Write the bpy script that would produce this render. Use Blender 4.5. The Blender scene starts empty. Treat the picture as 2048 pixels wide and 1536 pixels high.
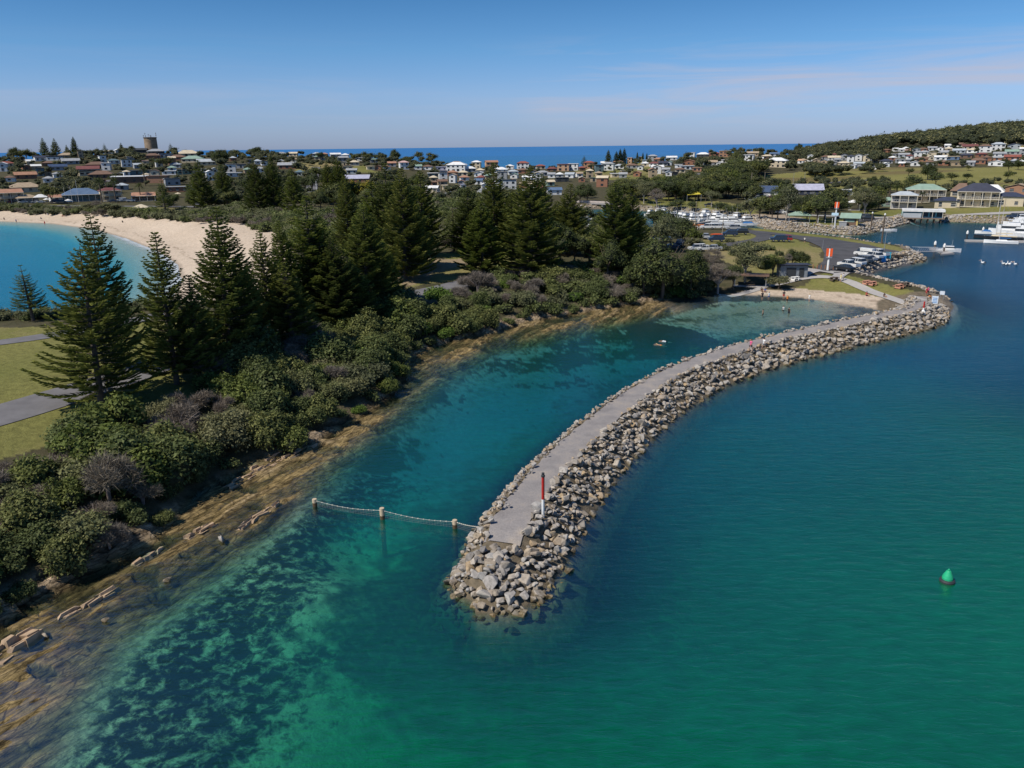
import bpy, bmesh, math, random
import numpy as np
from mathutils import Vector, Matrix, Euler
random.seed(7)
RNG = np.random.default_rng(11)
S = bpy.context.scene
COL = S.collection
R = math.radians
PI = math.pi

# ------------------------------------------------------------------ camera
H = 30.0
F = 1560.0
PITCH = math.atan(475.0 / F)
ROLL = R(0.66)
fw = np.array([0, math.cos(PITCH), -math.sin(PITCH)])
up0 = np.array([0, math.sin(PITCH), math.cos(PITCH)])
rt0 = np.array([1.0, 0, 0])
rt = rt0 * math.cos(ROLL) - up0 * math.sin(ROLL)
up = up0 * math.cos(ROLL) + rt0 * math.sin(ROLL)
CAMP = np.array([0, 0, H])
cam_d = bpy.data.cameras.new('camera')
cam = bpy.data.objects.new('camera', cam_d)
COL.objects.link(cam)
M3 = Matrix(((rt[0], up[0], -fw[0], 0), (rt[1], up[1], -fw[1], 0), (rt[2], up[2], -fw[2], H), (0, 0, 0, 1)))
cam.matrix_world = M3
cam_d.sensor_width = 36
cam_d.lens = 36 * F / 2048
cam_d.clip_start = 0.5
cam_d.clip_end = 200000
S.camera = cam
S.view_settings.view_transform = 'Standard'
S.view_settings.look = 'None'
S.view_settings.exposure = 0

def ray(px, py):
    d = fw * F + rt * (px - 1024) + up * (768 - py)
    return d / np.linalg.norm(d)

def at_z(px, py, z=0.0):
    d = ray(px, py)
    t = (z - H) / d[2]
    return CAMP + d * t

def at_Y(px, py, Y):
    d = ray(px, py)
    return CAMP + d * (Y / d[1])

def proj(p):
    v = np.asarray(p, float) - CAMP
    z = v @ fw
    return 1024 + F * (v @ rt) / z, 768 - F * (v @ up) / z, z

# ------------------------------------------------------------------ noise
def _hash(ix, iy, seed):
    n = (ix.astype(np.int64) * 374761393 + iy.astype(np.int64) * 668265263 + seed * 1274126177) & 0x7fffffff
    n = ((n ^ (n >> 13)) * 1274126177) & 0x7fffffff
    n = (n ^ (n >> 16)) & 0xffff
    return n / 65535.0

def vnoise(x, y, seed=0):
    ix = np.floor(x); iy = np.floor(y)
    fx = x - ix; fy = y - iy
    fx = fx * fx * (3 - 2 * fx); fy = fy * fy * (3 - 2 * fy)
    a = _hash(ix, iy, seed); b = _hash(ix + 1, iy, seed)
    c = _hash(ix, iy + 1, seed); d = _hash(ix + 1, iy + 1, seed)
    return (a + (b - a) * fx) * (1 - fy) + (c + (d - c) * fx) * fy

def fbm(x, y, oct=4, seed=0):
    s = 0; a = .5; t = 0
    for i in range(oct):
        s = s + a * vnoise(x, y, seed + i * 17); t += a
        x = x * 2.03 + 13.7; y = y * 2.03 + 7.1; a *= .5
    return s / t

def sstep(a, b, x):
    t = np.clip((x - a) / (b - a), 0, 1)
    return t * t * (3 - 2 * t)

# ------------------------------------------------------------------ geometry of shores
def P0(pts, z=0.0):
    return np.array([at_z(p[0], p[1], z)[:2] for p in pts])

def seg_dist(X, Y, poly, closed=True, want_t=False):
    n = len(poly)
    best = np.full(X.shape, 1e18)
    tt = np.zeros(X.shape) if want_t else None
    acc = 0
    for i in range(n if closed else n - 1):
        a = poly[i]; b = poly[(i + 1) % n]
        dx, dy = b[0] - a[0], b[1] - a[1]
        L2 = dx * dx + dy * dy + 1e-12
        t = np.clip(((X - a[0]) * dx + (Y - a[1]) * dy) / L2, 0, 1)
        d = (X - a[0] - t * dx) ** 2 + (Y - a[1] - t * dy) ** 2
        if want_t:
            m = d < best
            tt[m] = acc + t[m] * math.sqrt(L2)
            acc += math.sqrt(L2)
        best = np.minimum(best, d)
    return (np.sqrt(best), tt) if want_t else np.sqrt(best)

def inside(X, Y, poly):
    c = np.zeros(X.shape, bool)
    n = len(poly)
    j = n - 1
    for i in range(n):
        xi, yi = poly[i]; xj, yj = poly[j]
        if yi != yj:
            c ^= ((yi > Y) != (yj > Y)) & (X < (xj - xi) * (Y - yi) / (yj - yi) + xi)
        j = i
    return c

def far(u, Yr):
    return [Yr * (u - 1024) / 1630.0, Yr]

SHORE_LAGOON = [(-1500, 1900), (-300, 1400), (0, 1255), (60, 1215), (140, 1180), (230, 1120), (300, 1088), (345, 1052),
    (395, 985), (440, 965), (500, 930), (560, 915), (640, 890), (690, 850), (740, 825), (790, 795), (815, 755),
    (820, 718), (850, 700), (900, 685), (980, 668), (1060, 645), (1150, 630), (1250, 612), (1320, 604), (1390, 598),
    (1440, 589), (1520, 591), (1600, 596), (1680, 607), (1740, 617), (1785, 627), (1820, 640)]
SHORE_HOOK = [(1837, 645), (1875, 637), (1899, 627), (1908, 614), (1900, 602), (1872, 591), (1825, 581), (1754, 566),
    (1727, 556), (1737, 549), (1756, 541), (1781, 536), (1812, 530), (1850, 523), (1850, 516), (1832, 512),
    (1830, 505), (1818, 503), (1791, 500), (1761, 497), (1725, 490), (1700, 486), (1640, 479), (1580, 472),
    (1536, 468), (1500, 465), (1440, 464), (1380, 464), (1300, 464), (1255, 455), (1218, 447), (1190, 441),
    (1162, 430), (1158, 419), (1215, 418), (1262, 421), (1340, 424), (1430, 430), (1480, 438), (1510, 450),
    (1536, 457), (1600, 463), (1650, 467), (1700, 471), (1722, 470), (1748, 464), (1792, 453), (1815, 447),
    (1830, 438), (1872, 438), (1884, 443), (1920, 445), (2000, 447), (2048, 448), (2400, 456), (3200, 470)]
COAST_BACK = [far(3200, 3500), far(2200, 3200), far(2000, 2600), far(1750, 1900), far(1620, 1350), far(1560, 1150),
    far(1450, 1050), far(1300, 960), far(1100, 900), far(950, 930), far(850, 960), far(600, 1000), far(300, 1020),
    far(100, 980), far(0, 900), far(-100, 860), far(-700, 900)]
SHORE_BAY = [(-900, 441), (-300, 441), (0, 443), (100, 447), (190, 459), (255, 478), (320, 505), (355, 530), (362, 560),
    (345, 595), (310, 615), (230, 628), (130, 637), (60, 643), (0, 646), (-150, 660), (-500, 720), (-1500, 900)]
LAND = np.vstack([P0(SHORE_LAGOON), P0(SHORE_HOOK), np.array(COAST_BACK), P0(SHORE_BAY)])

# breakwater centre line (top of the gravel path)
BWZ = 2.2
BW = P0([(982, 1108), (1006, 1070), (1035, 1022), (1062, 982), (1092, 943), (1133, 901), (1182, 858), (1233, 815), (1291, 774),
    (1352, 741), (1420, 713), (1500, 690), (1580, 671), (1660, 653), (1730, 639), (1790, 628), (1830, 617),
    (1848, 608), (1848, 600), (1836, 593)], BWZ)
def resample(poly, step):
    d = np.r_[0, np.cumsum(np.hypot(*np.diff(poly, axis=0).T))]
    # smooth by Catmull-like: dense linear then moving average
    n = max(2, int(d[-1] / step))
    t = np.linspace(0, d[-1], n)
    q = np.stack([np.interp(t, d, poly[:, 0]), np.interp(t, d, poly[:, 1])], 1)
    k = 5
    for _ in range(2):
        pad = np.vstack([np.repeat(q[:1], k, 0), q, np.repeat(q[-1:], k, 0)])
        pad[:k] = 2 * q[0] - q[1:k + 1][::-1]
        pad[-k:] = 2 * q[-1] - q[-k - 1:-1][::-1]
        q = np.stack([np.convolve(pad[:, i], np.ones(2 * k + 1) / (2 * k + 1), 'valid') for i in (0, 1)], 1)
    return q
BWL = resample(BW, 1.0)

# ------------------------------------------------------------------ height control (px, py, z) or (px, py, Y-range 'r')
HC = []
def hz(*a):
    for px, py, z in a:
        p = at_z(px, py, z); HC.append((p[0], p[1], z))
def hr(*a):
    for px, py, Y in a:
        p = at_Y(px, py, Y); HC.append((p[0], p[1], p[2]))
hz((-400, 1000, 7.5), (0, 900, 7), (180, 792, 6.2), (400, 735, 6), (0, 700, 5.5), (-400, 760, 5.5), (300, 660, 5),
   (550, 620, 6), (700, 600, 5.5), (560, 780, 5), (120, 1050, 5.5), (-300, 1200, 6), (850, 545, 4.5), (1050, 560, 4.5), (1050, 600, 3.5), (1250, 540, 3.5), (1200, 580, 3),
   (850, 620, 4.5), (1500, 500, 3), (1600, 485, 2.8), (1700, 510, 2.6), (1620, 560, 2.3), (1700, 570, 2.2),
   (1840, 600, 2.2), (1400, 500, 3), (1300, 480, 2.8), (1150, 470, 3), (1000, 470, 4), (800, 470, 5), (600, 500, 6),
   (470, 500, 4), (300, 425, 4), (450, 440, 5), (560, 440, 5), (100, 422, 3.5), (-300, 418, 3.5), (700, 420, 5), (900, 420, 4.5),
   (1100, 410, 3.5), (1300, 400, 3.5), (1400, 415, 2.6), (1550, 430, 2.4), (1650, 440, 2.4), (1780, 435, 2.4), (1900, 425, 2.8), (1900, 410, 3.6),
   (2048, 430, 2.8), (2400, 430, 3), (1500, 388, 4), (1700, 400, 3), (1250, 500, 3), (2048, 412, 4.5))
hr((-300, 398, 440), (0, 407, 430), (300, 407, 430), (150, 372, 520), (150, 346, 620), (150, 325, 700), (150, 311, 790),
   (300, 303, 810), (450, 313, 770), (-20, 322, 740), (-400, 335, 700), (400, 345, 620), (400, 375, 510), (300, 325, 700),
   (620, 312, 790), (620, 340, 640), (620, 380, 500), (820, 322, 790), (820, 346, 650), (820, 382, 500),
   (1000, 337, 770), (1000, 370, 560), (1150, 335, 780), (1150, 358, 600), (1300, 323, 820), (1300, 345, 650),
   (1300, 372, 500), (1450, 303, 920), (1450, 325, 750), (1450, 352, 600), (1580, 297, 1080), (1580, 330, 750),
   (1580, 370, 540), (1700, 332, 760), (1700, 315, 900), (1700, 295, 1300), (1700, 372, 520), (1800, 272, 1500),
   (1800, 300, 950), (1800, 330, 680), (2040, 254, 1500), (1900, 263, 1500), (1900, 337, 620), (1900, 316, 720), (1900, 296, 850),
   (2040, 291, 800), (2040, 272, 1000), (2040, 332, 640), (1900, 376, 450), (2040, 372, 450), (1760, 376, 470),
   (2500, 330, 640), (2500, 285, 900), (2500, 235, 1500), (2500, 375, 430))
for u, Yr, z in [(0, 880, 10), (300, 960, 10), (600, 950, 8), (850, 900, 6), (1100, 870, 5), (1300, 930, 8), (1450, 1020, 10),
                 (1600, 1300, 15), (1800, 1900, 25), (2000, 2200, 30), (2600, 2500, 40), (-700, 860, 10)]:
    x, y = far(u, Yr); HC.append((x, y, z))
HC = np.array(HC)
def _uv(X, Y):
    r = np.hypot(X, Y)
    return np.arctan2(X, Y) * 1.0, np.log(np.maximum(r, 5.0)) * 0.9
_hu, _hv = _uv(HC[:, 0], HC[:, 1])
def _phi(d2):
    return np.sqrt(d2 + 0.0016)
_A = _phi((_hu[:, None] - _hu[None]) ** 2 + (_hv[:, None] - _hv[None]) ** 2)
_W = np.linalg.solve(_A + np.eye(len(HC)) * 1e-4, HC[:, 2] - 5.0)
def zbase(X, Y):
    u, v = _uv(X, Y)
    z = np.full(X.shape, 5.0)
    for i in range(len(HC)):
        z = z + _W[i] * _phi((u - _hu[i]) ** 2 + (v - _hv[i]) ** 2)
    return np.maximum(z, 1.2)

# ------------------------------------------------------------------ depth control (px, py, depth) and water colour
DC = np.array([(p[0], p[1], d, r, g, b) for (px, py, d, r, g, b) in [
    (0, 1300, .15, 20, 60, 50), (0, 1400, .5, 20, 70, 60), (0, 1536, .6, 15, 75, 60), (150, 1215, .15, 20, 70, 60), (200, 1320, .7, 20, 80, 68),
    (220, 1450, .8, 8, 58, 44), (400, 1060, .2, 20, 80, 68), (380, 1150, .8, 12, 58, 44), (400, 1300, 1.3, 5, 60, 46), (400, 1500, 1.3, 5, 58, 46),
    (550, 980, .35, 20, 80, 70), (600, 1060, 1.2, 5, 64, 58), (650, 1150, 1.3, 5, 108, 92), (620, 1010, .6, 10, 64, 56),
    (700, 930, 1.6, 5, 82, 90), (700, 1050, 3.2, 0, 84, 90), (680, 890, .5, 20, 80, 80), (760, 850, .6, 10, 80, 80),
    (850, 780, 1.0, 10, 85, 85), (880, 715, .35, 30, 85, 75), (1000, 690, .7, 20, 90, 85), (1200, 645, .5, 30, 90, 75), (1380, 610, .35, 50, 90, 70),
    (1000, 800, 3.2, 5, 86, 104), (900, 880, 3.5, 0, 90, 102), (1100, 740, 2.4, 8, 84, 92), (1300, 690, 2.0, 8, 84, 84), (1200, 780, 3, 5, 80, 98),
    (1500, 640, .7, 35, 95, 95), (1650, 630, .4, 55, 95, 105), (1740, 632, .3, 65, 95, 105), (1420, 690, 1.5, 12, 88, 92), (1600, 655, .8, 30, 92, 100),
    (1010, 1240, 3.2, 0, 52, 54), (1120, 1170, 3.6, 0, 50, 56), (890, 1170, 3.0, 0, 62, 60), (1180, 1060, 4.5, 0, 50, 62), (880, 1010, 3.6, 0, 88, 92), (800, 1120, 2.8, 0, 100, 90), (700, 1250, 2.3, 0, 104, 90), (600, 1400, 2.0, 0, 98, 84), (800, 1500, 4.5, 0, 96, 82),
    (900, 1350, 4.5, 0, 88, 80), (1200, 1300, 6, 0, 80, 80), (1200, 1536, 7, 0, 90, 78), (1500, 1500, 8, 0, 92, 80), (2048, 1536, 8, 0, 88, 72),
    (1500, 1100, 8, 0, 84, 84), (1300, 950, 7, 0, 70, 88), (1500, 900, 8, 0, 78, 90), (2000, 1100, 7, 0, 92, 76), (1800, 900, 8, 0, 80, 84), (2048, 880, 8, 0, 82, 74),
    (1500, 780, 8, 0, 76, 108), (1800, 760, 8, 0, 77, 105), (2048, 780, 8, 0, 60, 84), (1700, 690, 7, 0, 72, 112), (2000, 680, 8, 0, 70, 108),
    (1950, 600, 7, 5, 70, 115), (1850, 550, 5, 8, 68, 114), (2000, 500, 6, 12, 64, 120), (1850, 470, 5, 22, 66, 100), (1600, 466, 3, 30, 70, 90),
    (1400, 445, 3, 40, 70, 95), (1190, 430, 3, 60, 100, 140), (0, 470, 2.5, 50, 118, 175), (0, 520, 3.5, 32, 112, 172), (0, 620, 3.5, 30, 100, 145),
    (200, 520, 2.6, 45, 118, 172), (300, 560, 1.6, 75, 125, 165), (340, 575, .5, 110, 130, 145), (-300, 560, 5, 20, 105, 165), (230, 600, 2.2, 35, 108, 150),
    (1000, 900, 3.8, 0, 92, 98), (2300, 1200, 8, 0, 95, 75)]
    for p in [at_z(px, py)]])
_du, _dv = _uv(DC[:, 0], DC[:, 1])
_B = _phi((_du[:, None] - _du[None]) ** 2 + (_dv[:, None] - _dv[None]) ** 2)
_DW = np.linalg.solve(_B + np.eye(len(DC)) * 2e-3, DC[:, 2:] - np.array([3, 0, 80, 85]))
def depth_col(X, Y):
    u, v = _uv(X, Y)
    out = np.zeros(X.shape + (4,)) + np.array([3, 0, 80, 85])
    for i in range(len(DC)):
        out += _phi((u - _du[i]) ** 2 + (v - _dv[i]) ** 2)[..., None] * _DW[i]
    return out

def lin(c):
    c = np.clip(np.asarray(c, float) / 255.0, 0, 1)
    return np.where(c <= .04045, c / 12.92, ((c + .055) / 1.055) ** 2.4)

SHELF_DIR = P0([(0, 1400), (640, 1005)]); SHELF_DIR = SHELF_DIR[1] - SHELF_DIR[0]; SHELF_DIR = SHELF_DIR / np.linalg.norm(SHELF_DIR)
ROCK_ZONE = P0([(-900, 1500), (-300, 1330), (0, 1180), (300, 1030), (400, 960), (640, 850), (780, 770), (800, 700), (1000, 640), (1250, 600),
                (1400, 590), (1500, 606), (1300, 640), (1000, 705), (900, 770), (760, 900), (640, 1010), (600, 1050), (460, 1160), (300, 1280), (220, 1420), (120, 1640), (-500, 1900)])
BEACH_LINE = P0([(1395, 597), (1440, 589), (1520, 591), (1600, 596), (1680, 607), (1740, 617), (1785, 627)])
BAY_LINE = P0([(-900, 441), (-300, 441), (0, 443), (100, 447), (190, 459), (255, 478), (320, 505), (355, 530), (362, 560), (345, 595)])
CUT_ROCK = P0(SHORE_HOOK[:-1])

def height(X, Y, full=True):
    """terrain / seabed height"""
    d = seg_dist(X, Y, LAND)
    ins = inside(X, Y, LAND)
    sd = np.where(ins, d, -d)
    zb = zbase(X, Y)
    # shore steepness: beaches gentle, armoured banks steep
    db = np.minimum(seg_dist(X, Y, BEACH_LINE, False), seg_dist(X, Y, BAY_LINE, False))
    dh = seg_dist(X, Y, CUT_ROCK, False)
    beach = 1 - sstep(3, 12, db - np.abs(sd) * .6)
    bank = (1 - sstep(4, 10, dh)) * (1 - beach)
    slope = .35 + bank * .4 - beach * .27
    zl = np.where(sd > 0, zb * (1 - np.exp(-sd * slope / np.maximum(zb, .5) * 1.4)), 0)
    dc = depth_col(X, Y)
    dep = np.clip(dc[..., 0], .12, 12)
    dep = np.minimum(dep, .08 + (-sd) * (.12 + .25 * (1 - beach)) * (1 - .6 * beach))
    dep = np.where(np.hypot(X, Y) > 480, np.minimum((-sd) * .1, 12), dep)
    # rock shelf ribs
    rz = inside(X, Y, ROCK_ZONE)
    drz = seg_dist(X, Y, ROCK_ZONE)
    dep = dep * (1 - .80 * np.where(rz, sstep(0, 6, drz), 0))
    z = np.where(sd > 0, zl, -np.maximum(dep, .02))
    rk = np.where(rz, sstep(0, 3, drz), 0) * (1 - beach)
    a = X * SHELF_DIR[0] + Y * SHELF_DIR[1]
    b = -X * SHELF_DIR[1] + Y * SHELF_DIR[0]
    bb = b + (fbm(a * .12, b * .12, 3, 5) - .5) * 3
    rib = vnoise(a * .13, bb * 1.15, 21) * .55 + vnoise(a * .3, bb * 2.6, 22) * .3 + vnoise(a * 1.1, b * 2.2, 23) * .15
    crack = vnoise(a * .8, bb * .3, 24)
    rib = rib - .25 * (crack > .8)
    amp = rk * np.where(sd > 4, .0, np.where(sd > 0, .55, .66))
    amp = amp * sstep(60, 40, np.maximum(sd, 0) * 10)
    z = z + (rib - .46) * amp * 1.35
    # lumpy reef further out
    reef = fbm(X * .35, Y * .35, 4, 31)
    # breakwater
    dB, tB = seg_dist(X, Y, BWL, False, True)
    # side: cross product with nearest tangent (approx by sampling)
    side = bw_side(X, Y)
    wi = 1.75
    run = np.where(side > 0, 1.9, 3.1)
    wi = wi * (.5 + .5 * sstep(0, 7, tB))
    run = run * (1 - .45 * sstep(25, 60, tB) * (side > 0))
    top = BWZ * (.62 + .38 * sstep(0, 6, tB))
    zz = np.where(dB < wi, top, top - (dB - wi) / run * top)
    zz = np.where(zz < 0, zz * 1.5, zz)
    z = np.maximum(z, np.where(dB < 16, zz, -99))
    if full:
        return z, sd, dep, rk, beach, bank, dB, rib, dc
    return z

_tan = np.gradient(BWL, axis=0)
_tan = _tan / np.linalg.norm(_tan, axis=1)[:, None]
def bw_side(X, Y):
    """+1 on the lagoon side (left going from the tip), -1 outside"""
    best = np.full(X.shape, 1e18); s = np.zeros(X.shape)
    for i in range(0, len(BWL), 2):
        dx = X - BWL[i, 0]; dy = Y - BWL[i, 1]
        d = dx * dx + dy * dy
        m = d < best
        c = _tan[i, 0] * dy - _tan[i, 1] * dx
        best = np.where(m, d, best); s = np.where(m, c, s)
    return np.sign(s)

# cached terrain lookup on the polar grid
NA, NR = 980, 900
AZ = np.linspace(R(-47), R(47), NA)
LR = np.linspace(math.log(17.0), math.log(3800.0), NR)
gA, gR = np.meshgrid(AZ, np.exp(LR))
GX = np.sin(gA) * gR; GY = np.cos(gA) * gR
ZT, SD, DEP, RK, BEACHM, BANKM, DBW, RIB, DCC = height(GX, GY)
def ground(x, y):
    r = math.hypot(x, y); a = math.atan2(x, y)
    fi = (a - AZ[0]) / (AZ[1] - AZ[0]); fj = (math.log(max(r, 17.01)) - LR[0]) / (LR[1] - LR[0])
    i = int(min(max(fi, 0), NA - 2)); j = int(min(max(fj, 0), NR - 2))
    u = min(max(fi - i, 0), 1); v = min(max(fj - j, 0), 1)
    return float((ZT[j, i] * (1 - u) + ZT[j, i + 1] * u) * (1 - v) + (ZT[j + 1, i] * (1 - u) + ZT[j + 1, i + 1] * u) * v)
def sdist(x, y):
    r = math.hypot(x, y); a = math.atan2(x, y)
    i = int(min(max((a - AZ[0]) / (AZ[1] - AZ[0]), 0), NA - 1)); j = int(min(max((math.log(max(r, 17.01)) - LR[0]) / (LR[1] - LR[0]), 0), NR - 1))
    return float(SD[j, i])
def on_ground(px, py, zmin=-50, start=20):
    """first hit of the pixel's ray with the terrain"""
    d = ray(px, py)
    hl = math.hypot(d[0], d[1])
    t = start; last = None
    while t < 3500:
        p = CAMP + d * (t / hl)
        g = max(ground(p[0], p[1]), zmin)
        if p[2] <= g:
            lo = last if last else t; hi = t
            for _ in range(14):
                m = (lo + hi) / 2; q = CAMP + d * (m / hl)
                if q[2] <= max(ground(q[0], q[1]), zmin): hi = m
                else: lo = m
            q = CAMP + d * (hi / hl)
            return Vector((q[0], q[1], max(ground(q[0], q[1]), zmin)))
        last = t
        t *= 1.006
    return None

# ------------------------------------------------------------------ object helpers
def tag(o, label=None, cat=None, group=None, kind=None):
    if label: o['label'] = label
    if cat: o['category'] = cat
    if group: o['group'] = group
    if kind: o['kind'] = kind
    return o

def mesh_from(name, V, Fc, mats=None, smooth=False):
    me = bpy.data.meshes.new(name)
    V = np.asarray(V, dtype=np.float32)
    if isinstance(Fc, np.ndarray):
        k = Fc.shape[1]; nf = len(Fc)
        me.vertices.add(len(V)); me.vertices.foreach_set('co', V.ravel())
        me.loops.add(nf * k); me.loops.foreach_set('vertex_index', Fc.astype(np.int32).ravel())
        me.polygons.add(nf)
        me.polygons.foreach_set('loop_start', np.arange(0, nf * k, k, dtype=np.int32))
        me.update(calc_edges=True)
        me.polygons.foreach_set('use_smooth', np.full(nf, smooth))
    else:
        me.from_pydata([tuple(map(float, v)) for v in V], [], Fc)
        if smooth:
            me.polygons.foreach_set('use_smooth', np.ones(len(me.polygons), bool))
    for m in (mats or []):
        me.materials.append(m)
    return me

def link(name, me, parent=None, loc=None, rotz=0.0, scale=None):
    o = bpy.data.objects.new(name, me)
    COL.objects.link(o)
    if parent: o.parent = parent
    if loc is not None: o.location = loc
    if rotz: o.rotation_euler = (0, 0, rotz)
    if scale is not None: o.scale = scale if hasattr(scale, '__len__') else (scale,) * 3
    return o

def empty(name, loc, rotz=0.0, label=None, cat=None, group=None, scale=None):
    o = link(name, None, None, loc, rotz, scale)
    o.empty_display_size = 0.3
    return tag(o, label, cat, group)

def copy_tree(src, kids, loc, rotz=0.0, scale=None, label=None, group=None):
    r = src.copy(); COL.objects.link(r)
    r.location = loc; r.rotation_euler = (0, 0, rotz)
    if scale is not None: r.scale = scale if hasattr(scale, '__len__') else (scale,) * 3
    if label: r['label'] = label
    if group: r['group'] = group
    for ch, sub in kids:
        c = ch.copy(); COL.objects.link(c); c.parent = r
        for g in sub:
            gg = g.copy(); COL.objects.link(gg); gg.parent = c
    return r

class MB:
    """collects primitives into one mesh"""
    def __init__(s): s.v = []; s.f = []; s.mi = []
    def add(s, V, Fs, mi=0):
        b = len(s.v); s.v += [tuple(map(float, v)) for v in V]
        s.f += [tuple(i + b for i in f) for f in Fs]; s.mi += [mi] * len(Fs); return s
    def box(s, c, d, rz=0.0, mi=0, taper=1.0):
        x, y, z = d[0] / 2, d[1] / 2, d[2] / 2
        V = []
        for k, zz in ((1, -z), (taper, z)):
            for sx, sy in ((-1, -1), (1, -1), (1, 1), (-1, 1)):
                px, py = sx * x * k, sy * y * k
                V.append((c[0] + px * math.cos(rz) - py * math.sin(rz), c[1] + px * math.sin(rz) + py * math.cos(rz), c[2] + zz))
        return s.add(V, [(3, 2, 1, 0), (4, 5, 6, 7), (0, 1, 5, 4), (1, 2, 6, 5), (2, 3, 7, 6), (3, 0, 4, 7)], mi)
    def tube(s, a, b, r0, r1=None, n=8, mi=0, cap=True):
        a = Vector(a); b = Vector(b); r1 = r0 if r1 is None else r1
        d = (b - a).normalized(); u = d.orthogonal().normalized(); w = d.cross(u)
        V = []
        for p, r in ((a, r0), (b, r1)):
            for i in range(n):
                t = 2 * PI * i / n
                V.append(p + (u * math.cos(t) + w * math.sin(t)) * r)
        Fs = [(i, (i + 1) % n, n + (i + 1) % n, n + i) for i in range(n)]
        if cap: Fs += [tuple(range(n))[::-1], tuple(range(n, 2 * n))]
        return s.add(V, Fs, mi)
    def lathe(s, prof, n=12, c=(0, 0, 0), mi=0):
        V = []; Fs = []
        for r, z in prof:
            for i in range(n):
                t = 2 * PI * i / n; V.append((c[0] + r * math.cos(t), c[1] + r * math.sin(t), c[2] + z))
        for k in range(len(prof) - 1):
            for i in range(n):
                Fs.append((k * n + i, k * n + (i + 1) % n, (k + 1) * n + (i + 1) % n, (k + 1) * n + i))
        Fs.append(tuple(range(n))[::-1]); Fs.append(tuple(range((len(prof) - 1) * n, len(prof) * n)))
        return s.add(V, Fs, mi)
    def loft(s, rings, mi=0, cap=True):
        """rings: list of equal-length closed loops"""
        n = len(rings[0]); V = [p for r in rings for p in r]; Fs = []
        for k in range(len(rings) - 1):
            for i in range(n):
                Fs.append((k * n + i, k * n + (i + 1) % n, (k + 1) * n + (i + 1) % n, (k + 1) * n + i))
        if cap: Fs += [tuple(range(n))[::-1], tuple(range((len(rings) - 1) * n, len(rings) * n))]
        return s.add(V, Fs, mi)
    def quad(s, a, b, c, d, mi=0): return s.add([a, b, c, d], [(0, 1, 2, 3)], mi)
    def mesh(s, name, mats, smooth=False):
        me = bpy.data.meshes.new(name); me.from_pydata(s.v, [], s.f)
        mats = mats if isinstance(mats, (list, tuple)) else [mats]
        for m in mats: me.materials.append(m)
        if len(mats) > 1: me.polygons.foreach_set('material_index', s.mi)
        if smooth: me.polygons.foreach_set('use_smooth', [True] * len(s.f))
        me.update(); return me
    def build(s, name, mats, parent=None, loc=None, rotz=0.0, smooth=False):
        return link(name, s.mesh(name, mats, smooth), parent, loc, rotz)

# ------------------------------------------------------------------ materials
class NT:
    def __init__(s, name):
        s.m = bpy.data.materials.new(name); s.m.use_nodes = True
        s.t = s.m.node_tree; s.t.nodes.clear()
        s.out = s.t.nodes.new('ShaderNodeOutputMaterial')
    def n(s, typ, ins=None, **kw):
        nd = s.t.nodes.new(typ)
        for k, v in kw.items(): setattr(nd, k, v)
        for k, v in (ins or {}).items():
            if isinstance(v, bpy.types.NodeSocket): s.t.links.new(v, nd.inputs[k])
            else: nd.inputs[k].default_value = v
        return nd
    def ramp(s, fac, stops):
        nd = s.t.nodes.new('ShaderNodeValToRGB'); s.t.links.new(fac, nd.inputs[0])
        e = nd.color_ramp.elements
        while len(e) < len(stops): e.new(.5)
        for i, (p, c) in enumerate(stops):
            e[i].position = p; e[i].color = (*c, 1) if hasattr(c, '__len__') else (c, c, c, 1)
        return nd.outputs[0]
    def mix(s, fac, a, b, blend='MIX'):
        nd = s.t.nodes.new('ShaderNodeMix'); nd.data_type = 'RGBA'; nd.blend_type = blend
        for k, v in ((0, fac), (6, a), (7, b)):
            if isinstance(v, bpy.types.NodeSocket): s.t.links.new(v, nd.inputs[k])
            else: nd.inputs[k].default_value = v if k == 0 else ((*v, 1) if len(v) == 3 else v)
        return nd.outputs[2]

def simple(name, col, rough=.7, metal=0.0, noise=.18, scale=3.0, rand=0.0, bump=0.0, spec=.3):
    t = NT(name)
    tc = t.n('ShaderNodeTexCoord')
    nz = t.n('ShaderNodeTexNoise', {'Vector': tc.outputs['Object'], 'Scale': scale, 'Detail': 5.0, 'Roughness': .65})
    f = t.ramp(nz.outputs[0], [(.3, 1 - noise), (.7, 1 + noise)])
    c = t.mix(1.0, col, f, 'MULTIPLY')
    if rand:
        oi = t.n('ShaderNodeObjectInfo')
        f2 = t.ramp(oi.outputs['Random'], [(0, 1 - rand), (1, 1 + rand)])
        c = t.mix(1.0, c, f2, 'MULTIPLY')
    b = t.n('ShaderNodeBsdfPrincipled', {'Base Color': c, 'Roughness': rough, 'Metallic': metal, 'Specular IOR Level': spec})
    if bump:
        bp = t.n('ShaderNodeBump', {'Height': nz.outputs[0], 'Strength': bump, 'Distance': .1})
        t.t.links.new(bp.outputs[0], b.inputs['Normal'])
    t.t.links.new(b.outputs[0], t.out.inputs[0])
    return t.m
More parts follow.
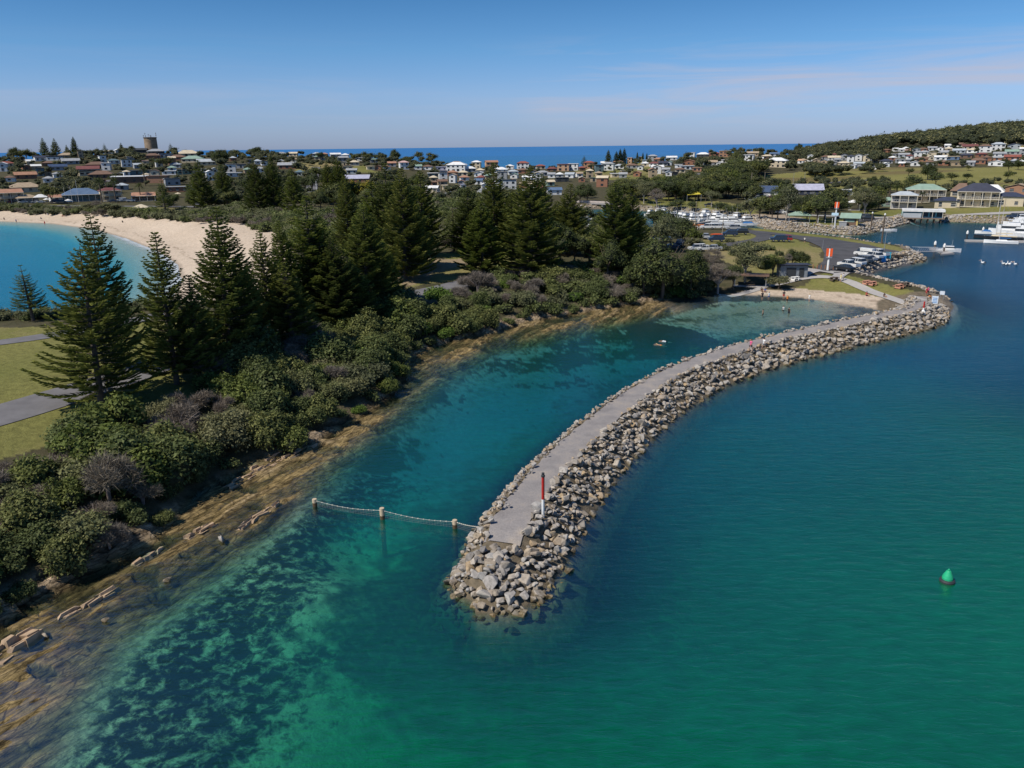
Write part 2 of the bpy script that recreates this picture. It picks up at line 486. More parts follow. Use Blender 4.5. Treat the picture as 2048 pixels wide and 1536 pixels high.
# ------------------------------------------------------------------ ground sheet
def px_poly(pts, z): return P0(pts, z)
wx = (fbm(GX * .25, GY * .25, 3, 71) - .5); wy = (fbm(GX * .25, GY * .25, 3, 72) - .5)
dist = np.hypot(GX, GY)
wamp = np.clip(dist * .02, 1.0, 8)
JX = GX + wx * wamp; JY = GY + wy * wamp
n1 = fbm(GX * .08, GY * .08, 4, 1)[..., None]; n2 = fbm(GX * .6, GY * .6, 3, 2)[..., None]
n3 = fbm(GX * .02, GY * .02, 3, 3)[..., None]; n4 = fbm(GX * 3.0, GY * 3.0, 2, 6)[..., None]
def C(r, g, b): return np.array([r, g, b], float)
def mixc(a, b, f):
    return a * (1 - f) + b * f
grass_a, grass_b, dry = C(.13, .14, .038), C(.20, .185, .062), C(.27, .21, .11)
grass = mixc(mixc(grass_a, grass_b, n1), dry, np.clip((n3 - .42) * 2 + (n2 - .5) * .6, 0, .8))
litter = mixc(C(.045, .047, .022), C(.10, .085, .05), n2)
sand = mixc(C(.47, .375, .28), C(.57, .47, .365), n1)
GC = litter * np.ones(GX.shape + (1,))
def paint(poly, col, soft=0.0, jit=1.0):
    global GC
    x = GX + wx * wamp * jit; y = GY + wy * wamp * jit
    m = inside(x, y, poly).astype(float)
    if soft: m = m * sstep(0, soft, seg_dist(x, y, poly))
    GC = mixc(GC, col, m[..., None])
# lawns and fields
G_LIST = [([(-900, 700), (-200, 650), (0, 640), (120, 640), (330, 628), (450, 640), (520, 690), (440, 740), (330, 775), (160, 830), (60, 870), (-100, 930), (-600, 1050)], 6),
    ([(1440, 470), (1520, 462), (1600, 478), (1640, 497), (1650, 515), (1630, 535), (1600, 545), (1500, 540), (1440, 520), (1380, 490)], 2.8),
    ([(1500, 452), (1600, 464), (1700, 474), (1780, 488), (1830, 500), (1830, 506), (1700, 487), (1500, 460)], 2.6),
    ([(1600, 560), (1650, 545), (1730, 555), (1850, 583), (1885, 596), (1850, 612), (1825, 606), (1760, 596), (1640, 582), (1560, 578)], 2.3),
    ([(1800, 590), (1845, 596), (1850, 606), (1830, 618), (1800, 612)], 1.8),
    ([(1730, 525), (1790, 515), (1800, 520), (1700, 545), (1680, 546)], 2.5),
    ([(780, 520), (960, 500), (1100, 515), (1050, 530), (900, 560), (780, 580)], 4.5),
    ([(-300, 405), (0, 409), (140, 407), (300, 412), (400, 418), (420, 428), (300, 424), (150, 420), (0, 418), (-300, 416)], 3.8),
    ([(1540, 428), (1700, 440), (1760, 450), (1700, 458), (1600, 446), (1530, 437)], 2.5),
    ([(1700, 420), (1830, 418), (2300, 415), (2300, 438), (1880, 434), (1820, 430), (1700, 440)], 2.8),
    ([(1280, 395), (1380, 398), (1500, 410), (1520, 425), (1400, 420), (1280, 414)], 3),
    ([(1230, 330), (1320, 330), (1330, 352), (1180, 352)], 9)]
for p, z in G_LIST: paint(px_poly(p, z), grass)
golf = mixc(C(.16, .155, .045), C(.23, .21, .075), n1)
golf = mixc(golf, C(.13, .095, .05), np.clip((vnoise(GX * .01, GY * .05, 9)[..., None] - .62) * 5, 0, .7))
gp = [list(at_Y(*a)[:2]) for a in [(1480, 372, 520), (1500, 352, 600), (1620, 345, 640), (1760, 334, 660), (1900, 336, 620), (2060, 333, 640), (2500, 330, 640), (2500, 382, 430), (2050, 384, 430), (1780, 382, 440), (1600, 378, 500)]]
paint(np.array(gp), golf)
paint(np.array([list(at_Y(*a)[:2]) for a in [(560, 335, 700), (720, 330, 700), (760, 345, 640), (600, 350, 620)]]), grass)
paint(np.array([list(at_Y(*a)[:2]) for a in [(1150, 336, 750), (1200, 336, 750), (1205, 352, 640), (1150, 352, 640)]]), grass)
# sand and bare ground
paint(px_poly([(1120, 415), (1165, 416), (1170, 440), (1120, 436)], 3), C(.36, .28, .18))
paint(px_poly([(1480, 425), (1560, 428), (1620, 438), (1560, 446), (1490, 440)], 2.5), C(.34, .27, .2))
paint(px_poly([(780, 535), (860, 520), (930, 518), (940, 530), (860, 545), (860, 560), (800, 575)], 4.5), C(.27, .21, .13))
paint(px_poly([(500, 425), (560, 410), (1300, 400), (1300, 460), (900, 470), (560, 470)], 4.5), litter * 1.2)
bs = px_poly([(-600, 425), (0, 424), (70, 420), (130, 431), (200, 430), (290, 435), (330, 441), (400, 452), (470, 452), (520, 468), (580, 470),
              (590, 560), (560, 640), (470, 655), (380, 640), (330, 600), (300, 540), (200, 500), (-600, 470)], 1.5)
paint(bs, sand, jit=.5)
paint(px_poly([(1340, 607), (1400, 592), (1450, 583), (1500, 577), (1560, 577), (1600, 577), (1640, 581), (1700, 588), (1760, 594), (1812, 606), (1830, 640), (1500, 700), (1350, 640)], .7), sand * .92, jit=.6)
paint(px_poly([(1240, 590), (1330, 575), (1360, 590), (1260, 612)], 2), C(.26, .19, .12))
# wrack lines and wet sand
wet = (sstep(1.6, .2, SD) * BEACHM)[..., None]
GC = GC * (1 - .38 * wet * (SD > -1)[..., None])
wr = np.exp(-((SD - 5.2 - wx * 4) / .45) ** 2)[..., None] * BEACHM[..., None] * (n4 > .45)
GC = mixc(GC, C(.16, .11, .07), wr * .6)
# rock shelf
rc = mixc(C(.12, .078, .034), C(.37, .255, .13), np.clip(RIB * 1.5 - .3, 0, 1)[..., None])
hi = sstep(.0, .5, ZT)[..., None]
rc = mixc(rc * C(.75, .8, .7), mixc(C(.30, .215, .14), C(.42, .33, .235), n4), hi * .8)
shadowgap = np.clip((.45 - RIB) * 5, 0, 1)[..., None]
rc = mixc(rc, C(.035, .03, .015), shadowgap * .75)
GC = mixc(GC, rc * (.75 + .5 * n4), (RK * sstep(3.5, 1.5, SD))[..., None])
# seabed: sand with dark weed patches
sea = (SD < 0).astype(float)[..., None] * (1 - RK[..., None])
bed = mixc(C(.36, .38, .24), C(.58, .58, .40), n4 * .6 + n2 * .4)
def blob(px, py, rx, ry, rot=0.0):
    p = at_z(px, py, -2)
    X = GX - p[0]; Y = GY - p[1]
    q = np.exp(-((X * math.cos(rot) + Y * math.sin(rot)) / rx) ** 2 - ((-X * math.sin(rot) + Y * math.cos(rot)) / ry) ** 2)
    return q
weed = np.zeros(GX.shape)
sdir = math.atan2(SHELF_DIR[1], SHELF_DIR[0])
for b in [(470, 1270, 5, 2.2), (380, 1400, 4, 2.6), (560, 1200, 4, 1.2), (440, 1350, 4, 1.6), (480, 1250, 6, 2.6), (400, 1330, 5, 2.6), (330, 1400, 5, 3), (540, 1185, 5, 1.3), (420, 1470, 4.5, 2), (300, 1500, 5, 3), (650, 1060, 9, 2.0), (560, 1100, 8, 2.0), (450, 1160, 6, 2.0), (620, 1330, 1.5, .8), (690, 1300, 1.6, .8),
          (545, 1420, 2.2, .8), (720, 1010, 7, 3), (620, 990, 7, 2.4), (760, 930, 8, 3), (850, 820, 8, 3), (430, 1540, 4, 1.6), (700, 950, 8, 3), (830, 760, 10, 4), (480, 1240, 4, 2), (640, 1140, 1.5, .7), (500, 1380, 2, 1)]:
    weed += blob(b[0], b[1], b[2], b[3], sdir) * 1.05
for b in [(1260, 770, 5, 2.5), (1150, 760, 8, 2.2), (1040, 740, 14, 4), (1180, 720, 10, 4), (1330, 700, 7, 5), (1250, 680, 12, 4), (1100, 700, 14, 4), (1380, 655, 16, 2.2), (1250, 650, 16, 2.2), (1500, 640, 8, 1.0), (1440, 628, 14, 1.4), (1180, 830, 8, 3),
          (1000, 1250, 9, 4.5), (1100, 1230, 7, 3), (860, 1200, 4, 3), (1000, 1290, 5, 2), (1150, 1150, 6, 4), (1250, 1080, 6, 5), (1240, 960, 6, 6), (1770, 935, 2, 1.5), (1360, 1200, 7, 3), (950, 1080, 3, 3), (890, 1060, 3, 2)]:
    weed += blob(b[0], b[1], b[2], b[3], .35) * .95
wn = fbm(GX * .9, GY * .9, 4, 41); wn2 = fbm(GX * 2.6, GY * 2.6, 3, 42)
wn3 = fbm(GX * 1.5, GY * 1.5, 4, 44)
near_ = (GX < 25) & (np.hypot(GX, GY) < 75)
wm = np.where(near_, sstep(.38, .55, np.minimum(weed, 1.3) * .42 + (wn3 - .5) * 2.0 + (wn2 - .5) * 1.5), sstep(.42, .60, weed * .62 + (wn - .5) * 1.5 + (wn2 - .5) * .7))
shallow = sstep(3.0, .5, DEP)
rub = sstep(.52, .60, fbm(GX * 1.6, GY * 1.6, 4, 43)) * shallow * .75 * (1 - BEACHM) * (GX < 60)
wm = np.maximum(wm, rub * ~near_)[..., None]
far_w = (~near_).astype(float)[..., None]
bed = mixc(bed, mixc(C(.018, .024, .022), C(.06, .065, .035), n4), wm * .93 * far_w)
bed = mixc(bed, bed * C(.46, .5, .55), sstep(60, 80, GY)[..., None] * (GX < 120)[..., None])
bd = px_poly([(1300, 640), (1450, 600), (1830, 600), (1830, 660), (1500, 690), (1380, 650)], 0)
sandbed = (inside(JX, JY, bd) * sstep(0, 6, seg_dist(JX, JY, bd)))[..., None]
bed = mixc(bed, mixc(sand * C(.62, .54, .48), C(.09, .08, .04), wm * .8), sandbed)
bb_ = inside(JX, JY, px_poly([(-600, 425), (400, 425), (600, 560), (400, 650), (-600, 800)], 0))[..., None]
bed = mixc(bed, C(.30, .32, .28), bb_ * .9)
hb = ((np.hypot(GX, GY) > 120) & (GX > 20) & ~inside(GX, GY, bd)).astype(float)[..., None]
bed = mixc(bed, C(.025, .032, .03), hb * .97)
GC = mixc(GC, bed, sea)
# breakwater body: dark gaps between the boulders
skirt = (sstep(15, 9, DBW + (wn - .5) * 9) * (SD < 0))[..., None]
GC = mixc(GC, mixc(C(.018, .025, .02), C(.09, .09, .045), sstep(.45, .75, n4)), skirt * .95)
bwm = (sstep(7.2, 6.6, DBW) * (ZT > -1.8))[..., None]
GC = mixc(GC, mixc(C(.10, .085, .06), C(.2, .16, .11), n4), bwm)
bankm = (BANKM * (SD < 4) * (SD > -.8))[..., None]
GC = mixc(GC, mixc(C(.16, .13, .10), C(.30, .25, .19), n4), bankm * .8)

idx = np.arange(NA * NR).reshape(NR, NA)
Q = np.stack([idx[:-1, :-1], idx[:-1, 1:], idx[1:, 1:], idx[1:, :-1]], -1).reshape(-1, 4)[:, ::-1]
V = np.stack([GX, GY, ZT], -1).reshape(-1, 3)

t = NT('ground_mat')
att = t.n('ShaderNodeAttribute', attribute_name='gcol')
tc = t.n('ShaderNodeNewGeometry')
nz = t.n('ShaderNodeTexNoise', {'Vector': tc.outputs['Position'], 'Scale': 1.3, 'Detail': 8.0, 'Roughness': .7})
nf = t.n('ShaderNodeTexNoise', {'Vector': tc.outputs['Position'], 'Scale': 9.0, 'Detail': 4.0, 'Roughness': .7})
f = t.ramp(nz.outputs[0], [(.3, .72), (.7, 1.25)])
f2 = t.ramp(nf.outputs[0], [(.3, .78), (.7, 1.2)])
c = t.mix(1.0, att.outputs['Color'], f, 'MULTIPLY'); c = t.mix(1.0, c, f2, 'MULTIPLY')
ash = t.n('ShaderNodeAttribute', attribute_name='shelf')
mps = t.n('ShaderNodeMapping', {'Vector': tc.outputs['Position'], 'Rotation': (0, 0, -math.atan2(SHELF_DIR[1], SHELF_DIR[0]))}); mps2 = t.n('ShaderNodeMapping', {'Vector': mps.outputs[0], 'Scale': (.55, 2.2, 1)})
st = t.n('ShaderNodeTexNoise', {'Vector': mps2.outputs[0], 'Scale': 1.0, 'Detail': 9.0, 'Roughness': .68, 'Distortion': .5})
sr = t.ramp(st.outputs[0], [(.36, .26), (.45, .7), (.55, 1.25), (.66, 1.8)])
awd = t.n('ShaderNodeAttribute', attribute_name='weed')
wno = t.n('ShaderNodeTexNoise', {'Vector': mps.outputs[0], 'Scale': 1.15, 'Detail': 12.0, 'Roughness': .7, 'Distortion': .35})
wsum = t.n('ShaderNodeMath', {0: wno.outputs[0], 1: 3.4, 2: -1.70}, operation='MULTIPLY_ADD'); wad = t.n('ShaderNodeMath', {0: wsum.outputs[0], 1: awd.outputs['Fac']}, operation='ADD')
wgate = t.n('ShaderNodeMath', {0: awd.outputs['Fac'], 1: .03}, operation='GREATER_THAN')
wfac = t.n('ShaderNodeMath', {0: t.ramp(wad.outputs[0], [(.18, 0), (.42, .55), (.70, .97)]), 1: wgate.outputs[0]}, operation='MULTIPLY')
wvo = t.n('ShaderNodeTexVoronoi', {'Vector': tc.outputs['Position'], 'Scale': 1.9, 'Randomness': 1.0, 'Detail': 2.0, 'Roughness': .6})
wmx = t.n('ShaderNodeMath', {0: wvo.outputs['Distance'], 1: .55, 2: wno.outputs[0]}, operation='MULTIPLY_ADD')
wcol = t.ramp(wmx.outputs[0], [(.52, (.16, .16, .07)), (.64, (.06, .065, .032)), (.78, (.010, .015, .013)), (1.0, (.008, .012, .011))])
vo = t.n('ShaderNodeTexVoronoi', {'Vector': mps2.outputs[0], 'Scale': 1.1, 'Randomness': 1.0}, feature='DISTANCE_TO_EDGE')
vr = t.ramp(vo.outputs['Distance'], [(.0, .35), (.07, 1.0)])
cs = t.mix(1.0, t.mix(1.0, c, sr, 'MULTIPLY'), vr, 'MULTIPLY'); c = t.mix(wfac.outputs[0], c, wcol); c = t.mix(ash.outputs['Fac'], c, cs)
hh = t.n('ShaderNodeMath', {0: st.outputs[0], 1: ash.outputs['Fac']}, operation='MULTIPLY'); hh2 = t.n('ShaderNodeMath', {0: hh.outputs[0], 1: 1.6, 2: nz.outputs[0]}, operation='MULTIPLY_ADD')
bp = t.n('ShaderNodeBump', {'Height': hh2.outputs[0], 'Strength': .7, 'Distance': .3})
b = t.n('ShaderNodeBsdfPrincipled', {'Base Color': c, 'Roughness': .92, 'Specular IOR Level': .1, 'Normal': bp.outputs[0]})
t.t.links.new(b.outputs[0], t.out.inputs[0])
GROUND_M = t.m
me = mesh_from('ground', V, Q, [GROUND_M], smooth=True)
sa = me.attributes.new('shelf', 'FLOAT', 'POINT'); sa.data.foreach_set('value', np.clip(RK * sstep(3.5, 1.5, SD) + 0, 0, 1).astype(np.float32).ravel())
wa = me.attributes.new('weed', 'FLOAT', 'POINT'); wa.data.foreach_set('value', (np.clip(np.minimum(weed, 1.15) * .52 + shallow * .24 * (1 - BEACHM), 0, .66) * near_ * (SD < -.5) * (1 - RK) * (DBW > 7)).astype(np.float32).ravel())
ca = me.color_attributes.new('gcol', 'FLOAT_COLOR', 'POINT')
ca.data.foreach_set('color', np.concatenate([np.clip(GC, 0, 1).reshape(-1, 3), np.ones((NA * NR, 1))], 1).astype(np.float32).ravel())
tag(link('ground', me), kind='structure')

# ------------------------------------------------------------------ water
WA, WR = 560, 560
az = np.linspace(R(-47), R(47), WA); lr = np.linspace(math.log(17.0), math.log(60000.0), WR)
wA, wR = np.meshgrid(az, np.exp(lr))
WX = np.sin(wA) * wR; WY = np.cos(wA) * wR
near = wR < 700
dcw = depth_col(np.where(near, WX, 0), np.where(near, WY, 500))
# water depth from the terrain grid
def grid_sample(G, X, Y):
    r = np.clip(np.log(np.maximum(np.hypot(X, Y), 17.01)), LR[0], LR[-1] - 1e-6); a = np.clip(np.arctan2(X, Y), AZ[0], AZ[-1] - 1e-6)
    fi = (a - AZ[0]) / (AZ[1] - AZ[0]); fj = (r - LR[0]) / (LR[1] - LR[0])
    i = fi.astype(int).clip(0, NA - 2); j = fj.astype(int).clip(0, NR - 2); u = fi - i; v = fj - j
    return (G[j, i] * (1 - u) + G[j, i + 1] * u) * (1 - v) + (G[j + 1, i] * (1 - u) + G[j + 1, i + 1] * u) * v
zt = grid_sample(ZT, WX, WY)
wdep = np.clip(-zt, 0, 12)
wdep = np.where(wR > 900, 12, wdep)
scol = lin(dcw[..., 1:])
faroc = lin([0, 100, 172]); midoc = lin([0, 100, 160])
ff = sstep(420, 700, wR)[..., None]
oc = mixc(midoc, faroc, sstep(900, 3000, wR)[..., None])
scol = mixc(scol * np.array([.25, .90, .56]), oc * np.array([.2, .95, .80]), ff)
pn = (fbm(WX * .03, WY * .05, 4, 81)[..., None] - .5)
pn2 = (fbm(WX * .004, WY * .02, 4, 82)[..., None] - .5)
scol = scol * .9 * (1 + pn * .35 * (1 - ff) + pn2 * .28 * ff) * 1.0
kb = (.26 - .14 * sstep(48, 75, WY))[..., None] * np.ones(3); K = np.concatenate([kb * 0 + .60, kb * 0 + .185, kb], -1)[..., [0, 3, 6]]
bayw = inside(WX, WY, px_poly([(-600, 425), (400, 425), (600, 560), (400, 655), (-600, 800)], 0))[..., None]
K = np.where(bayw, np.array([.5, .14, .07]), K)
T = np.exp(-wdep[..., None] * K * 1.5)
Sc = scol * (1 - np.exp(-(.10 * wdep + .038 * wdep ** 2)))[..., None]
fb = seg_dist(WX, WY, P0([(235, 470), (320, 505), (355, 530), (362, 560), (345, 595)]), False)
fo = (sstep(3.2, .3, fb + (fbm(WX * .5, WY * .5, 3, 88) - .5) * 4) * (zt < 0) * .75)[..., None]
Sc = Sc * (1 - fo) + np.array([.62, .66, .68]) * fo; T = T * (1 - fo)
foam = np.zeros(WX.shape)
wi_ = np.arange(WA * WR).reshape(WR, WA)
WQ = np.stack([wi_[:-1, :-1], wi_[:-1, 1:], wi_[1:, 1:], wi_[1:, :-1]], -1).reshape(-1, 4)[:, ::-1]
t = NT('water_mat')
aT = t.n('ShaderNodeAttribute', attribute_name='trans'); aS = t.n('ShaderNodeAttribute', attribute_name='scat')
geo = t.n('ShaderNodeNewGeometry')
mp = t.n('ShaderNodeMapping', {'Vector': geo.outputs['Position'], 'Rotation': (0, 0, R(12)), 'Scale': (.55, 1.7, 1)})
w1 = t.n('ShaderNodeTexNoise', {'Vector': mp.outputs[0], 'Scale': .9, 'Detail': 6.0, 'Roughness': .62, 'Distortion': .3})
w2 = t.n('ShaderNodeTexNoise', {'Vector': mp.outputs[0], 'Scale': .12, 'Detail': 3.0, 'Roughness': .5})
hsum = t.n('ShaderNodeMath', {0: w1.outputs[0], 1: w2.outputs[0]}, operation='ADD')
bp = t.n('ShaderNodeBump', {'Height': hsum.outputs[0], 'Strength': .55, 'Distance': .16})
rip = t.ramp(w1.outputs[0], [(.3, .80), (.7, 1.22)])
sc2 = t.mix(1.0, aS.outputs['Color'], rip, 'MULTIPLY')
df = t.n('ShaderNodeBsdfDiffuse', {'Color': sc2})
tr = t.n('ShaderNodeBsdfTransparent', {'Color': aT.outputs['Color']})
ad = t.n('ShaderNodeAddShader', {0: df.outputs[0], 1: tr.outputs[0]})
gl = t.n('ShaderNodeBsdfGlossy', {'Color': (.9, .9, .9, 1), 'Roughness': .10, 'Normal': bp.outputs[0]})
fr = t.n('ShaderNodeFresnel', {'IOR': 1.333, 'Normal': bp.outputs[0]})
fr2 = t.n('ShaderNodeMath', {0: fr.outputs[0], 1: .62}, operation='MULTIPLY')
fm = t.n('ShaderNodeMath', {0: fr2.outputs[0], 1: .22}, operation='MINIMUM')
mx = t.n('ShaderNodeMixShader', {0: fm.outputs[0], 1: ad.outputs[0], 2: gl.outputs[0]})
t.t.links.new(mx.outputs[0], t.out.inputs[0])
me = mesh_from('water', np.stack([WX, WY, WX * 0], -1).reshape(-1, 3), WQ, [t.m], smooth=True)
for nm, arr in (('trans', T), ('scat', Sc)):
    ca = me.color_attributes.new(nm, 'FLOAT_COLOR', 'POINT')
    ca.data.foreach_set('color', np.concatenate([np.clip(arr, 0, 1).reshape(-1, 3), np.ones((WA * WR, 1))], 1).astype(np.float32).ravel())
tag(link('water', me), kind='structure')

# ------------------------------------------------------------------ sky and sun
SUN_EL = R(50); SUN_AZ = math.atan2(-.86, -.5)   # compass: x=sin, y=cos
sd_ = Vector((math.sin(SUN_AZ) * math.cos(SUN_EL), math.cos(SUN_AZ) * math.cos(SUN_EL), math.sin(SUN_EL)))
sun_d = bpy.data.lights.new('sun', 'SUN'); sun_d.energy = 4.9; sun_d.angle = R(.53); sun_d.color = (1, .93, .82)
sun = bpy.data.objects.new('sun', sun_d); COL.objects.link(sun)
sun.rotation_euler = sd_.to_track_quat('Z', 'Y').to_euler()
W = bpy.data.worlds.new('World'); S.world = W; W.use_nodes = True
nt = W.node_tree; nt.nodes.clear()
def wn_(typ, ins=None, **kw):
    nd = nt.nodes.new(typ)
    for k, v in kw.items(): setattr(nd, k, v)
    for k, v in (ins or {}).items():
        if isinstance(v, bpy.types.NodeSocket): nt.links.new(v, nd.inputs[k])
        else: nd.inputs[k].default_value = v
    return nd
sky = wn_('ShaderNodeTexSky'); sky.sky_type = 'NISHITA'; sky.sun_disc = False
sky.sun_elevation = SUN_EL; sky.sun_rotation = SUN_AZ; sky.altitude = 30; sky.air_density = 1.0; sky.dust_density = .3; sky.ozone_density = 2.5
tc = wn_('ShaderNodeTexCoord')
sep = wn_('ShaderNodeSeparateXYZ', {0: tc.outputs['Generated']})
# thin cirrus: noise stretched along the horizon, only in a low band
cmb = wn_('ShaderNodeMapping', {'Vector': tc.outputs['Generated'], 'Scale': (1.5, 1.5, 26)})
cn = wn_('ShaderNodeTexNoise', {'Vector': cmb.outputs[0], 'Scale': 1.7, 'Detail': 7.0, 'Roughness': .58, 'Distortion': .5})
cr = wn_('ShaderNodeValToRGB', {0: cn.outputs[0]}); cr.color_ramp.elements[0].position = .44; cr.color_ramp.elements[1].position = .74
zb_ = wn_('ShaderNodeValToRGB', {0: sep.outputs[2]})
e = zb_.color_ramp.elements
e[0].position = .012; e[0].color = (0, 0, 0, 1); e[1].position = .045; e[1].color = (1, 1, 1, 1)
x = e.new(.075); x.color = (1, 1, 1, 1); x = e.new(.13); x.color = (0, 0, 0, 1)
xm = wn_('ShaderNodeValToRGB', {0: sep.outputs[0]}); xm.color_ramp.elements[0].position = .0; xm.color_ramp.elements[0].color = (.25, .25, .25, 1); xm.color_ramp.elements[1].position = .05
zx = wn_('ShaderNodeMath', {0: xm.outputs[0], 1: zb_.outputs[0]}, operation='MULTIPLY')
cm = wn_('ShaderNodeMath', {0: cr.outputs[0], 1: zx.outputs[0]}, operation='MULTIPLY')
cm2 = wn_('ShaderNodeMath', {0: cm.outputs[0], 1: .85}, operation='MULTIPLY')
tint = wn_('ShaderNodeMix', {0: 1.0}, data_type='RGBA', blend_type='MULTIPLY')
nt.links.new(sky.outputs[0], tint.inputs[6]); 
gr = wn_('ShaderNodeValToRGB', {0: sep.outputs[2]})
e = gr.color_ramp.elements
e[0].position = 0.0; e[0].color = (.58, .76, 1.42, 1); e[1].position = .17; e[1].color = (.33, .68, 1.04, 1)
x = e.new(.06); x.color = (.66, .86, 1.36, 1); x = e.new(.11); x.color = (.48, .82, 1.24, 1)
nt.links.new(gr.outputs[0], tint.inputs[7])
mixn = wn_('ShaderNodeMix', {}, data_type='RGBA')
nt.links.new(cm2.outputs[0], mixn.inputs[0]); nt.links.new(tint.outputs[2], mixn.inputs[6]); mixn.inputs[7].default_value = (6.2, 5.9, 6.8, 1)
bg = wn_('ShaderNodeBackground', {'Color': mixn.outputs[2], 'Strength': .086})
wo = wn_('ShaderNodeOutputWorld', {0: bg.outputs[0]})
# ------------------------------------------------------------------ boulders
def hull_rock(seed, n=12, flat=(1, .8, .62)):
    rnd = random.Random(seed)
    bm = bmesh.new()
    for _ in range(n):
        v = Vector((rnd.gauss(0, 1), rnd.gauss(0, 1), rnd.gauss(0, 1))).normalized() * rnd.uniform(.8, 1.05)
        bm.verts.new((v.x * flat[0], v.y * flat[1], v.z * flat[2]))
    r = bmesh.ops.convex_hull(bm, input=bm.verts)
    bmesh.ops.delete(bm, geom=[g for g in r['geom_interior'] if isinstance(g, bmesh.types.BMVert)], context='VERTS')
    bmesh.ops.bevel(bm, geom=list(bm.edges), offset=.045, segments=1, affect='EDGES', profile=.5)
    for v in bm.verts:
        if v.co.length > 1.15: v.co = v.co.normalized() * 1.05
    bmesh.ops.triangulate(bm, faces=bm.faces)
    me = bpy.data.meshes.new('boulder'); bm.to_mesh(me); bm.free()
    return me
t = NT('boulder_mat')
oi = t.n('ShaderNodeObjectInfo'); at_ = t.n('ShaderNodeAttribute', attribute_name='rv')
geo = t.n('ShaderNodeNewGeometry')
sm = t.n('ShaderNodeMath', {0: oi.outputs['Random'], 1: at_.outputs['Fac']}, operation='ADD')
frc = t.n('ShaderNodeMath', {0: sm.outputs[0]}, operation='FRACT')
base = t.ramp(frc.outputs[0], [(0, (.30, .245, .18)), (.18, (.20, .19, .18)), (.38, (.42, .36, .29)), (.6, (.33, .315, .295)), (.8, (.37, .27, .16)), (.9, (.27, .25, .235)), (1, (.47, .43, .37))])
nz = t.n('ShaderNodeTexNoise', {'Vector': geo.outputs['Position'], 'Scale': 3.2, 'Detail': 7.0, 'Roughness': .7})
f = t.ramp(nz.outputs[0], [(.32, .62), (.5, 1.0), (.7, 1.25)])
c = t.mix(1.0, base, f, 'MULTIPLY')
sp = t.n('ShaderNodeSeparateXYZ', {0: geo.outputs['Position']})
zn = t.n('ShaderNodeMath', {0: nz.outputs[0], 1: .9, 2: sp.outputs[2]}, operation='MULTIPLY_ADD')
wf = t.ramp(zn.outputs[0], [(.50, (.42, .36, .22)), (.95, (1, 1, 1))])
c = t.mix(1.0, c, wf, 'MULTIPLY')
bp = t.n('ShaderNodeBump', {'Height': nz.outputs[0], 'Strength': .6, 'Distance': .12})
b = t.n('ShaderNodeBsdfPrincipled', {'Base Color': c, 'Roughness': .9, 'Specular IOR Level': .2, 'Normal': bp.outputs[0]})
t.t.links.new(b.outputs[0], t.out.inputs[0]); ROCK_M = t.m
ROCKS = [hull_rock(100 + i, 10 + i % 5, (1, .65 + .3 * ((i * 7) % 5) / 5, .5 + .3 * ((i * 3) % 4) / 4)) for i in range(14)]
for m_ in ROCKS: m_.materials.append(ROCK_M)

def tri_arrays(me):
    v = np.zeros(len(me.vertices) * 3, np.float32); me.vertices.foreach_get('co', v)
    f = np.zeros(len(me.loops), np.int32); me.loops.foreach_get('vertex_index', f)
    return v.reshape(-1, 3), f.reshape(-1, 3)
RA = [tri_arrays(m_) for m_ in ROCKS]
def rot_mats(e):
    cx, sx, cy, sy, cz, sz = np.cos(e[:, 0]), np.sin(e[:, 0]), np.cos(e[:, 1]), np.sin(e[:, 1]), np.cos(e[:, 2]), np.sin(e[:, 2])
    M = np.zeros((len(e), 3, 3))
    M[:, 0, 0] = cy * cz; M[:, 0, 1] = sx * sy * cz - cx * sz; M[:, 0, 2] = cx * sy * cz + sx * sz
    M[:, 1, 0] = cy * sz; M[:, 1, 1] = sx * sy * sz + cx * cz; M[:, 1, 2] = cx * sy * sz - sx * cz
    M[:, 2, 0] = -sy; M[:, 2, 1] = sx * cy; M[:, 2, 2] = cx * cy
    return M
def joined(items, arrs, rv=True):
    """items: list of (pos, scale, euler, variant) -> one triangle mesh"""
    Vs = []; Fs = []; rvs = []; b = 0
    e = np.array([i[2] for i in items]); Ms = rot_mats(e)
    for k, it in enumerate(items):
        v, f = arrs[it[3]]
        q = (v * np.asarray(it[1])) @ Ms[k].T + np.asarray(it[0])
        Vs.append(q); Fs.append(f + b); b += len(v); rvs.append(np.full(len(v), random.random()))
    return np.vstack(Vs), np.vstack(Fs), np.concatenate(rvs)

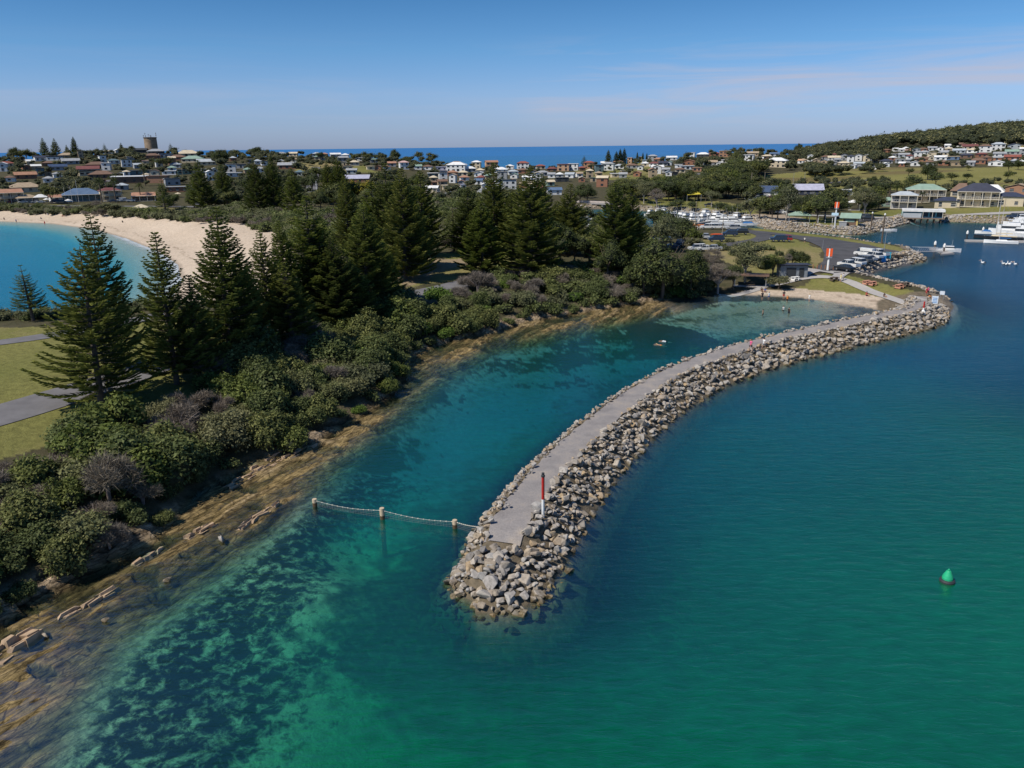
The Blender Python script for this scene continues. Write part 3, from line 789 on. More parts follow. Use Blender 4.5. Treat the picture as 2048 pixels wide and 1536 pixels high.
rocks = []  # (pos, s, euler, var, zone)
def add_rock(x, y, s, zone, lift=0.0, tilt=.5):
    z = ground(x, y)
    rocks.append(((x, y, z + s * .12 + lift), s, (random.uniform(-tilt, tilt), random.uniform(-tilt, tilt), random.uniform(0, 2 * PI)), random.randrange(14), zone))
bl = np.r_[0, np.cumsum(np.hypot(*np.diff(BWL, axis=0).T))]
def bw_at(s):
    x = np.interp(s, bl, BWL[:, 0]); y = np.interp(s, bl, BWL[:, 1])
    tx = np.interp(s, bl, _tan[:, 0]); ty = np.interp(s, bl, _tan[:, 1]); n = math.hypot(tx, ty)
    return x, y, tx / n, ty / n
s = -4.2
while s < bl[-1] - 1:
    x, y, tx, ty = bw_at(max(s, 0))
    if s < 0: x += tx * s; y += ty * s
    tip = s < 1.5
    step = .57 if s < 30 else .64
    sz0 = (.44 if s < 6 else .37) if s < 40 else .43
    half = 1.35
    # inside (left = +n)
    lo = -4.8 if not tip else -4.7
    hi = (4.3 if s < 25 else 3.6)
    o = lo
    if s < 0:
        q = math.sqrt(max(0, 1 - (s / 5.2) ** 2)); lo *= q; hi *= q; o = lo
    while o < hi:
        if tip or abs(o) > half:
            sz = sz0 * random.uniform(.55, 1.35)
            if random.random() < (.2 if tip else .12): sz *= 1.55
            if o > 0 and not tip: sz *= .8
            jx, jy = random.uniform(-.3, .3), random.uniform(-.3, .3)
            ox = x - ty * o + jx; oy = y + tx * o + jy
            if o < -4.2 or o > 3.9 or s < -3.8:
                if random.random() < .8: add_rock(ox, oy, sz * 1.05, 'bw', lift=.05)
            else:
                add_rock(ox, oy, sz, 'bw', lift=.12)
                if random.random() < .42: add_rock(ox + .3, oy, sz * .75, 'bw', lift=.38)
        o += step * random.uniform(.8, 1.15)
    s += step
def bank(pts, z, w0, w1, step, size, zone):
    P = P0(pts, z); L = np.r_[0, np.cumsum(np.hypot(*np.diff(P, axis=0).T))]
    s = 0
    while s < L[-1]:
        x = np.interp(s, L, P[:, 0]); y = np.interp(s, L, P[:, 1])
        x2 = np.interp(s + .5, L, P[:, 0]); y2 = np.interp(s + .5, L, P[:, 1])
        dx, dy = x2 - x, y2 - y; n = math.hypot(dx, dy) + 1e-9; dx /= n; dy /= n
        o = -w0
        while o < w1:
            add_rock(x - dy * o + random.uniform(-.3, .3) * step, y + dx * o + random.uniform(-.3, .3) * step, size * random.uniform(.6, 1.35), zone, lift=.1)
            o += step
        s += step
bank([(1904, 603), (1872, 591), (1825, 581), (1754, 566), (1727, 556), (1737, 549), (1756, 541), (1781, 536), (1812, 530), (1850, 523)], 0, -.2, 4.6, .85, .55, 'cove')
bank([(1850, 523), (1851, 516), (1832, 512), (1830, 505), (1818, 502)], 0, -.2, 2.5, .9, .5, 'cove')
bank([(1818, 503), (1791, 500), (1761, 497), (1725, 490), (1700, 486), (1640, 479), (1580, 472), (1536, 468)], 0, .3, 4.2, 1.3, .55, 'spit')
bank([(1500, 443), (1510, 450), (1536, 457), (1600, 463), (1650, 467), (1700, 471), (1722, 470), (1748, 464), (1792, 453), (1815, 447), (1828, 441)], 0, -.2, 6.2, 1.0, .62, 'far')
bank([(1880, 443), (1920, 445), (2000, 447), (2060, 448), (2200, 452)], 0, -.2, 5, 1.1, .6, 'far')
bank([(1158, 419), (1190, 418), (1240, 420), (1290, 422), (1340, 424), (1430, 430), (1480, 438), (1500, 443)], 0, -.2, 3, 1.8, .7, 'far')
bank([(1808, 603), (1818, 610), (1808, 621), (1790, 629)], 1.4, .9, 1.5, .75, .45, 'cove')
def psize(it): return it[1] / max(proj(it[0])[2], 1)
def in_view(it, m=60):
    a, b_, c_ = proj(it[0]); return c_ > 0 and -m < a < 2048 + m and -m < b_ < 1536 + m
rocks = [r_ for r_ in rocks if in_view(r_, 200)]
rocks.sort(key=lambda r_: -psize(r_) * (1 if r_[0][2] > -.1 else .3))
for r_ in rocks[:300]:
    o = link('boulder', ROCKS[r_[3]], None, r_[0]); o.rotation_euler = r_[2]; o.scale = (r_[1],) * 3
    o['category'] = 'boulder'
    big = r_[1] > .85
    o['label'] = 'large angular boulder in the rock armour around the near end of the breakwater' if big else 'smaller tan or grey boulder in the rock armour at the near end of the breakwater'
    o['group'] = 'large boulders at the breakwater tip' if big else 'smaller boulders along the near breakwater'
V, Fc, rv = joined([(r_[0], r_[1], r_[2], r_[3]) for r_ in rocks[300:]], RA)
me = mesh_from('rock_armour', V, Fc, [ROCK_M])
a_ = me.attributes.new('rv', 'FLOAT', 'POINT'); a_.data.foreach_set('value', rv.astype(np.float32))
tag(link('rock_armour', me), 'heaped tan and grey boulders armouring the rest of the breakwater and harbour banks', 'boulders', kind='stuff')

# rock slabs lying on the shelf
slab_m = simple('slab_mat', (.36, .26, .17), .85, noise=.3, scale=1.2, bump=.5)
def slab(px, py, L, Wd, Hh, label, da=0.0, z=None):
    p = at_z(px, py, .15); rnd = random.Random(int(px * 7 + py)); z0 = max(ground(p[0], p[1]), -.35)
    mb = MB(); n = max(3, int(L / 1.1))
    for k in range(n * 3):
        i = k % n; row = k // n
        if rnd.random() < .2: continue
        sx = L / n * rnd.uniform(.8, 1.25); sy = Wd * rnd.uniform(.3, .55); sz = Hh * rnd.uniform(.5, .9)
        cx = (i + .5 - n / 2) * L / n + rnd.uniform(-.25, .25); cy = (row - 1) * Wd * .34 + rnd.uniform(-.12, .12) * Wd; cz = (row - 1) * Hh * .16 + rnd.uniform(-.3, .1) * Hh
        b0 = len(mb.v); mb.box((cx, cy, cz), (sx, sy, sz), rnd.uniform(-.2, .2), taper=rnd.uniform(.62, .9))
        mb.v[b0:] = [(x + rnd.uniform(-.2, .2), y + rnd.uniform(-.1, .1), z - (y - cy) * .35 + rnd.uniform(-.05, .05)) for x, y, z in mb.v[b0:]]
    o = mb.build('rock_slab', slab_m, None, (p[0], p[1], z0 + .02), sdir + da)
    tag(o, label, 'rock slab')
slab(545, 918, 8.5, 1.5, .55, 'long pale sandstone slab jutting from the shore below the scrub, upper one', .04)
slab(598, 903, 4.2, .9, .4, 'short pale sandstone slab reaching toward the net post from the shore', .02)
slab(500, 950, 6.5, 1.1, .45, 'pale layered sandstone slab at the foot of the scrub near the long slab', -.02)
slab(25, 1290, 3.6, 1.5, .9, 'thick brown sandstone block at the left edge of the photo', .1)
slab(180, 1200, 4.0, .8, .45, 'flat tan sandstone slab beside the shaded shore scrub at lower left', .0)
slab(300, 1108, 3.0, 1.0, .5, 'cracked tan slab at the edge of the scrub shadow', .05)
slab(520, 1030, 5.5, .5, .4, 'narrow dark rust coloured rock rib running toward the first net post', .05)
slab(400, 1060, 3.0, .8, .35, 'weathered low rock slab between the scrub and the water', .0)
for px, py, s_, lb in [(442, 1080, .55, 'single rounded orange brown boulder sitting alone on the shelf'), (335, 1160, .35, 'small rounded ochre stone on the submerged shelf'),
                       (212, 1240, .3, 'small ochre stone on the shelf below the scrub shadow'), (90, 1272, .35, 'round tan stone right of the thick sandstone block')]:
    p = at_z(px, py, .1)
    o = link('boulder', ROCKS[5], None, (p[0], p[1], .08), random.uniform(0, 6), s_ * 1.1); tag(o, lb, 'boulder')

# ------------------------------------------------------------------ gravel path on the breakwater, roads
def strip(name, P, w, mat, zoff=.03, z=None, label=None, closed=False, kind='structure', jag=0.0, n_across=4, step=1.0):
    P = np.asarray(P)
    q = resample(P, step) if len(P) > 2 else P
    tn = np.gradient(q, axis=0); tn /= np.linalg.norm(tn, axis=1)[:, None]
    V = []; n = len(q)
    for i in range(n):
        wl = (w[0] + (w[1] - w[0]) * i / (n - 1)) if hasattr(w, '__len__') else w
        a = wl / 2 + (random.uniform(-jag, jag) if jag else 0); b_ = wl / 2 + (random.uniform(-jag, jag) if jag else 0)
        for k in range(n_across):
            o = -b_ + (a + b_) * k / (n_across - 1)
            x = q[i, 0] - tn[i, 1] * o; y = q[i, 1] + tn[i, 0] * o
            V.append((x, y, (ground(x, y) if z is None else z) + zoff))
    idx = np.arange(n * n_across).reshape(n, n_across)
    Fq = np.stack([idx[:-1, :-1], idx[1:, :-1], idx[1:, 1:], idx[:-1, 1:]], -1).reshape(-1, 4)[:, ::-1]
    o = link(name, mesh_from(name, V, Fq, [mat], True))
    return tag(o, kind=kind)
def gravel():
    t = NT('gravel_mat'); g_ = t.n('ShaderNodeNewGeometry')
    a = t.n('ShaderNodeTexNoise', {'Vector': g_.outputs['Position'], 'Scale': .45, 'Detail': 7.0, 'Roughness': .65}); b = t.n('ShaderNodeTexNoise', {'Vector': g_.outputs['Position'], 'Scale': 7.0, 'Detail': 6.0, 'Roughness': .8})
    c = t.ramp(a.outputs[0], [(.3, (.19, .175, .17)), (.5, (.25, .23, .22)), (.62, (.30, .265, .235)), (.75, (.37, .31, .24))])
    c = t.mix(1.0, c, t.ramp(b.outputs[0], [(.3, .72), (.7, 1.25)]), 'MULTIPLY')
    bp = t.n('ShaderNodeBump', {'Height': b.outputs[0], 'Strength': .4, 'Distance': .05})
    s_ = t.n('ShaderNodeBsdfPrincipled', {'Base Color': c, 'Roughness': .95, 'Normal': bp.outputs[0]}); t.t.links.new(s_.outputs[0], t.out.inputs[0]); return t.m
gravel_m = gravel()
asph_m = simple('asphalt_mat', (.075, .073, .076), .9, noise=.25, scale=.25)
asph2_m = simple('worn_asphalt_mat', (.15, .145, .15), .9, noise=.2, scale=.4)
conc_m = simple('concrete_mat', (.36, .34, .32), .9, noise=.1, scale=1.0)
s0 = 2.6
PATHL = np.array([bw_at(s_)[:2] for s_ in np.arange(s0, bl[-1], 1.0)])
strip('gravel_path', PATHL, 2.95, gravel_m, zoff=.10, jag=.16, n_across=6)
strip('road', P0([(-260, 905), (-80, 850), (0, 822), (60, 806), (120, 786), (190, 763), (255, 744), (320, 722), (390, 698), (500, 660), (640, 620), (760, 590), (850, 569), (940, 549), (1010, 530), (1090, 518)], 5.6), (5.6, 5), asph2_m, zoff=.06)
strip('road', P0([(-200, 705), (0, 687), (60, 678), (110, 664), (180, 652), (260, 640), (340, 620)], 5.3), 4.2, asph2_m, zoff=.06)
def sheet(name, pts, z, mat, zoff=.05, sub=1.5):
    """polygon draped over the ground"""
    P = P0(pts, z)
    bm = bmesh.new()
    vs = [bm.verts.new((p[0], p[1], 0)) for p in P]
    f = bm.faces.new(vs); bmesh.ops.triangulate(bm, faces=[f])
    for _ in range(5):
        es = [e for e in bm.edges if e.calc_length() > sub * 3]
        if not es: break
        bmesh.ops.subdivide_edges(bm, edges=es, cuts=1); bmesh.ops.triangulate(bm, faces=bm.faces)
    for v in bm.verts: v.co.z = ground(v.co.x, v.co.y) + zoff
    bm.normal_update()
    for fc in bm.faces:
        if fc.normal.z < 0: fc.normal_flip()
    me = bpy.data.meshes.new(name); bm.to_mesh(me); bm.free(); me.materials.append(mat)
    return tag(link(name, me), kind='structure')
sheet('car_park', [(1490, 459), (1536, 463), (1600, 471), (1660, 476), (1720, 485), (1780, 497), (1812, 503), (1830, 511), (1800, 519), (1765, 527), (1725, 537), (1700, 544), (1625, 541), (1632, 533), (1646, 521), (1649, 508), (1641, 496), (1620, 486), (1590, 479), (1560, 472), (1520, 467), (1490, 466)], 2.6, asph_m, .16)
strip('road', P0([(1500, 462), (1528, 468), (1533, 474), (1515, 482), (1470, 488), (1440, 494), (1380, 500)], 2.8), 5, asph_m, zoff=.12)
strip('footpath', P0([(1536, 558), (1560, 556), (1590, 552), (1620, 548), (1665, 550), (1690, 555), (1720, 566), (1760, 576), (1800, 585), (1832, 594), (1845, 601)], 2.3), 2.2, conc_m, zoff=.12)
sheet('forecourt', [(1612, 537), (1700, 545), (1684, 555), (1664, 552), (1668, 547), (1640, 543), (1620, 549), (1602, 549)], 2.3, conc_m, .18)
strip('footpath', P0([(1460, 573), (1490, 571), (1530, 563), (1545, 558)], 2.0), 1.6, conc_m, zoff=.1)
strip('road', P0([(1560, 425), (1660, 432), (1720, 434), (1800, 432), (1880, 427), (2000, 426), (2200, 427)], 2.8), 4.5, conc_m, zoff=.15, step=3)
strip('road', P0([(1700, 441), (1740, 440), (1775, 436)], 2.5), 7, asph_m, zoff=.18, step=3)
strip('road', P0([(-300, 408), (0, 411), (150, 409), (300, 409), (420, 414)], 3.8), 7, asph2_m, zoff=.2, step=3)
strip('footpath', P0([(1200, 413), (1300, 415), (1400, 421), (1480, 424)], 3), 5, conc_m, zoff=.15, step=3)
def rstrip(name, pts, w, mat, zoff=.4):
    P = []
    for px, py in pts:
        g = on_ground(px, py)
        if g: P.append((g.x, g.y))
    strip(name, P, w, mat, zoff=zoff, step=4)
rstrip('road', [(1378, 352), (1410, 349), (1432, 342), (1440, 338)], 8, asph2_m)
rstrip('road', [(1480, 381), (1560, 374), (1640, 366), (1740, 361)], 8, asph_m)
rstrip('road', [(622, 395), (624, 372), (628, 350), (632, 335)], 7, asph2_m)
rstrip('road', [(90, 377), (150, 372), (210, 364), (240, 360)], 9, asph2_m)

# ------------------------------------------------------------------ foliage
def leaf_mat(name, cols, rand=.22, transl=.25):
    t = NT(name)
    oi = t.n('ShaderNodeObjectInfo'); a = t.n('ShaderNodeAttribute', attribute_name='lv')
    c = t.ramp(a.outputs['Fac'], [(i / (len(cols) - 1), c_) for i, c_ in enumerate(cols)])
    r1 = t.ramp(oi.outputs['Random'], [(0, (1 - rand, 1 - rand * .8, 1 - rand)), (.35, (1, 1 + rand * .2, .9)), (.7, (1 + rand, 1 + rand * .7, 1)), (1, (1 + rand * .2, 1 + rand * .5, 1 - rand))])
    c = t.mix(1.0, c, r1, 'MULTIPLY')
    d = t.n('ShaderNodeBsdfPrincipled', {'Base Color': c, 'Roughness': .65, 'Specular IOR Level': .12})
    tl = t.n('ShaderNodeBsdfTranslucent', {'Color': c})
    m = t.n('ShaderNodeMixShader', {0: transl, 1: d.outputs[0], 2: tl.outputs[0]})
    t.t.links.new(m.outputs[0], t.out.inputs[0]); return t.m
LM = {
    'pine': leaf_mat('pine_leaf', [(.045, .062, .020), (.105, .13, .036), (.24, .25, .07)], .22, .35),
    'scrub': leaf_mat('scrub_leaf', [(.045, .058, .026), (.105, .125, .050), (.22, .235, .105)], .3, .33),
    'olive': leaf_mat('olive_leaf', [(.075, .08, .045), (.145, .15, .085), (.25, .25, .15)], .22, .33),
    'light': leaf_mat('bright_leaf', [(.05, .085, .02), (.10, .16, .035), (.18, .24, .06)], .15),
    'grey': leaf_mat('twig_grey', [(.10, .082, .07), (.18, .15, .135), (.29, .25, .235)], .15, 0.0),
    'far': leaf_mat('far_leaf', [(.040, .052, .024), (.080, .094, .040), (.145, .15, .065)], .4),
    'dark': leaf_mat('dark_leaf', [(.028, .042, .018), (.058, .076, .030), (.12, .135, .05)], .2),
}
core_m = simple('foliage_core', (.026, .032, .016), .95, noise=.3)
bark_m = simple('bark', (.11, .085, .065), .9, noise=.3, scale=4)
pale_bark_m = simple('pale_bark', (.36, .32, .27), .9, noise=.25, scale=3)

def quads_from(P, U, Wv, lv):
    """rhombus leaves: centre P, half axes U (long) and Wv (short)"""
    V = np.stack([P - U, P + Wv, P + U, P - Wv], 1).reshape(-1, 3)
    Fq = np.arange(len(V)).reshape(-1, 4)
    return V, Fq, np.repeat(lv, 4)
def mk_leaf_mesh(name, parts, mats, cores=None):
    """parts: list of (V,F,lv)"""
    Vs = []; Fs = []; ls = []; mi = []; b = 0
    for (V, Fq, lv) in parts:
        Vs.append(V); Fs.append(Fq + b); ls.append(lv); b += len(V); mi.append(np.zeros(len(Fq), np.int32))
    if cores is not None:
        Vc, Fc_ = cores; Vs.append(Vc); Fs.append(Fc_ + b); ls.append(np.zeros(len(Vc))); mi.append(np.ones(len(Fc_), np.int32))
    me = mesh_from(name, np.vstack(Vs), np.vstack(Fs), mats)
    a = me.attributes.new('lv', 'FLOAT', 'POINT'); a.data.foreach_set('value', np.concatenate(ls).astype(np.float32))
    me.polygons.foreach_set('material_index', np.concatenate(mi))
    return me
def unit(v): return v / (np.linalg.norm(v, axis=-1, keepdims=True) + 1e-9)
def ellipsoid(c, r, n=10, m=6):
    V = [];
    for j in range(m + 1):
        ph = PI * j / m - PI / 2
        for i in range(n):
            th = 2 * PI * i / n
            V.append((c[0] + r[0] * math.cos(ph) * math.cos(th), c[1] + r[1] * math.cos(ph) * math.sin(th), c[2] + r[2] * math.sin(ph)))
    idx = np.arange((m + 1) * n).reshape(m + 1, n)
    Fq = np.stack([idx[:-1], np.roll(idx[:-1], -1, 1), np.roll(idx[1:], -1, 1), idx[1:]], -1).reshape(-1, 4)
    return np.array(V), Fq
def cloud(lobes, n, size, rng, clump=5, spread=.35, asp=.55, zmin=-.35, core=.78, upb=.5):
    """leaf clumps over a set of ellipsoid lobes (cx,cy,cz,rx,ry,rz)"""
    L = np.array(lobes); w = (L[:, 3] * L[:, 4] + L[:, 3] * L[:, 5]); w /= w.sum()
    nc = n // clump
    k = rng.choice(len(L), nc, p=w)
    d = unit(rng.normal(size=(nc, 3))); d[:, 2] = np.where(d[:, 2] < zmin, -d[:, 2], d[:, 2])
    sh = rng.uniform(.82, 1.06, nc)[:, None]
    cen = L[k, :3] + d * L[k, 3:] * sh
    # drop clumps buried in other lobes
    keep = np.ones(nc, bool)
    for j in range(len(L)):
        q = ((cen - L[j, :3]) / L[j, 3:]); ins_ = (q ** 2).sum(1) < .62
        keep &= ~(ins_ & (k != j))
    cen, d, k = cen[keep], d[keep], k[keep]; nc = len(cen)
    clv = np.clip(rng.normal(.5, .22, nc) + (cen[:, 2] - L[:, 2].mean()) * .03, 0, 1)
    P = np.repeat(cen, clump, 0) + rng.normal(size=(nc * clump, 3)) * spread * size * 2.0
    nrm = unit(np.repeat(d, clump, 0) * .8 + rng.normal(size=(nc * clump, 3)) * .55 + np.array([0, 0, upb]))
    t1 = unit(np.cross(nrm, rng.normal(size=nrm.shape))); t2 = np.cross(nrm, t1)
    s_ = rng.uniform(.6, 1.3, nc * clump)[:, None] * size
    lv = np.clip(np.repeat(clv, clump) + rng.normal(0, .12, nc * clump), 0, 1)
    part = quads_from(P, t1 * s_, t2 * s_ * asp, lv)
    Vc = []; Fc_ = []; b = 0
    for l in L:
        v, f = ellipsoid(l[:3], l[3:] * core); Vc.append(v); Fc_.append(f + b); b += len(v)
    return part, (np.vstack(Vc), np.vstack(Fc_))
def twigs(lobes, n, length, wdt, rng):
    L = np.array(lobes); k = rng.integers(0, len(L), n)
    d = unit(rng.normal(size=(n, 3)) + np.array([0, 0, .4])); d[:, 2] = np.abs(d[:, 2]) * .9
    P = L[k, :3] + d * L[k, 3:] * rng.uniform(.35, .98, n)[:, None]
    u = unit(d + rng.normal(size=(n, 3)) * .5) * length * rng.uniform(.5, 1.2, n)[:, None]
    w_ = unit(np.cross(u, rng.normal(size=(n, 3)))) * wdt
    return quads_from(P, u, w_, np.clip(rng.normal(.5, .25, n), 0, 1))
def lobes_bush(rng, r=2.6, h=2.6, n=7):
    out = []
    for i in range(n):
        a = rng.uniform(0, 2 * PI); q = math.sqrt(rng.uniform(0, 1)) * r * .72
        rr = rng.uniform(.30, .52) * r
        out.append((q * math.cos(a), q * math.sin(a), h * rng.uniform(.30, .62) * (1 - .45 * (q / r) ** 2), rr, rr * rng.uniform(.8, 1.2), rr * rng.uniform(.7, 1.0) * h / r))
    return out
def trunk_mb(rng, h, r0, n=4, spread=1.0, top=.9):
    mb = MB()
    for i in range(n):
        a = rng.uniform(0, 2 * PI); s_ = spread * rng.uniform(.3, 1)
        p0 = Vector((0, 0, -.5)); p1 = Vector((.1 * s_ * math.cos(a), .1 * s_ * math.sin(a), h * .35)); p2 = Vector((s_ * math.cos(a), s_ * math.sin(a), h * top * rng.uniform(.75, 1)))
        mb.tube(p0, p1, r0, r0 * .75, 6); mb.tube(p1, p2, r0 * .6, r0 * .12, 6)
    return mb

PROTO = {}
def proto(key, name, cat, crown_me, trunk_me, grp=None, third=None):
    PROTO[key] = (name, cat, crown_me, trunk_me, grp, third)
def plant(key, loc, rz, sc, label, group=None, crown='crown'):
    name, cat, cm_, tm_, g, third = PROTO[key]
    e = empty(name, loc, rz, label, cat, group or g, sc)
    link(crown, cm_, e)
    if tm_: link('trunk', tm_, e)
    return e
# scrub bushes
for i in range(5):
    rng = np.random.default_rng(300 + i)
    lb = lobes_bush(rng, 2.6, 3.4, 8)
    part, core = cloud(lb, 5200, .17, rng, clump=8, spread=.75)
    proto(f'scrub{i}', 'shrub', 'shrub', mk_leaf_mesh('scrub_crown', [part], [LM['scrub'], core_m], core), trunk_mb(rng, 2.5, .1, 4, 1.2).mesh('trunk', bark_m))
for i in range(3):
    rng = np.random.default_rng(330 + i)
    lb = lobes_bush(rng, 2.4, 3.0, 8)
    part, core = cloud(lb, 4200, .14, rng, clump=8, spread=.9)
    proto(f'olive{i}', 'shrub', 'shrub', mk_leaf_mesh('olive_crown', [part, twigs(lb, 500, .35, .012, rng)], [LM['olive'], core_m], core), trunk_mb(rng, 2.2, .08, 5, 1.3).mesh('trunk', bark_m))
for i in range(3):
    rng = np.random.default_rng(350 + i)
    lb = lobes_bush(rng, 2.3, 2.8, 7)
    tw = twigs(lb, 5200, .42, .013, rng)
    tm = trunk_mb(rng, 2.6, .07, 9, 1.9)
    proto(f'twig{i}', 'bare_shrub', 'shrub', mk_leaf_mesh('twig_crown', [tw], [LM['grey']]), tm.mesh('trunk', simple('dead_wood', (.24, .20, .185), .9)))
# dense low mass (round bright green bush)
for i in range(2):
    rng = np.random.default_rng(370 + i)
    lb = lobes_bush(rng, 2.0, 2.0, 6)
    part, core = cloud(lb, 4000, .13, rng, clump=8, spread=.8)
    proto(f'bright{i}', 'shrub', 'shrub', mk_leaf_mesh('bright_crown', [part], [LM['light'], core_m], core), trunk_mb(rng, 1.6, .07, 3, .8).mesh('trunk', bark_m))

# Norfolk pines, unit = metres for a 20 m tree
def pine_mesh(seed, Ht=20.0, rad=5.0, dens=1.0, gap=.62, low=.06, lift=.22, open_=.0):
    rng = np.random.default_rng(seed)
    P = []; U = []; Wd = []; lv = []; mb = MB()
    mb.tube((0, 0, -.6), (0, 0, Ht * .5), .34, .20, 9); mb.tube((0, 0, Ht * .5), (0, 0, Ht * .985), .20, .03, 7)
    z = Ht * low + .6; k = 0
    while z < Ht - .25:
        f = (z / Ht)
        prof = min(1, (1 - f) ** .78 * 1.12) * (.78 + .22 * min(1, f / .14))
        L0 = max(rad * prof, .25)
        nb = 6 if f < .85 else 5
        if rng.random() < open_: z += gap; continue
        a0 = rng.uniform(0, 2 * PI)
        for j in range(nb):
            a = a0 + 2 * PI * j / nb + rng.normal(0, .12)
            L = L0 * rng.uniform(.72, 1.12)
            if rng.random() < .06: L *= .5
            dx, dy = math.cos(a), math.sin(a)
            rise = lift + f * .35 + rng.normal(0, .05)
            m = max(3, int(L / .20 * dens))
            tt = np.linspace(.14, 1, m)
            zz = z - .10 * L * np.sin(tt * PI) + rise * L * tt ** 2.2
            sp = np.stack([dx * L * tt, dy * L * tt, zz], 1)
            mb.tube((0, 0, z), (dx * L * .8, dy * L * .8, z - .06 * L + rise * L * .6), .05 * (L / rad) + .015, .012, 4, cap=False)
            bl_ = (.22 + .9 * np.sin(np.clip(tt, 0, 1) * PI * .86) * min(1, L / 3.2)) * rng.uniform(.8, 1.15, m)
            for side in (-1, 1, 0):
                if side == 0:
                    dirv = np.stack([dx * .8 + 0 * tt, dy * .8 + 0 * tt, .9 + 0 * tt], 1); ln = bl_ * .42
                else:
                    dirv = np.stack([dx * .75 - side * dy * .8 + 0 * tt, dy * .75 + side * dx * .8 + 0 * tt, .34 + rng.normal(0, .12, m)], 1); ln = bl_
                dirv = unit(dirv + rng.normal(0, .10, (m, 3)))
                U_ = dirv * ln[:, None] / 2
                cen = sp + U_
                w_ = unit(np.cross(dirv, np.array([0, 0, 1.0]) + rng.normal(0, .3, (m, 3)))) * (.075 + .035 * rng.random(m))[:, None] * 1.25
                v2 = unit(np.cross(dirv, w_)) * .085
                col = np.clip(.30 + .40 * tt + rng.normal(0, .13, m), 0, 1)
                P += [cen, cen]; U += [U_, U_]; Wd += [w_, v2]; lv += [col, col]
        z += gap * rng.uniform(.85, 1.15) * (1 - .35 * f); k += 1
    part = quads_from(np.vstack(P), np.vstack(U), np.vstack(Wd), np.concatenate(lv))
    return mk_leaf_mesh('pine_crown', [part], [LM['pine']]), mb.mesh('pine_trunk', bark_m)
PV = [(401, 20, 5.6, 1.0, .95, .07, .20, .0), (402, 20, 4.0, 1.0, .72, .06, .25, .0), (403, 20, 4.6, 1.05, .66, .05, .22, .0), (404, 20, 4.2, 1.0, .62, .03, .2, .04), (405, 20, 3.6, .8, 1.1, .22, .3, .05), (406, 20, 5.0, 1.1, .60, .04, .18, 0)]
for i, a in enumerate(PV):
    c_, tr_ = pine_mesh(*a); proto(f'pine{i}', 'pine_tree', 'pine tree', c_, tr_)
print('pine faces', [len(PROTO[f'pine{i}'][2].polygons) for i in range(6)])

def hit(px, py):
    for k in range(60):
        g = on_ground(px, py + k * .7, 0.0)
        if g and g.z > .05 and math.hypot(g.x, g.y) < 3000: return g
    return g
def solve_base(ax, ay, by):
    bx = ax
    for _ in range(6):
        g = hit(bx, by)
        lo, hi = 1, 60
        for _ in range(30):
            m = (lo + hi) / 2
            if proj((g.x, g.y, g.z + m))[1] > ay: lo = m
            else: hi = m
        bx += ax - proj((g.x, g.y, g.z + m))[0]
    return g, m
TREES = []
def pine(ax, ay, by, var, wr, label, grp=None):
    g, h = solve_base(ax, ay, by)
    k = h / 20.0; base_r = PV[var][2]
    wxy = (wr * h / 2) / base_r
    e_ = plant(f'pine{var}', (g.x, g.y, g.z - .1), random.uniform(0, 6), (wxy, wxy, k), label, grp)
    e_.rotation_euler = (R(random.gauss(0, .8)), R(random.gauss(0, .8)), e_.rotation_euler[2])
    TREES.append((g.x, g.y, wxy * base_r, h))
    return g, h
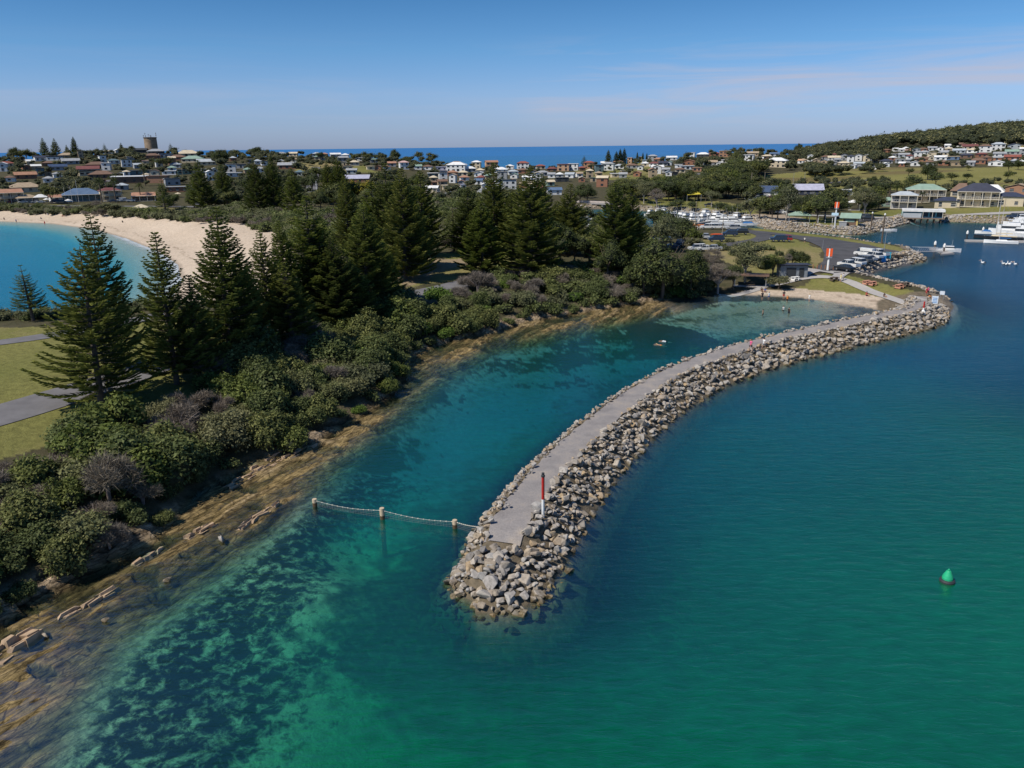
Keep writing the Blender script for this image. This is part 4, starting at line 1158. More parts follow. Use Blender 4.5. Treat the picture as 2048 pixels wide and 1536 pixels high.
PL = [
 (148, 487, 808, 0, .66, 'tall wide Norfolk pine with tiered branches beside the bend of the path, nearest tree'),
 (176, 420, 735, 0, .46, 'tallest thin open Norfolk pine rising behind the wide near pine, bay water showing through'),
 (310, 457, 768, 1, .42, 'slim dense Norfolk pine second from the path bend, in front of the bay'),
 (424, 408, 728, 2, .50, 'tall full Norfolk pine third along the row, its top against the sand'),
 (518, 456, 690, 1, .46, 'Norfolk pine with its tip against the dune sand'),
 (45, 528, 642, 4, .60, 'small open young Norfolk pine standing alone at the bay edge on the left'),
 (606, 386, 640, 3, .44, 'tall Norfolk pine right of the dune sand with yellow green tip'),
 (570, 520, 700, 3, .50, 'lower Norfolk pine in front of the tall one right of the dune sand'),
 (722, 410, 620, 5, .50, 'broad Norfolk pine left of the tallest central clump'),
 (665, 470, 655, 2, .50, 'mid height Norfolk pine wedged between the dune pine and the central clump'),
 (770, 322, 545, 3, .36, 'tall Norfolk pine at the left of the central clump reaching over the roofs'),
 (800, 335, 560, 5, .42, 'tall dark Norfolk pine in the middle of the central clump'),
 (842, 338, 512, 3, .42, 'Norfolk pine at the right side of the central clump'),
 (760, 480, 600, 2, .55, 'bushy Norfolk pine low in front of the central clump'),
 (905, 410, 502, 4, .50, 'small dark conical Norfolk pine right of the central clump'),
 (962, 402, 548, 5, .56, 'Norfolk pine overhanging the bare ground beside the parked white wagon'),
 (985, 322, 500, 3, .40, 'tall thin topped Norfolk pine behind the bare clearing'),
 (1061, 334, 548, 5, .52, 'broad tall Norfolk pine with bare lower trunk above the grey scrub'),
 (1082, 345, 500, 3, .42, 'Norfolk pine half hidden behind the broad one with bare lower trunk'),
 (1141, 365, 510, 2, .50, 'Norfolk pine between the broad pine and the campground cars'),
 (1234, 362, 548, 5, .46, 'tall Norfolk pine left of the pair above the dark she oak'),
 (1262, 376, 540, 5, .46, 'Norfolk pine right of the pair above the dark she oak'),
 (395, 318, 418, 3, .62, 'far Norfolk pine behind the beach, leftmost of the dark row in the town park'),
 (440, 328, 412, 3, .62, 'far Norfolk pine second in the dark row of the town park'),
 (506, 318, 428, 5, .60, 'dense dark far Norfolk pine at the centre of the park row'),
 (540, 314, 426, 5, .56, 'dense dark far Norfolk pine touching its right neighbour in the park row'),
 (582, 334, 432, 3, .56, 'far Norfolk pine at the right end of the dark park row'),
 (653, 323, 410, 5, .56, 'left one of two dark pines beside the straight town street'),
 (673, 312, 410, 5, .56, 'right one of two dark pines beside the straight town street'),
 (322, 354, 432, 4, .60, 'small thin pine behind the beach gazebo'),
 (84, 275, 314, 3, .55, 'leftmost conifer on the ridge skyline'), (107, 276, 314, 3, .60, 'second conifer from the left on the ridge skyline'),
 (145, 273, 316, 5, .5, 'third and thinnest tipped conifer on the ridge skyline'), (132, 289, 314, 3, .5, 'small conifer just left of the thin tipped one on the ridge'),
 (208, 286, 306, 4, .6, 'tiny conifer on the ridge between the group and the water tower'), (241, 285, 305, 3, .6, 'little conifer left of the water tower'), (340, 285, 303, 4, .6, 'tiny conifer right of the water tower'),
 (1217, 299, 320, 5, .55, 'left dark cone shaped pine against the ocean'), (1241, 297, 319, 5, .5, 'second cone shaped pine against the ocean'), (1249, 296, 319, 5, .5, 'tallest cone shaped pine against the ocean'), (1233, 302, 319, 5, .6, 'lowest pine of the trio against the ocean'),
 (1168, 310, 332, 4, .7, 'thin dark pine by the ocean edge between red roofed houses'), (1275, 303, 318, 5, .35, 'narrow conifer right of the ocean trio'), (1286, 304, 318, 5, .35, 'narrow conifer second right of the ocean trio'), (1294, 305, 318, 5, .35, 'narrow conifer farthest right of the ocean trio'),
]
PL += [(480, 505, 705, 2, .5, 'mid height Norfolk pine between the full third one and the sand tipped one'), (556, 440, 650, 5, .42, 'Norfolk pine against the dune just left of the tall yellow green tipped one'), (372, 545, 760, 1, .5, 'short Norfolk pine between the slim second one and the full third one'),
 (635, 455, 640, 3, .5, 'Norfolk pine between the two tall ones right of the dune sand'), (690, 350, 520, 5, .34, 'thin topped Norfolk pine behind the broad one left of the central clump'), (745, 360, 540, 3, .5, 'full Norfolk pine filling the left of the central clump'),
 (820, 400, 535, 2, .6, 'lower wide Norfolk pine at the right foot of the central clump'), (935, 372, 505, 3, .5, 'Norfolk pine left of the thin topped one by the clearing'), (1025, 385, 505, 5, .5, 'Norfolk pine between the thin topped and the broad tall one'), (700, 520, 650, 5, .7, 'low wide Norfolk pine at the base of the broad left one'), (1110, 400, 505, 3, .5, 'Norfolk pine just left of the campground pine')]
for a in PL:
    a = list(a)
    if a[2] > 480 and a[0] > 560: a[4] *= 1.42
    elif a[2] > 600: a[4] *= 1.12
    pine(*a)
# ------------------------------------------------------------------ houses
PAL = {
 'white': (.74, .74, .72), 'cream': (.62, .53, .38), 'tan': (.40, .31, .21), 'brick': (.33, .16, .10), 'brown': (.19, .12, .085), 'grey': (.34, .35, .36),
 'dark': (.06, .065, .07), 'teal': (.13, .19, .21), 'blue': (.11, .17, .27), 'pale blue': (.42, .46, .49), 'peach': (.60, .38, .24), 'yellow': (.66, .50, .18),
 'green': (.26, .36, .29), 'red': (.27, .095, .07), 'maroon': (.19, .075, .068), 'orange': (.38, .21, .13), 'charcoal': (.055, .06, .085), 'navy': (.045, .055, .09),
 'lilac': (.42, .42, .52), 'pink': (.62, .42, .38), 'aqua': (.16, .50, .58), 'solar': (.05, .08, .15), 'terracotta': (.42, .23, .15)}
_wm = {}; _rm = {}
def wall_m(c):
    if c not in _wm: _wm[c] = simple('wall_' + c.replace(' ', '_'), tuple(v * .88 for v in PAL[c]), .8, noise=.09, scale=.7, rand=.08)
    return _wm[c]
def roof_m(c):
    if c not in _rm:
        t = NT('roof_' + c.replace(' ', '_'))
        tc = t.n('ShaderNodeTexCoord')
        wv = t.n('ShaderNodeTexWave', {'Vector': tc.outputs['Object'], 'Scale': 1.3, 'Distortion': .3}, bands_direction='X')
        nz = t.n('ShaderNodeTexNoise', {'Vector': tc.outputs['Object'], 'Scale': .5, 'Detail': 5.0})
        f = t.ramp(wv.outputs[0], [(0, .84), (1, 1.06)]); f2 = t.ramp(nz.outputs[0], [(.3, .82), (.7, 1.1)])
        col = t.mix(1.0, t.mix(1.0, tuple(PAL[c]), f, 'MULTIPLY'), f2, 'MULTIPLY')
        b = t.n('ShaderNodeBsdfPrincipled', {'Base Color': col, 'Roughness': .6, 'Specular IOR Level': .25})
        t.t.links.new(b.outputs[0], t.out.inputs[0]); _rm[c] = t.m
    return _rm[c]
glass_m = simple('window_glass', (.028, .036, .045), .15, noise=.3, scale=.8, spec=.6)
frame_m = simple('white_trim', (.70, .69, .66), .7)
post_m = simple('pale_post', (.60, .55, .45), .8)
steel_m = simple('grey_steel', (.33, .34, .35), .45, metal=.4)
dark_m = simple('dark_paint', (.035, .04, .045), .6)
HOUSES = []   # (px, x, y, z, w, d, h)
def roof_shape(kind, w, d, h, rh, ov=.5):
    mb = MB(); a = w / 2 + ov; b_ = d / 2 + ov; t_ = .16
    if kind == 'hip':
        r = max(a - b_, a * .12)
        V = [(-a, -b_, h), (a, -b_, h), (a, b_, h), (-a, b_, h), (-r, 0, h + rh), (r, 0, h + rh)]
        V += [(x, y, z - t_) for x, y, z in V[:4]]
        mb.add(V, [(0, 1, 5, 4), (2, 3, 4, 5), (1, 2, 5), (3, 0, 4), (0, 6, 7, 1), (1, 7, 8, 2), (2, 8, 9, 3), (3, 9, 6, 0), (9, 8, 7, 6)])
    elif kind == 'gable':
        V = [(-a, -b_, h), (a, -b_, h), (a, b_, h), (-a, b_, h), (-a, 0, h + rh), (a, 0, h + rh)]
        V += [(x, y, z - t_) for x, y, z in V]
        mb.add(V, [(0, 1, 5, 4), (2, 3, 4, 5), (6, 10, 11, 7), (8, 11, 10, 9), (0, 6, 7, 1), (2, 8, 9, 3), (0, 4, 10, 6), (4, 3, 9, 10), (1, 7, 11, 5), (5, 11, 8, 2)])
    elif kind == 'gfront':
        V = [(-a, -b_, h), (a, -b_, h), (a, b_, h), (-a, b_, h), (0, -b_, h + rh), (0, b_, h + rh)]
        V += [(x, y, z - t_) for x, y, z in V]
        mb.add(V, [(0, 4, 5, 3), (4, 1, 2, 5), (6, 9, 11, 10), (10, 11, 8, 7), (0, 3, 9, 6), (1, 7, 8, 2), (0, 6, 10, 4), (4, 10, 7, 1), (3, 5, 11, 9), (5, 2, 8, 11)])
    else:
        mb.box((0, 0, h + .12), (2 * a, 2 * b_, .26))
        if kind == 'skill':
            mb = MB(); V = [(-a, -b_, h + rh * .5), (a, -b_, h + rh * .5), (a, b_, h), (-a, b_, h)]
            V += [(x, y, z - .2) for x, y, z in V]
            mb.add(V, [(0, 1, 2, 3), (7, 6, 5, 4), (0, 4, 5, 1), (1, 5, 6, 2), (2, 6, 7, 3), (3, 7, 4, 0)])
    return mb
def house(cx, by, wpx, st, kind, wall, roof, where, d=None, rot=None, label=None, ver=False, name='house', cat='house', hs=2.8, rp=None, wins=True, group=None):
    g = hit(cx, by)
    dep_ = proj(g)[2]
    w = max(wpx * dep_ / F, 3.0)
    d = d or min(max(w * .62, 5.5), 13)
    h = st * hs
    rnd = random.Random(int(cx * 31 + by * 7))
    az_ = math.atan2(g.x, g.y)
    rot = (-az_ + R(rnd.uniform(-14, 14))) if rot is None else (-az_ + R(rot))
    g2 = Vector((g.x + math.sin(az_) * d * .5, g.y + math.cos(az_) * d * .5, 0)); g2.z = ground(g2.x, g2.y)
    zb = min(g.z, g2.z); zt_ = max(g.z, g2.z)
    e = empty(name, (g2.x, g2.y, zt_ - .1), rot, None, cat)
    base = zb - zt_ - 1.0
    mb = MB(); mb.box((0, 0, (h + base) / 2), (w, d, h - base))
    rh = rp if rp is not None else min(w, d) * .24
    if kind in ('gable',):
        mb.add([(-w / 2 + .01, -d / 2, h), (-w / 2 + .01, d / 2, h), (-w / 2 + .01, 0, h + rh * .9)], [(0, 1, 2)]); mb.add([(w / 2 - .01, -d / 2, h), (w / 2 - .01, d / 2, h), (w / 2 - .01, 0, h + rh * .9)], [(0, 2, 1)])
    if kind == 'gfront':
        mb.add([(-w / 2, -d / 2 + .01, h), (w / 2, -d / 2 + .01, h), (0, -d / 2 + .01, h + rh * .9)], [(0, 1, 2)])
    mb.build('wall', wall_m(wall), e)
    rf = roof_shape(kind, w, d, h, rh).build('roof', roof_m(roof), e)
    if w > 8 and rnd.random() < .18 and kind in ('hip', 'gable'):
        MB().box((w * .2, d * .1, h + rh * .8), (.6, .6, 1.3)).build('chimney', wall_m('brick'), rf)
    if wins:
        for s_ in range(st):
            nw = max(1, min(4, int(w / 3.6)))
            zc = s_ * hs + 1.45
            for k in range(nw):
                if dep_ > 850 and rnd.random() < .4: continue
                ww = rnd.choice([1.2, 1.6, 2.2]) if nw > 1 else 1.6
                x = -w / 2 + w * (k + .5) / nw + rnd.uniform(-.3, .3)
                wd = MB().box((x, -d / 2 - .03, zc), (ww, .10, 1.25 if rnd.random() < .75 else 1.9)).build('window', glass_m, e)
                if dep_ < 480: MB().box((x, -d / 2 - .10, zc), (ww + .16, .06, .10)).box((x, -d / 2 - .10, zc - .66), (ww + .16, .10, .08)).build('frame', frame_m, wd)
    if ver:
        vb = MB()
        for s_ in range(st): vb.box((0, -d / 2 - 1.1, s_ * hs + .0 if s_ == 0 else s_ * hs), (w, 2.1, .16))
        vb.box((0, -d / 2 - 1.1, h - .1), (w + .5, 2.3, .12))
        vb.build('verandah', post_m, e)
        n_ = max(3, int(w / 3))
        for k in range(n_ + 1):
            MB().box((-w / 2 + w * k / n_, -d / 2 - 2.05, h / 2 - .1), (.22, .22, h - .1)).build('post', post_m, e)
        if st > 1:
            rl = MB()
            for s_ in range(1, st):
                rl.box((0, -d / 2 - 2.1, s_ * hs + 1.0), (w, .06, .07))
                for k in range(int(w / .8)): rl.box((-w / 2 + .4 + k * .8, -d / 2 - 2.1, s_ * hs + .5), (.05, .05, .9))
            rl.build('railing', frame_m, e)
    HOUSES.append(dict(o=e, px=cx, py=by, x=g2.x, y=g2.y, z=zt_, w=w, d=d, h=h + rh, wpx=wpx, wall=wall, roof=roof, kind=kind, st=st, where=where, label=label, group=group))
    return e
KN = {'hip': 'hipped', 'gable': 'gabled', 'gfront': 'front gabled', 'flat': 'flat', 'skill': 'sloping'}
RIDGE, LHILL, LSHOP, CEN, OCN, MID, RHILL, RFRONT, VAL = 'on the left ridge', 'on the left hillside', 'along the beach street', 'on the middle hill', 'in the ocean front rows', 'behind the holiday park', 'on the right hillside', 'above the harbour', 'below the forest'
T = [
 (14, 334, 26, 1, 'hip', 'cream', 'red', LHILL), (8, 343, 15, 2, 'gfront', 'white', 'white', LHILL), (84, 322, 26, 1, 'gable', 'white', 'charcoal', RIDGE), (112, 321, 30, 1, 'skill', 'white', 'grey', RIDGE),
 (134, 317, 30, 1, 'hip', 'tan', 'tan', RIDGE), (163, 322, 9, 3, 'flat', 'tan', 'tan', RIDGE), (142, 329, 32, 1, 'gable', 'grey', 'grey', LHILL), (98, 333, 22, 1, 'hip', 'brown', 'brown', LHILL),
 (117, 341, 32, 1, 'gable', 'grey', 'solar', LHILL), (194, 337, 38, 1, 'hip', 'brick', 'brown', LHILL), (178, 346, 40, 1, 'gable', 'brick', 'maroon', LHILL), (180, 351, 42, 1, 'skill', 'cream', 'white', LHILL),
 (205, 357, 46, 1, 'hip', 'brown', 'brown', LHILL), (214, 341, 16, 2, 'flat', 'white', 'white', LHILL), (228, 328, 20, 1, 'hip', 'white', 'teal', LHILL), (52, 358, 38, 1, 'gable', 'brick', 'orange', LHILL),
 (82, 353, 14, 2, 'skill', 'teal', 'grey', LHILL), (52, 385, 60, 1, 'hip', 'cream', 'tan', LHILL), (280, 350, 60, 1, 'flat', 'teal', 'dark', LHILL), (340, 350, 26, 1, 'flat', 'white', 'white', LHILL), (370, 349, 30, 1, 'skill', 'green', 'pale blue', LHILL),
 (282, 306, 24, 1, 'gable', 'dark', 'dark', RIDGE), (312, 309, 30, 1, 'hip', 'dark', 'grey', RIDGE), (377, 314, 44, 1, 'hip', 'cream', 'cream', RIDGE), (332, 316, 26, 1, 'skill', 'white', 'white', RIDGE), (306, 318, 28, 1, 'hip', 'brick', 'brown', RIDGE),
 (357, 321, 30, 1, 'hip', 'brick', 'brown', LHILL), (387, 325, 40, 1, 'hip', 'cream', 'green', LHILL), (414, 331, 36, 1, 'gable', 'cream', 'pale blue', LHILL), (409, 346, 13, 1, 'flat', 'white', 'grey', LHILL), (430, 346, 14, 1, 'gfront', 'white', 'white', LHILL),
 (463, 345, 18, 2, 'skill', 'white', 'white', CEN), (468, 354, 28, 1, 'flat', 'white', 'white', CEN), (421, 361, 15, 2, 'gfront', 'white', 'white', LHILL), (237, 306, 13, 1, 'gfront', 'white', 'white', RIDGE), (216, 308, 13, 1, 'hip', 'cream', 'cream', RIDGE),
 (196, 314, 12, 1, 'hip', 'orange', 'brown', RIDGE), (292, 329, 11, 1, 'flat', 'cream', 'pink', LHILL), (262, 322, 13, 1, 'skill', 'grey', 'white', LHILL), (352, 336, 20, 1, 'hip', 'grey', 'pale blue', LHILL), (345, 330, 13, 2, 'gable', 'brick', 'cream', LHILL),
 (575, 338, 34, 1, 'gable', 'brick', 'grey', CEN), (695, 340, 20, 1, 'gfront', 'cream', 'brown', CEN), (704, 348, 20, 1, 'gable', 'pale blue', 'grey', CEN), (563, 306, 20, 1, 'hip', 'white', 'grey', CEN), (587, 312, 17, 1, 'gable', 'cream', 'cream', CEN),
 (634, 311, 16, 1, 'hip', 'pale blue', 'pale blue', CEN), (649, 312, 13, 1, 'hip', 'brown', 'terracotta', CEN), (671, 311, 20, 1, 'gable', 'grey', 'white', CEN), (691, 310, 14, 1, 'hip', 'white', 'white', CEN), (716, 366, 48, 1, 'gable', 'brick', 'lilac', CEN),
 (741, 340, 15, 1, 'flat', 'cream', 'cream', CEN), (808, 339, 18, 2, 'hip', 'white', 'pink', CEN), (725, 311, 12, 1, 'hip', 'white', 'grey', CEN), (722, 322, 14, 1, 'hip', 'white', 'grey', CEN), (640, 320, 22, 1, 'hip', 'cream', 'green', CEN), (685, 322, 20, 1, 'gable', 'grey', 'grey', CEN),
 (520, 345, 20, 1, 'hip', 'white', 'grey', CEN), (600, 352, 16, 1, 'hip', 'pale blue', 'teal', CEN),
 (856, 340, 17, 1, 'hip', 'white', 'brown', OCN), (914, 344, 38, 2, 'hip', 'white', 'white', OCN), (884, 341, 22, 1, 'flat', 'lilac', 'lilac', OCN), (953, 337, 18, 2, 'hip', 'cream', 'white', OCN), (983, 331, 24, 2, 'gable', 'peach', 'orange', OCN),
 (913, 328, 22, 1, 'hip', 'brown', 'brown', OCN), (1020, 338, 15, 1, 'hip', 'white', 'white', OCN), (1046, 337, 24, 2, 'hip', 'white', 'red', OCN), (1081, 337, 18, 1, 'hip', 'cream', 'red', OCN), (938, 344, 26, 1, 'hip', 'grey', 'white', OCN),
 (926, 352, 19, 1, 'hip', 'cream', 'cream', OCN), (960, 354, 22, 1, 'gfront', 'white', 'white', OCN), (867, 354, 23, 1, 'flat', 'teal', 'white', OCN), (1000, 346, 30, 1, 'hip', 'white', 'white', OCN), (1026, 350, 20, 1, 'hip', 'white', 'pale blue', OCN),
 (962, 362, 14, 1, 'hip', 'pink', 'red', OCN), (1013, 379, 38, 2, 'skill', 'white', 'pale blue', MID), (958, 369, 15, 1, 'gable', 'white', 'blue', MID), (868, 373, 11, 1, 'flat', 'orange', 'orange', MID), (865, 385, 24, 1, 'gable', 'cream', 'white', MID),
 (926, 378, 11, 1, 'flat', 'white', 'lilac', MID), (890, 380, 9, 1, 'flat', 'cream', 'cream', MID), (1045, 347, 20, 1, 'hip', 'brick', 'brown', OCN), (1085, 352, 22, 1, 'hip', 'grey', 'grey', OCN), (905, 352, 20, 1, 'hip', 'brick', 'orange', OCN), (1055, 362, 18, 1, 'gable', 'white', 'white', MID),
 (1126, 342, 23, 2, 'flat', 'peach', 'red', OCN), (1147, 341, 19, 2, 'flat', 'white', 'white', OCN), (1104, 344, 19, 1, 'hip', 'brown', 'maroon', OCN), (1178, 338, 20, 2, 'hip', 'orange', 'red', OCN), (1164, 342, 12, 1, 'hip', 'brown', 'red', OCN),
 (1198, 344, 17, 2, 'flat', 'teal', 'dark', OCN), (1217, 341, 22, 2, 'hip', 'white', 'grey', OCN), (1212, 328, 20, 1, 'gable', 'white', 'white', OCN), (1236, 323, 19, 1, 'hip', 'brown', 'orange', OCN), (1260, 323, 9, 2, 'flat', 'peach', 'peach', OCN),
 (1281, 323, 7, 2, 'flat', 'yellow', 'tan', OCN), (1305, 318, 18, 2, 'hip', 'grey', 'grey', OCN), (1290, 333, 15, 1, 'hip', 'cream', 'white', OCN), (1290, 326, 9, 1, 'flat', 'pale blue', 'pale blue', OCN), (1264, 337, 21, 1, 'hip', 'grey', 'brown', OCN), (1281, 340, 11, 1, 'gfront', 'white', 'charcoal', OCN),
 (1308, 333, 18, 1, 'hip', 'white', 'maroon', OCN), (1326, 332, 17, 1, 'gable', 'grey', 'charcoal', OCN), (1338, 331, 12, 1, 'gfront', 'pale blue', 'green', OCN), (1314, 341, 24, 1, 'gable', 'pale blue', 'white', OCN), (1332, 346, 15, 1, 'gable', 'grey', 'grey', OCN),
 (1337, 352, 12, 1, 'gfront', 'white', 'pale blue', OCN), (1350, 352, 9, 1, 'flat', 'dark', 'dark', OCN), (1343, 319, 20, 1, 'gable', 'white', 'white', OCN), (1318, 324, 19, 1, 'hip', 'brown', 'orange', OCN), (1103, 356, 14, 1, 'gable', 'white', 'grey', MID), (1119, 356, 15, 1, 'hip', 'grey', 'white', MID),
 (1140, 356, 17, 1, 'gable', 'white', 'pale blue', MID), (1124, 364, 26, 1, 'skill', 'dark', 'white', MID), (1230, 355, 16, 1, 'flat', 'cream', 'white', MID), (1246, 356, 15, 1, 'gable', 'grey', 'grey', MID), (1205, 374, 22, 2, 'gable', 'brick', 'cream', MID), (1100, 372, 15, 1, 'gable', 'green', 'cream', MID),
 (1108, 390, 28, 1, 'gable', 'white', 'blue', MID), (1406, 313, 24, 1, 'hip', 'dark', 'white', OCN), (1385, 316, 9, 2, 'flat', 'white', 'white', OCN), (1428, 312, 20, 1, 'hip', 'brick', 'red', OCN), (1450, 314, 22, 2, 'skill', 'orange', 'white', OCN), (1378, 330, 28, 1, 'gfront', 'brick', 'orange', OCN),
 (1420, 331, 26, 1, 'gable', 'grey', 'tan', OCN), (1373, 339, 26, 1, 'flat', 'white', 'white', OCN), (1395, 343, 18, 1, 'flat', 'orange', 'orange', OCN), (1357, 336, 14, 1, 'flat', 'white', 'white', MID), (1360, 346, 19, 1, 'hip', 'cream', 'brown', MID), (1438, 332, 9, 1, 'gfront', 'white', 'white', OCN), (1449, 326, 12, 1, 'flat', 'white', 'white', OCN),
 (1495, 322, 24, 2, 'flat', 'white', 'white', VAL), (1505, 312, 22, 1, 'gable', 'tan', 'tan', VAL), (1533, 318, 18, 1, 'hip', 'brown', 'cream', VAL), (1548, 313, 17, 1, 'gable', 'white', 'blue', VAL), (1566, 295, 8, 1, 'hip', 'brown', 'white', VAL), (1582, 294, 8, 1, 'hip', 'grey', 'white', VAL), (1595, 297, 15, 1, 'gable', 'white', 'white', VAL),
 (1553, 335, 40, 2, 'hip', 'cream', 'white', VAL), (1598, 327, 18, 1, 'hip', 'white', 'peach', VAL), (1520, 323, 11, 1, 'gable', 'cream', 'white', VAL), (1687, 332, 20, 1, 'hip', 'cream', 'cream', VAL), (1718, 333, 20, 1, 'gable', 'grey', 'pale blue', VAL), (1707, 337, 9, 1, 'gfront', 'white', 'white', VAL),
 (1668, 321, 24, 1, 'gable', 'white', 'cream', VAL), (1651, 319, 16, 1, 'hip', 'grey', 'brown', VAL), (1668, 314, 11, 1, 'hip', 'cream', 'maroon', VAL), (1620, 323, 10, 2, 'gfront', 'white', 'white', VAL), (1606, 326, 14, 1, 'hip', 'cream', 'tan', VAL), (1674, 325, 12, 1, 'gable', 'grey', 'grey', VAL), (1747, 339, 9, 1, 'gfront', 'white', 'grey', VAL),
 (1898, 296, 15, 1, 'gable', 'white', 'white', RHILL), (1920, 294, 21, 1, 'hip', 'white', 'brown', RHILL), (1938, 299, 28, 1, 'gable', 'cream', 'maroon', RHILL), (1948, 290, 8, 1, 'hip', 'cream', 'orange', RHILL), (1969, 305, 23, 2, 'hip', 'white', 'brown', RHILL), (1995, 301, 24, 2, 'hip', 'white', 'pale blue', RHILL),
 (2002, 287, 16, 1, 'gable', 'white', 'brown', RHILL), (2022, 288, 22, 1, 'flat', 'cream', 'cream', RHILL), (2028, 303, 23, 2, 'gfront', 'pale blue', 'charcoal', RHILL), (2025, 310, 27, 1, 'gable', 'grey', 'green', RHILL), (2024, 321, 28, 1, 'gable', 'brick', 'red', RHILL), (2046, 304, 9, 2, 'flat', 'yellow', 'cream', RHILL),
 (1998, 314, 22, 1, 'gable', 'white', 'grey', RHILL), (1962, 315, 19, 1, 'hip', 'brick', 'maroon', RHILL), (1932, 317, 23, 1, 'hip', 'brown', 'charcoal', RHILL), (1955, 328, 30, 1, 'hip', 'brick', 'brown', RHILL), (1918, 307, 23, 1, 'gable', 'pale blue', 'pale blue', RHILL), (1945, 306, 19, 1, 'hip', 'white', 'cream', RHILL),
 (1890, 311, 25, 1, 'hip', 'cream', 'grey', RHILL), (1867, 313, 23, 1, 'gfront', 'cream', 'cream', RHILL), (1848, 310, 18, 1, 'hip', 'white', 'grey', RHILL), (1864, 301, 16, 1, 'gable', 'white', 'grey', RHILL), (1905, 320, 24, 1, 'flat', 'blue', 'cream', RHILL), (1880, 321, 22, 1, 'gable', 'white', 'white', RHILL),
 (1842, 324, 24, 1, 'gable', 'orange', 'brown', RHILL), (1830, 332, 17, 1, 'gfront', 'white', 'white', RHILL), (1888, 331, 18, 1, 'hip', 'brick', 'brown', RHILL), (1913, 332, 18, 1, 'flat', 'tan', 'tan', RHILL), (1938, 332, 20, 1, 'gable', 'grey', 'grey', RHILL), (1992, 332, 26, 1, 'gfront', 'white', 'white', RHILL),
 (1800, 325, 18, 1, 'flat', 'grey', 'white', RHILL), (1808, 315, 20, 1, 'gable', 'pale blue', 'grey', RHILL), (1819, 318, 12, 1, 'hip', 'white', 'maroon', RHILL), (1820, 326, 12, 1, 'hip', 'grey', 'grey', RHILL), (1802, 304, 11, 1, 'gable', 'white', 'white', RHILL), (1811, 301, 10, 1, 'hip', 'pink', 'white', RHILL), (1824, 303, 9, 1, 'hip', 'peach', 'peach', RHILL),
 (1790, 303, 10, 1, 'gable', 'white', 'white', RHILL), (1785, 321, 14, 1, 'hip', 'brick', 'white', RHILL), (1772, 328, 24, 1, 'hip', 'grey', 'charcoal', RHILL), (1772, 334, 10, 1, 'gfront', 'white', 'white', RHILL), (1973, 322, 16, 1, 'hip', 'brick', 'brown', RHILL), (1860, 331, 14, 1, 'hip', 'grey', 'brown', RHILL)]
for a in T: house(*a)
rndh = random.Random(41)
def infill(pts, n, where):
    poly = np.array(pts, float); lo = poly.min(0); hi_ = poly.max(0); k = 0; tries = 0
    while k < n and tries < 900:
        tries += 1
        px, py = rndh.uniform(lo[0], hi_[0]), rndh.uniform(lo[1], hi_[1])
        if not inside(np.array([px]), np.array([py]), poly)[0]: continue
        w = rndh.uniform(11, 19)
        if any(abs(h['px'] - px) < (h['wpx'] + w) * .5 and abs(h['py'] - py) < 6.5 for h in HOUSES): continue
        house(px, py, w, 1 if rndh.random() < .8 else 2, rndh.choice(['hip', 'hip', 'gable', 'gfront', 'skill']), rndh.choice(['white', 'cream', 'brick', 'grey', 'tan', 'white']), rndh.choice(['white', 'grey', 'brown', 'charcoal', 'pale blue', 'terracotta', 'cream', 'tan', 'green']), where); k += 1
infill([(0, 318), (300, 312), (540, 318), (540, 350), (300, 360), (0, 372)], 24, LHILL)
infill([(560, 310), (720, 312), (840, 330), (840, 345), (560, 330)], 10, CEN)
infill([(860, 345), (1100, 346), (1100, 378), (870, 378)], 20, MID)
infill([(1100, 345), (1340, 330), (1350, 352), (1110, 372)], 10, OCN)
infill([(1600, 318), (1770, 322), (1770, 334), (1600, 332)], 8, VAL)
infill([(1770, 305), (2048, 296), (2048, 333), (1780, 334)], 16, RHILL)
# street front and harbour buildings
house(20, 407, 46, 2, 'gable', 'cream', 'terracotta', LSHOP, label='cream two storey building with arched ground floor at the far left of the beach street', ver=True, name='shop', cat='building')
house(54, 406, 38, 1, 'hip', 'grey', 'tan', LSHOP, label='low grey building with verandah posts beside the arched cream one', ver=True, name='shop', cat='building')
house(114, 405, 24, 1, 'gable', 'white', 'terracotta', LSHOP, label='small shop with a pink terracotta awning roof', ver=True, name='shop', cat='shop')
house(166, 403, 70, 1, 'hip', 'teal', 'blue', LSHOP, hs=3.6, rp=3.2, label='wide pavilion with big blue hipped roof on the beach street', ver=True, name='pavilion', cat='building')
house(222, 402, 36, 2, 'hip', 'cream', 'maroon', LSHOP, label='cream two storey building with red roof behind the palms', ver=True, name='shop', cat='building')
house(245, 380, 22, 1, 'hip', 'grey', 'pale blue', LSHOP, label='small blue grey hipped roof above the red roofed street building', name='shop', cat='building')
house(262, 367, 66, 1, 'flat', 'brown', 'white', LHILL, hs=4, label='long brown commercial block with pale flat roof', name='commercial_block', cat='building', d=18)
house(318, 366, 38, 1, 'flat', 'terracotta', 'brown', LHILL, hs=4.4, label='orange brown windowless block right of the long brown one', name='commercial_block', cat='building', wins=False)
house(345, 371, 28, 1, 'skill', 'grey', 'white', LHILL, hs=4, label='grey shed with white sloping roof end', name='shed', cat='shed')
house(290, 402, 42, 1, 'gable', 'brown', 'terracotta', LSHOP, label='brown shop with faded terracotta roof partly behind pines', ver=True, name='shop', cat='shop')
house(356, 384, 40, 1, 'flat', 'brick', 'grey', LSHOP, label='low red brick wall like building behind the park pines', name='shop', cat='building')
house(1535, 395, 42, 1, 'gable', 'white', 'solar', RFRONT, label='white club building with rows of blue solar panels on its roof', name='clubhouse', cat='building', rp=3)
house(1614, 390, 56, 1, 'gable', 'navy', 'lilac', RFRONT, hs=2.6, label='long shed with pale lilac metal roof and dark blue wall', name='shed', cat='shed', rp=3)
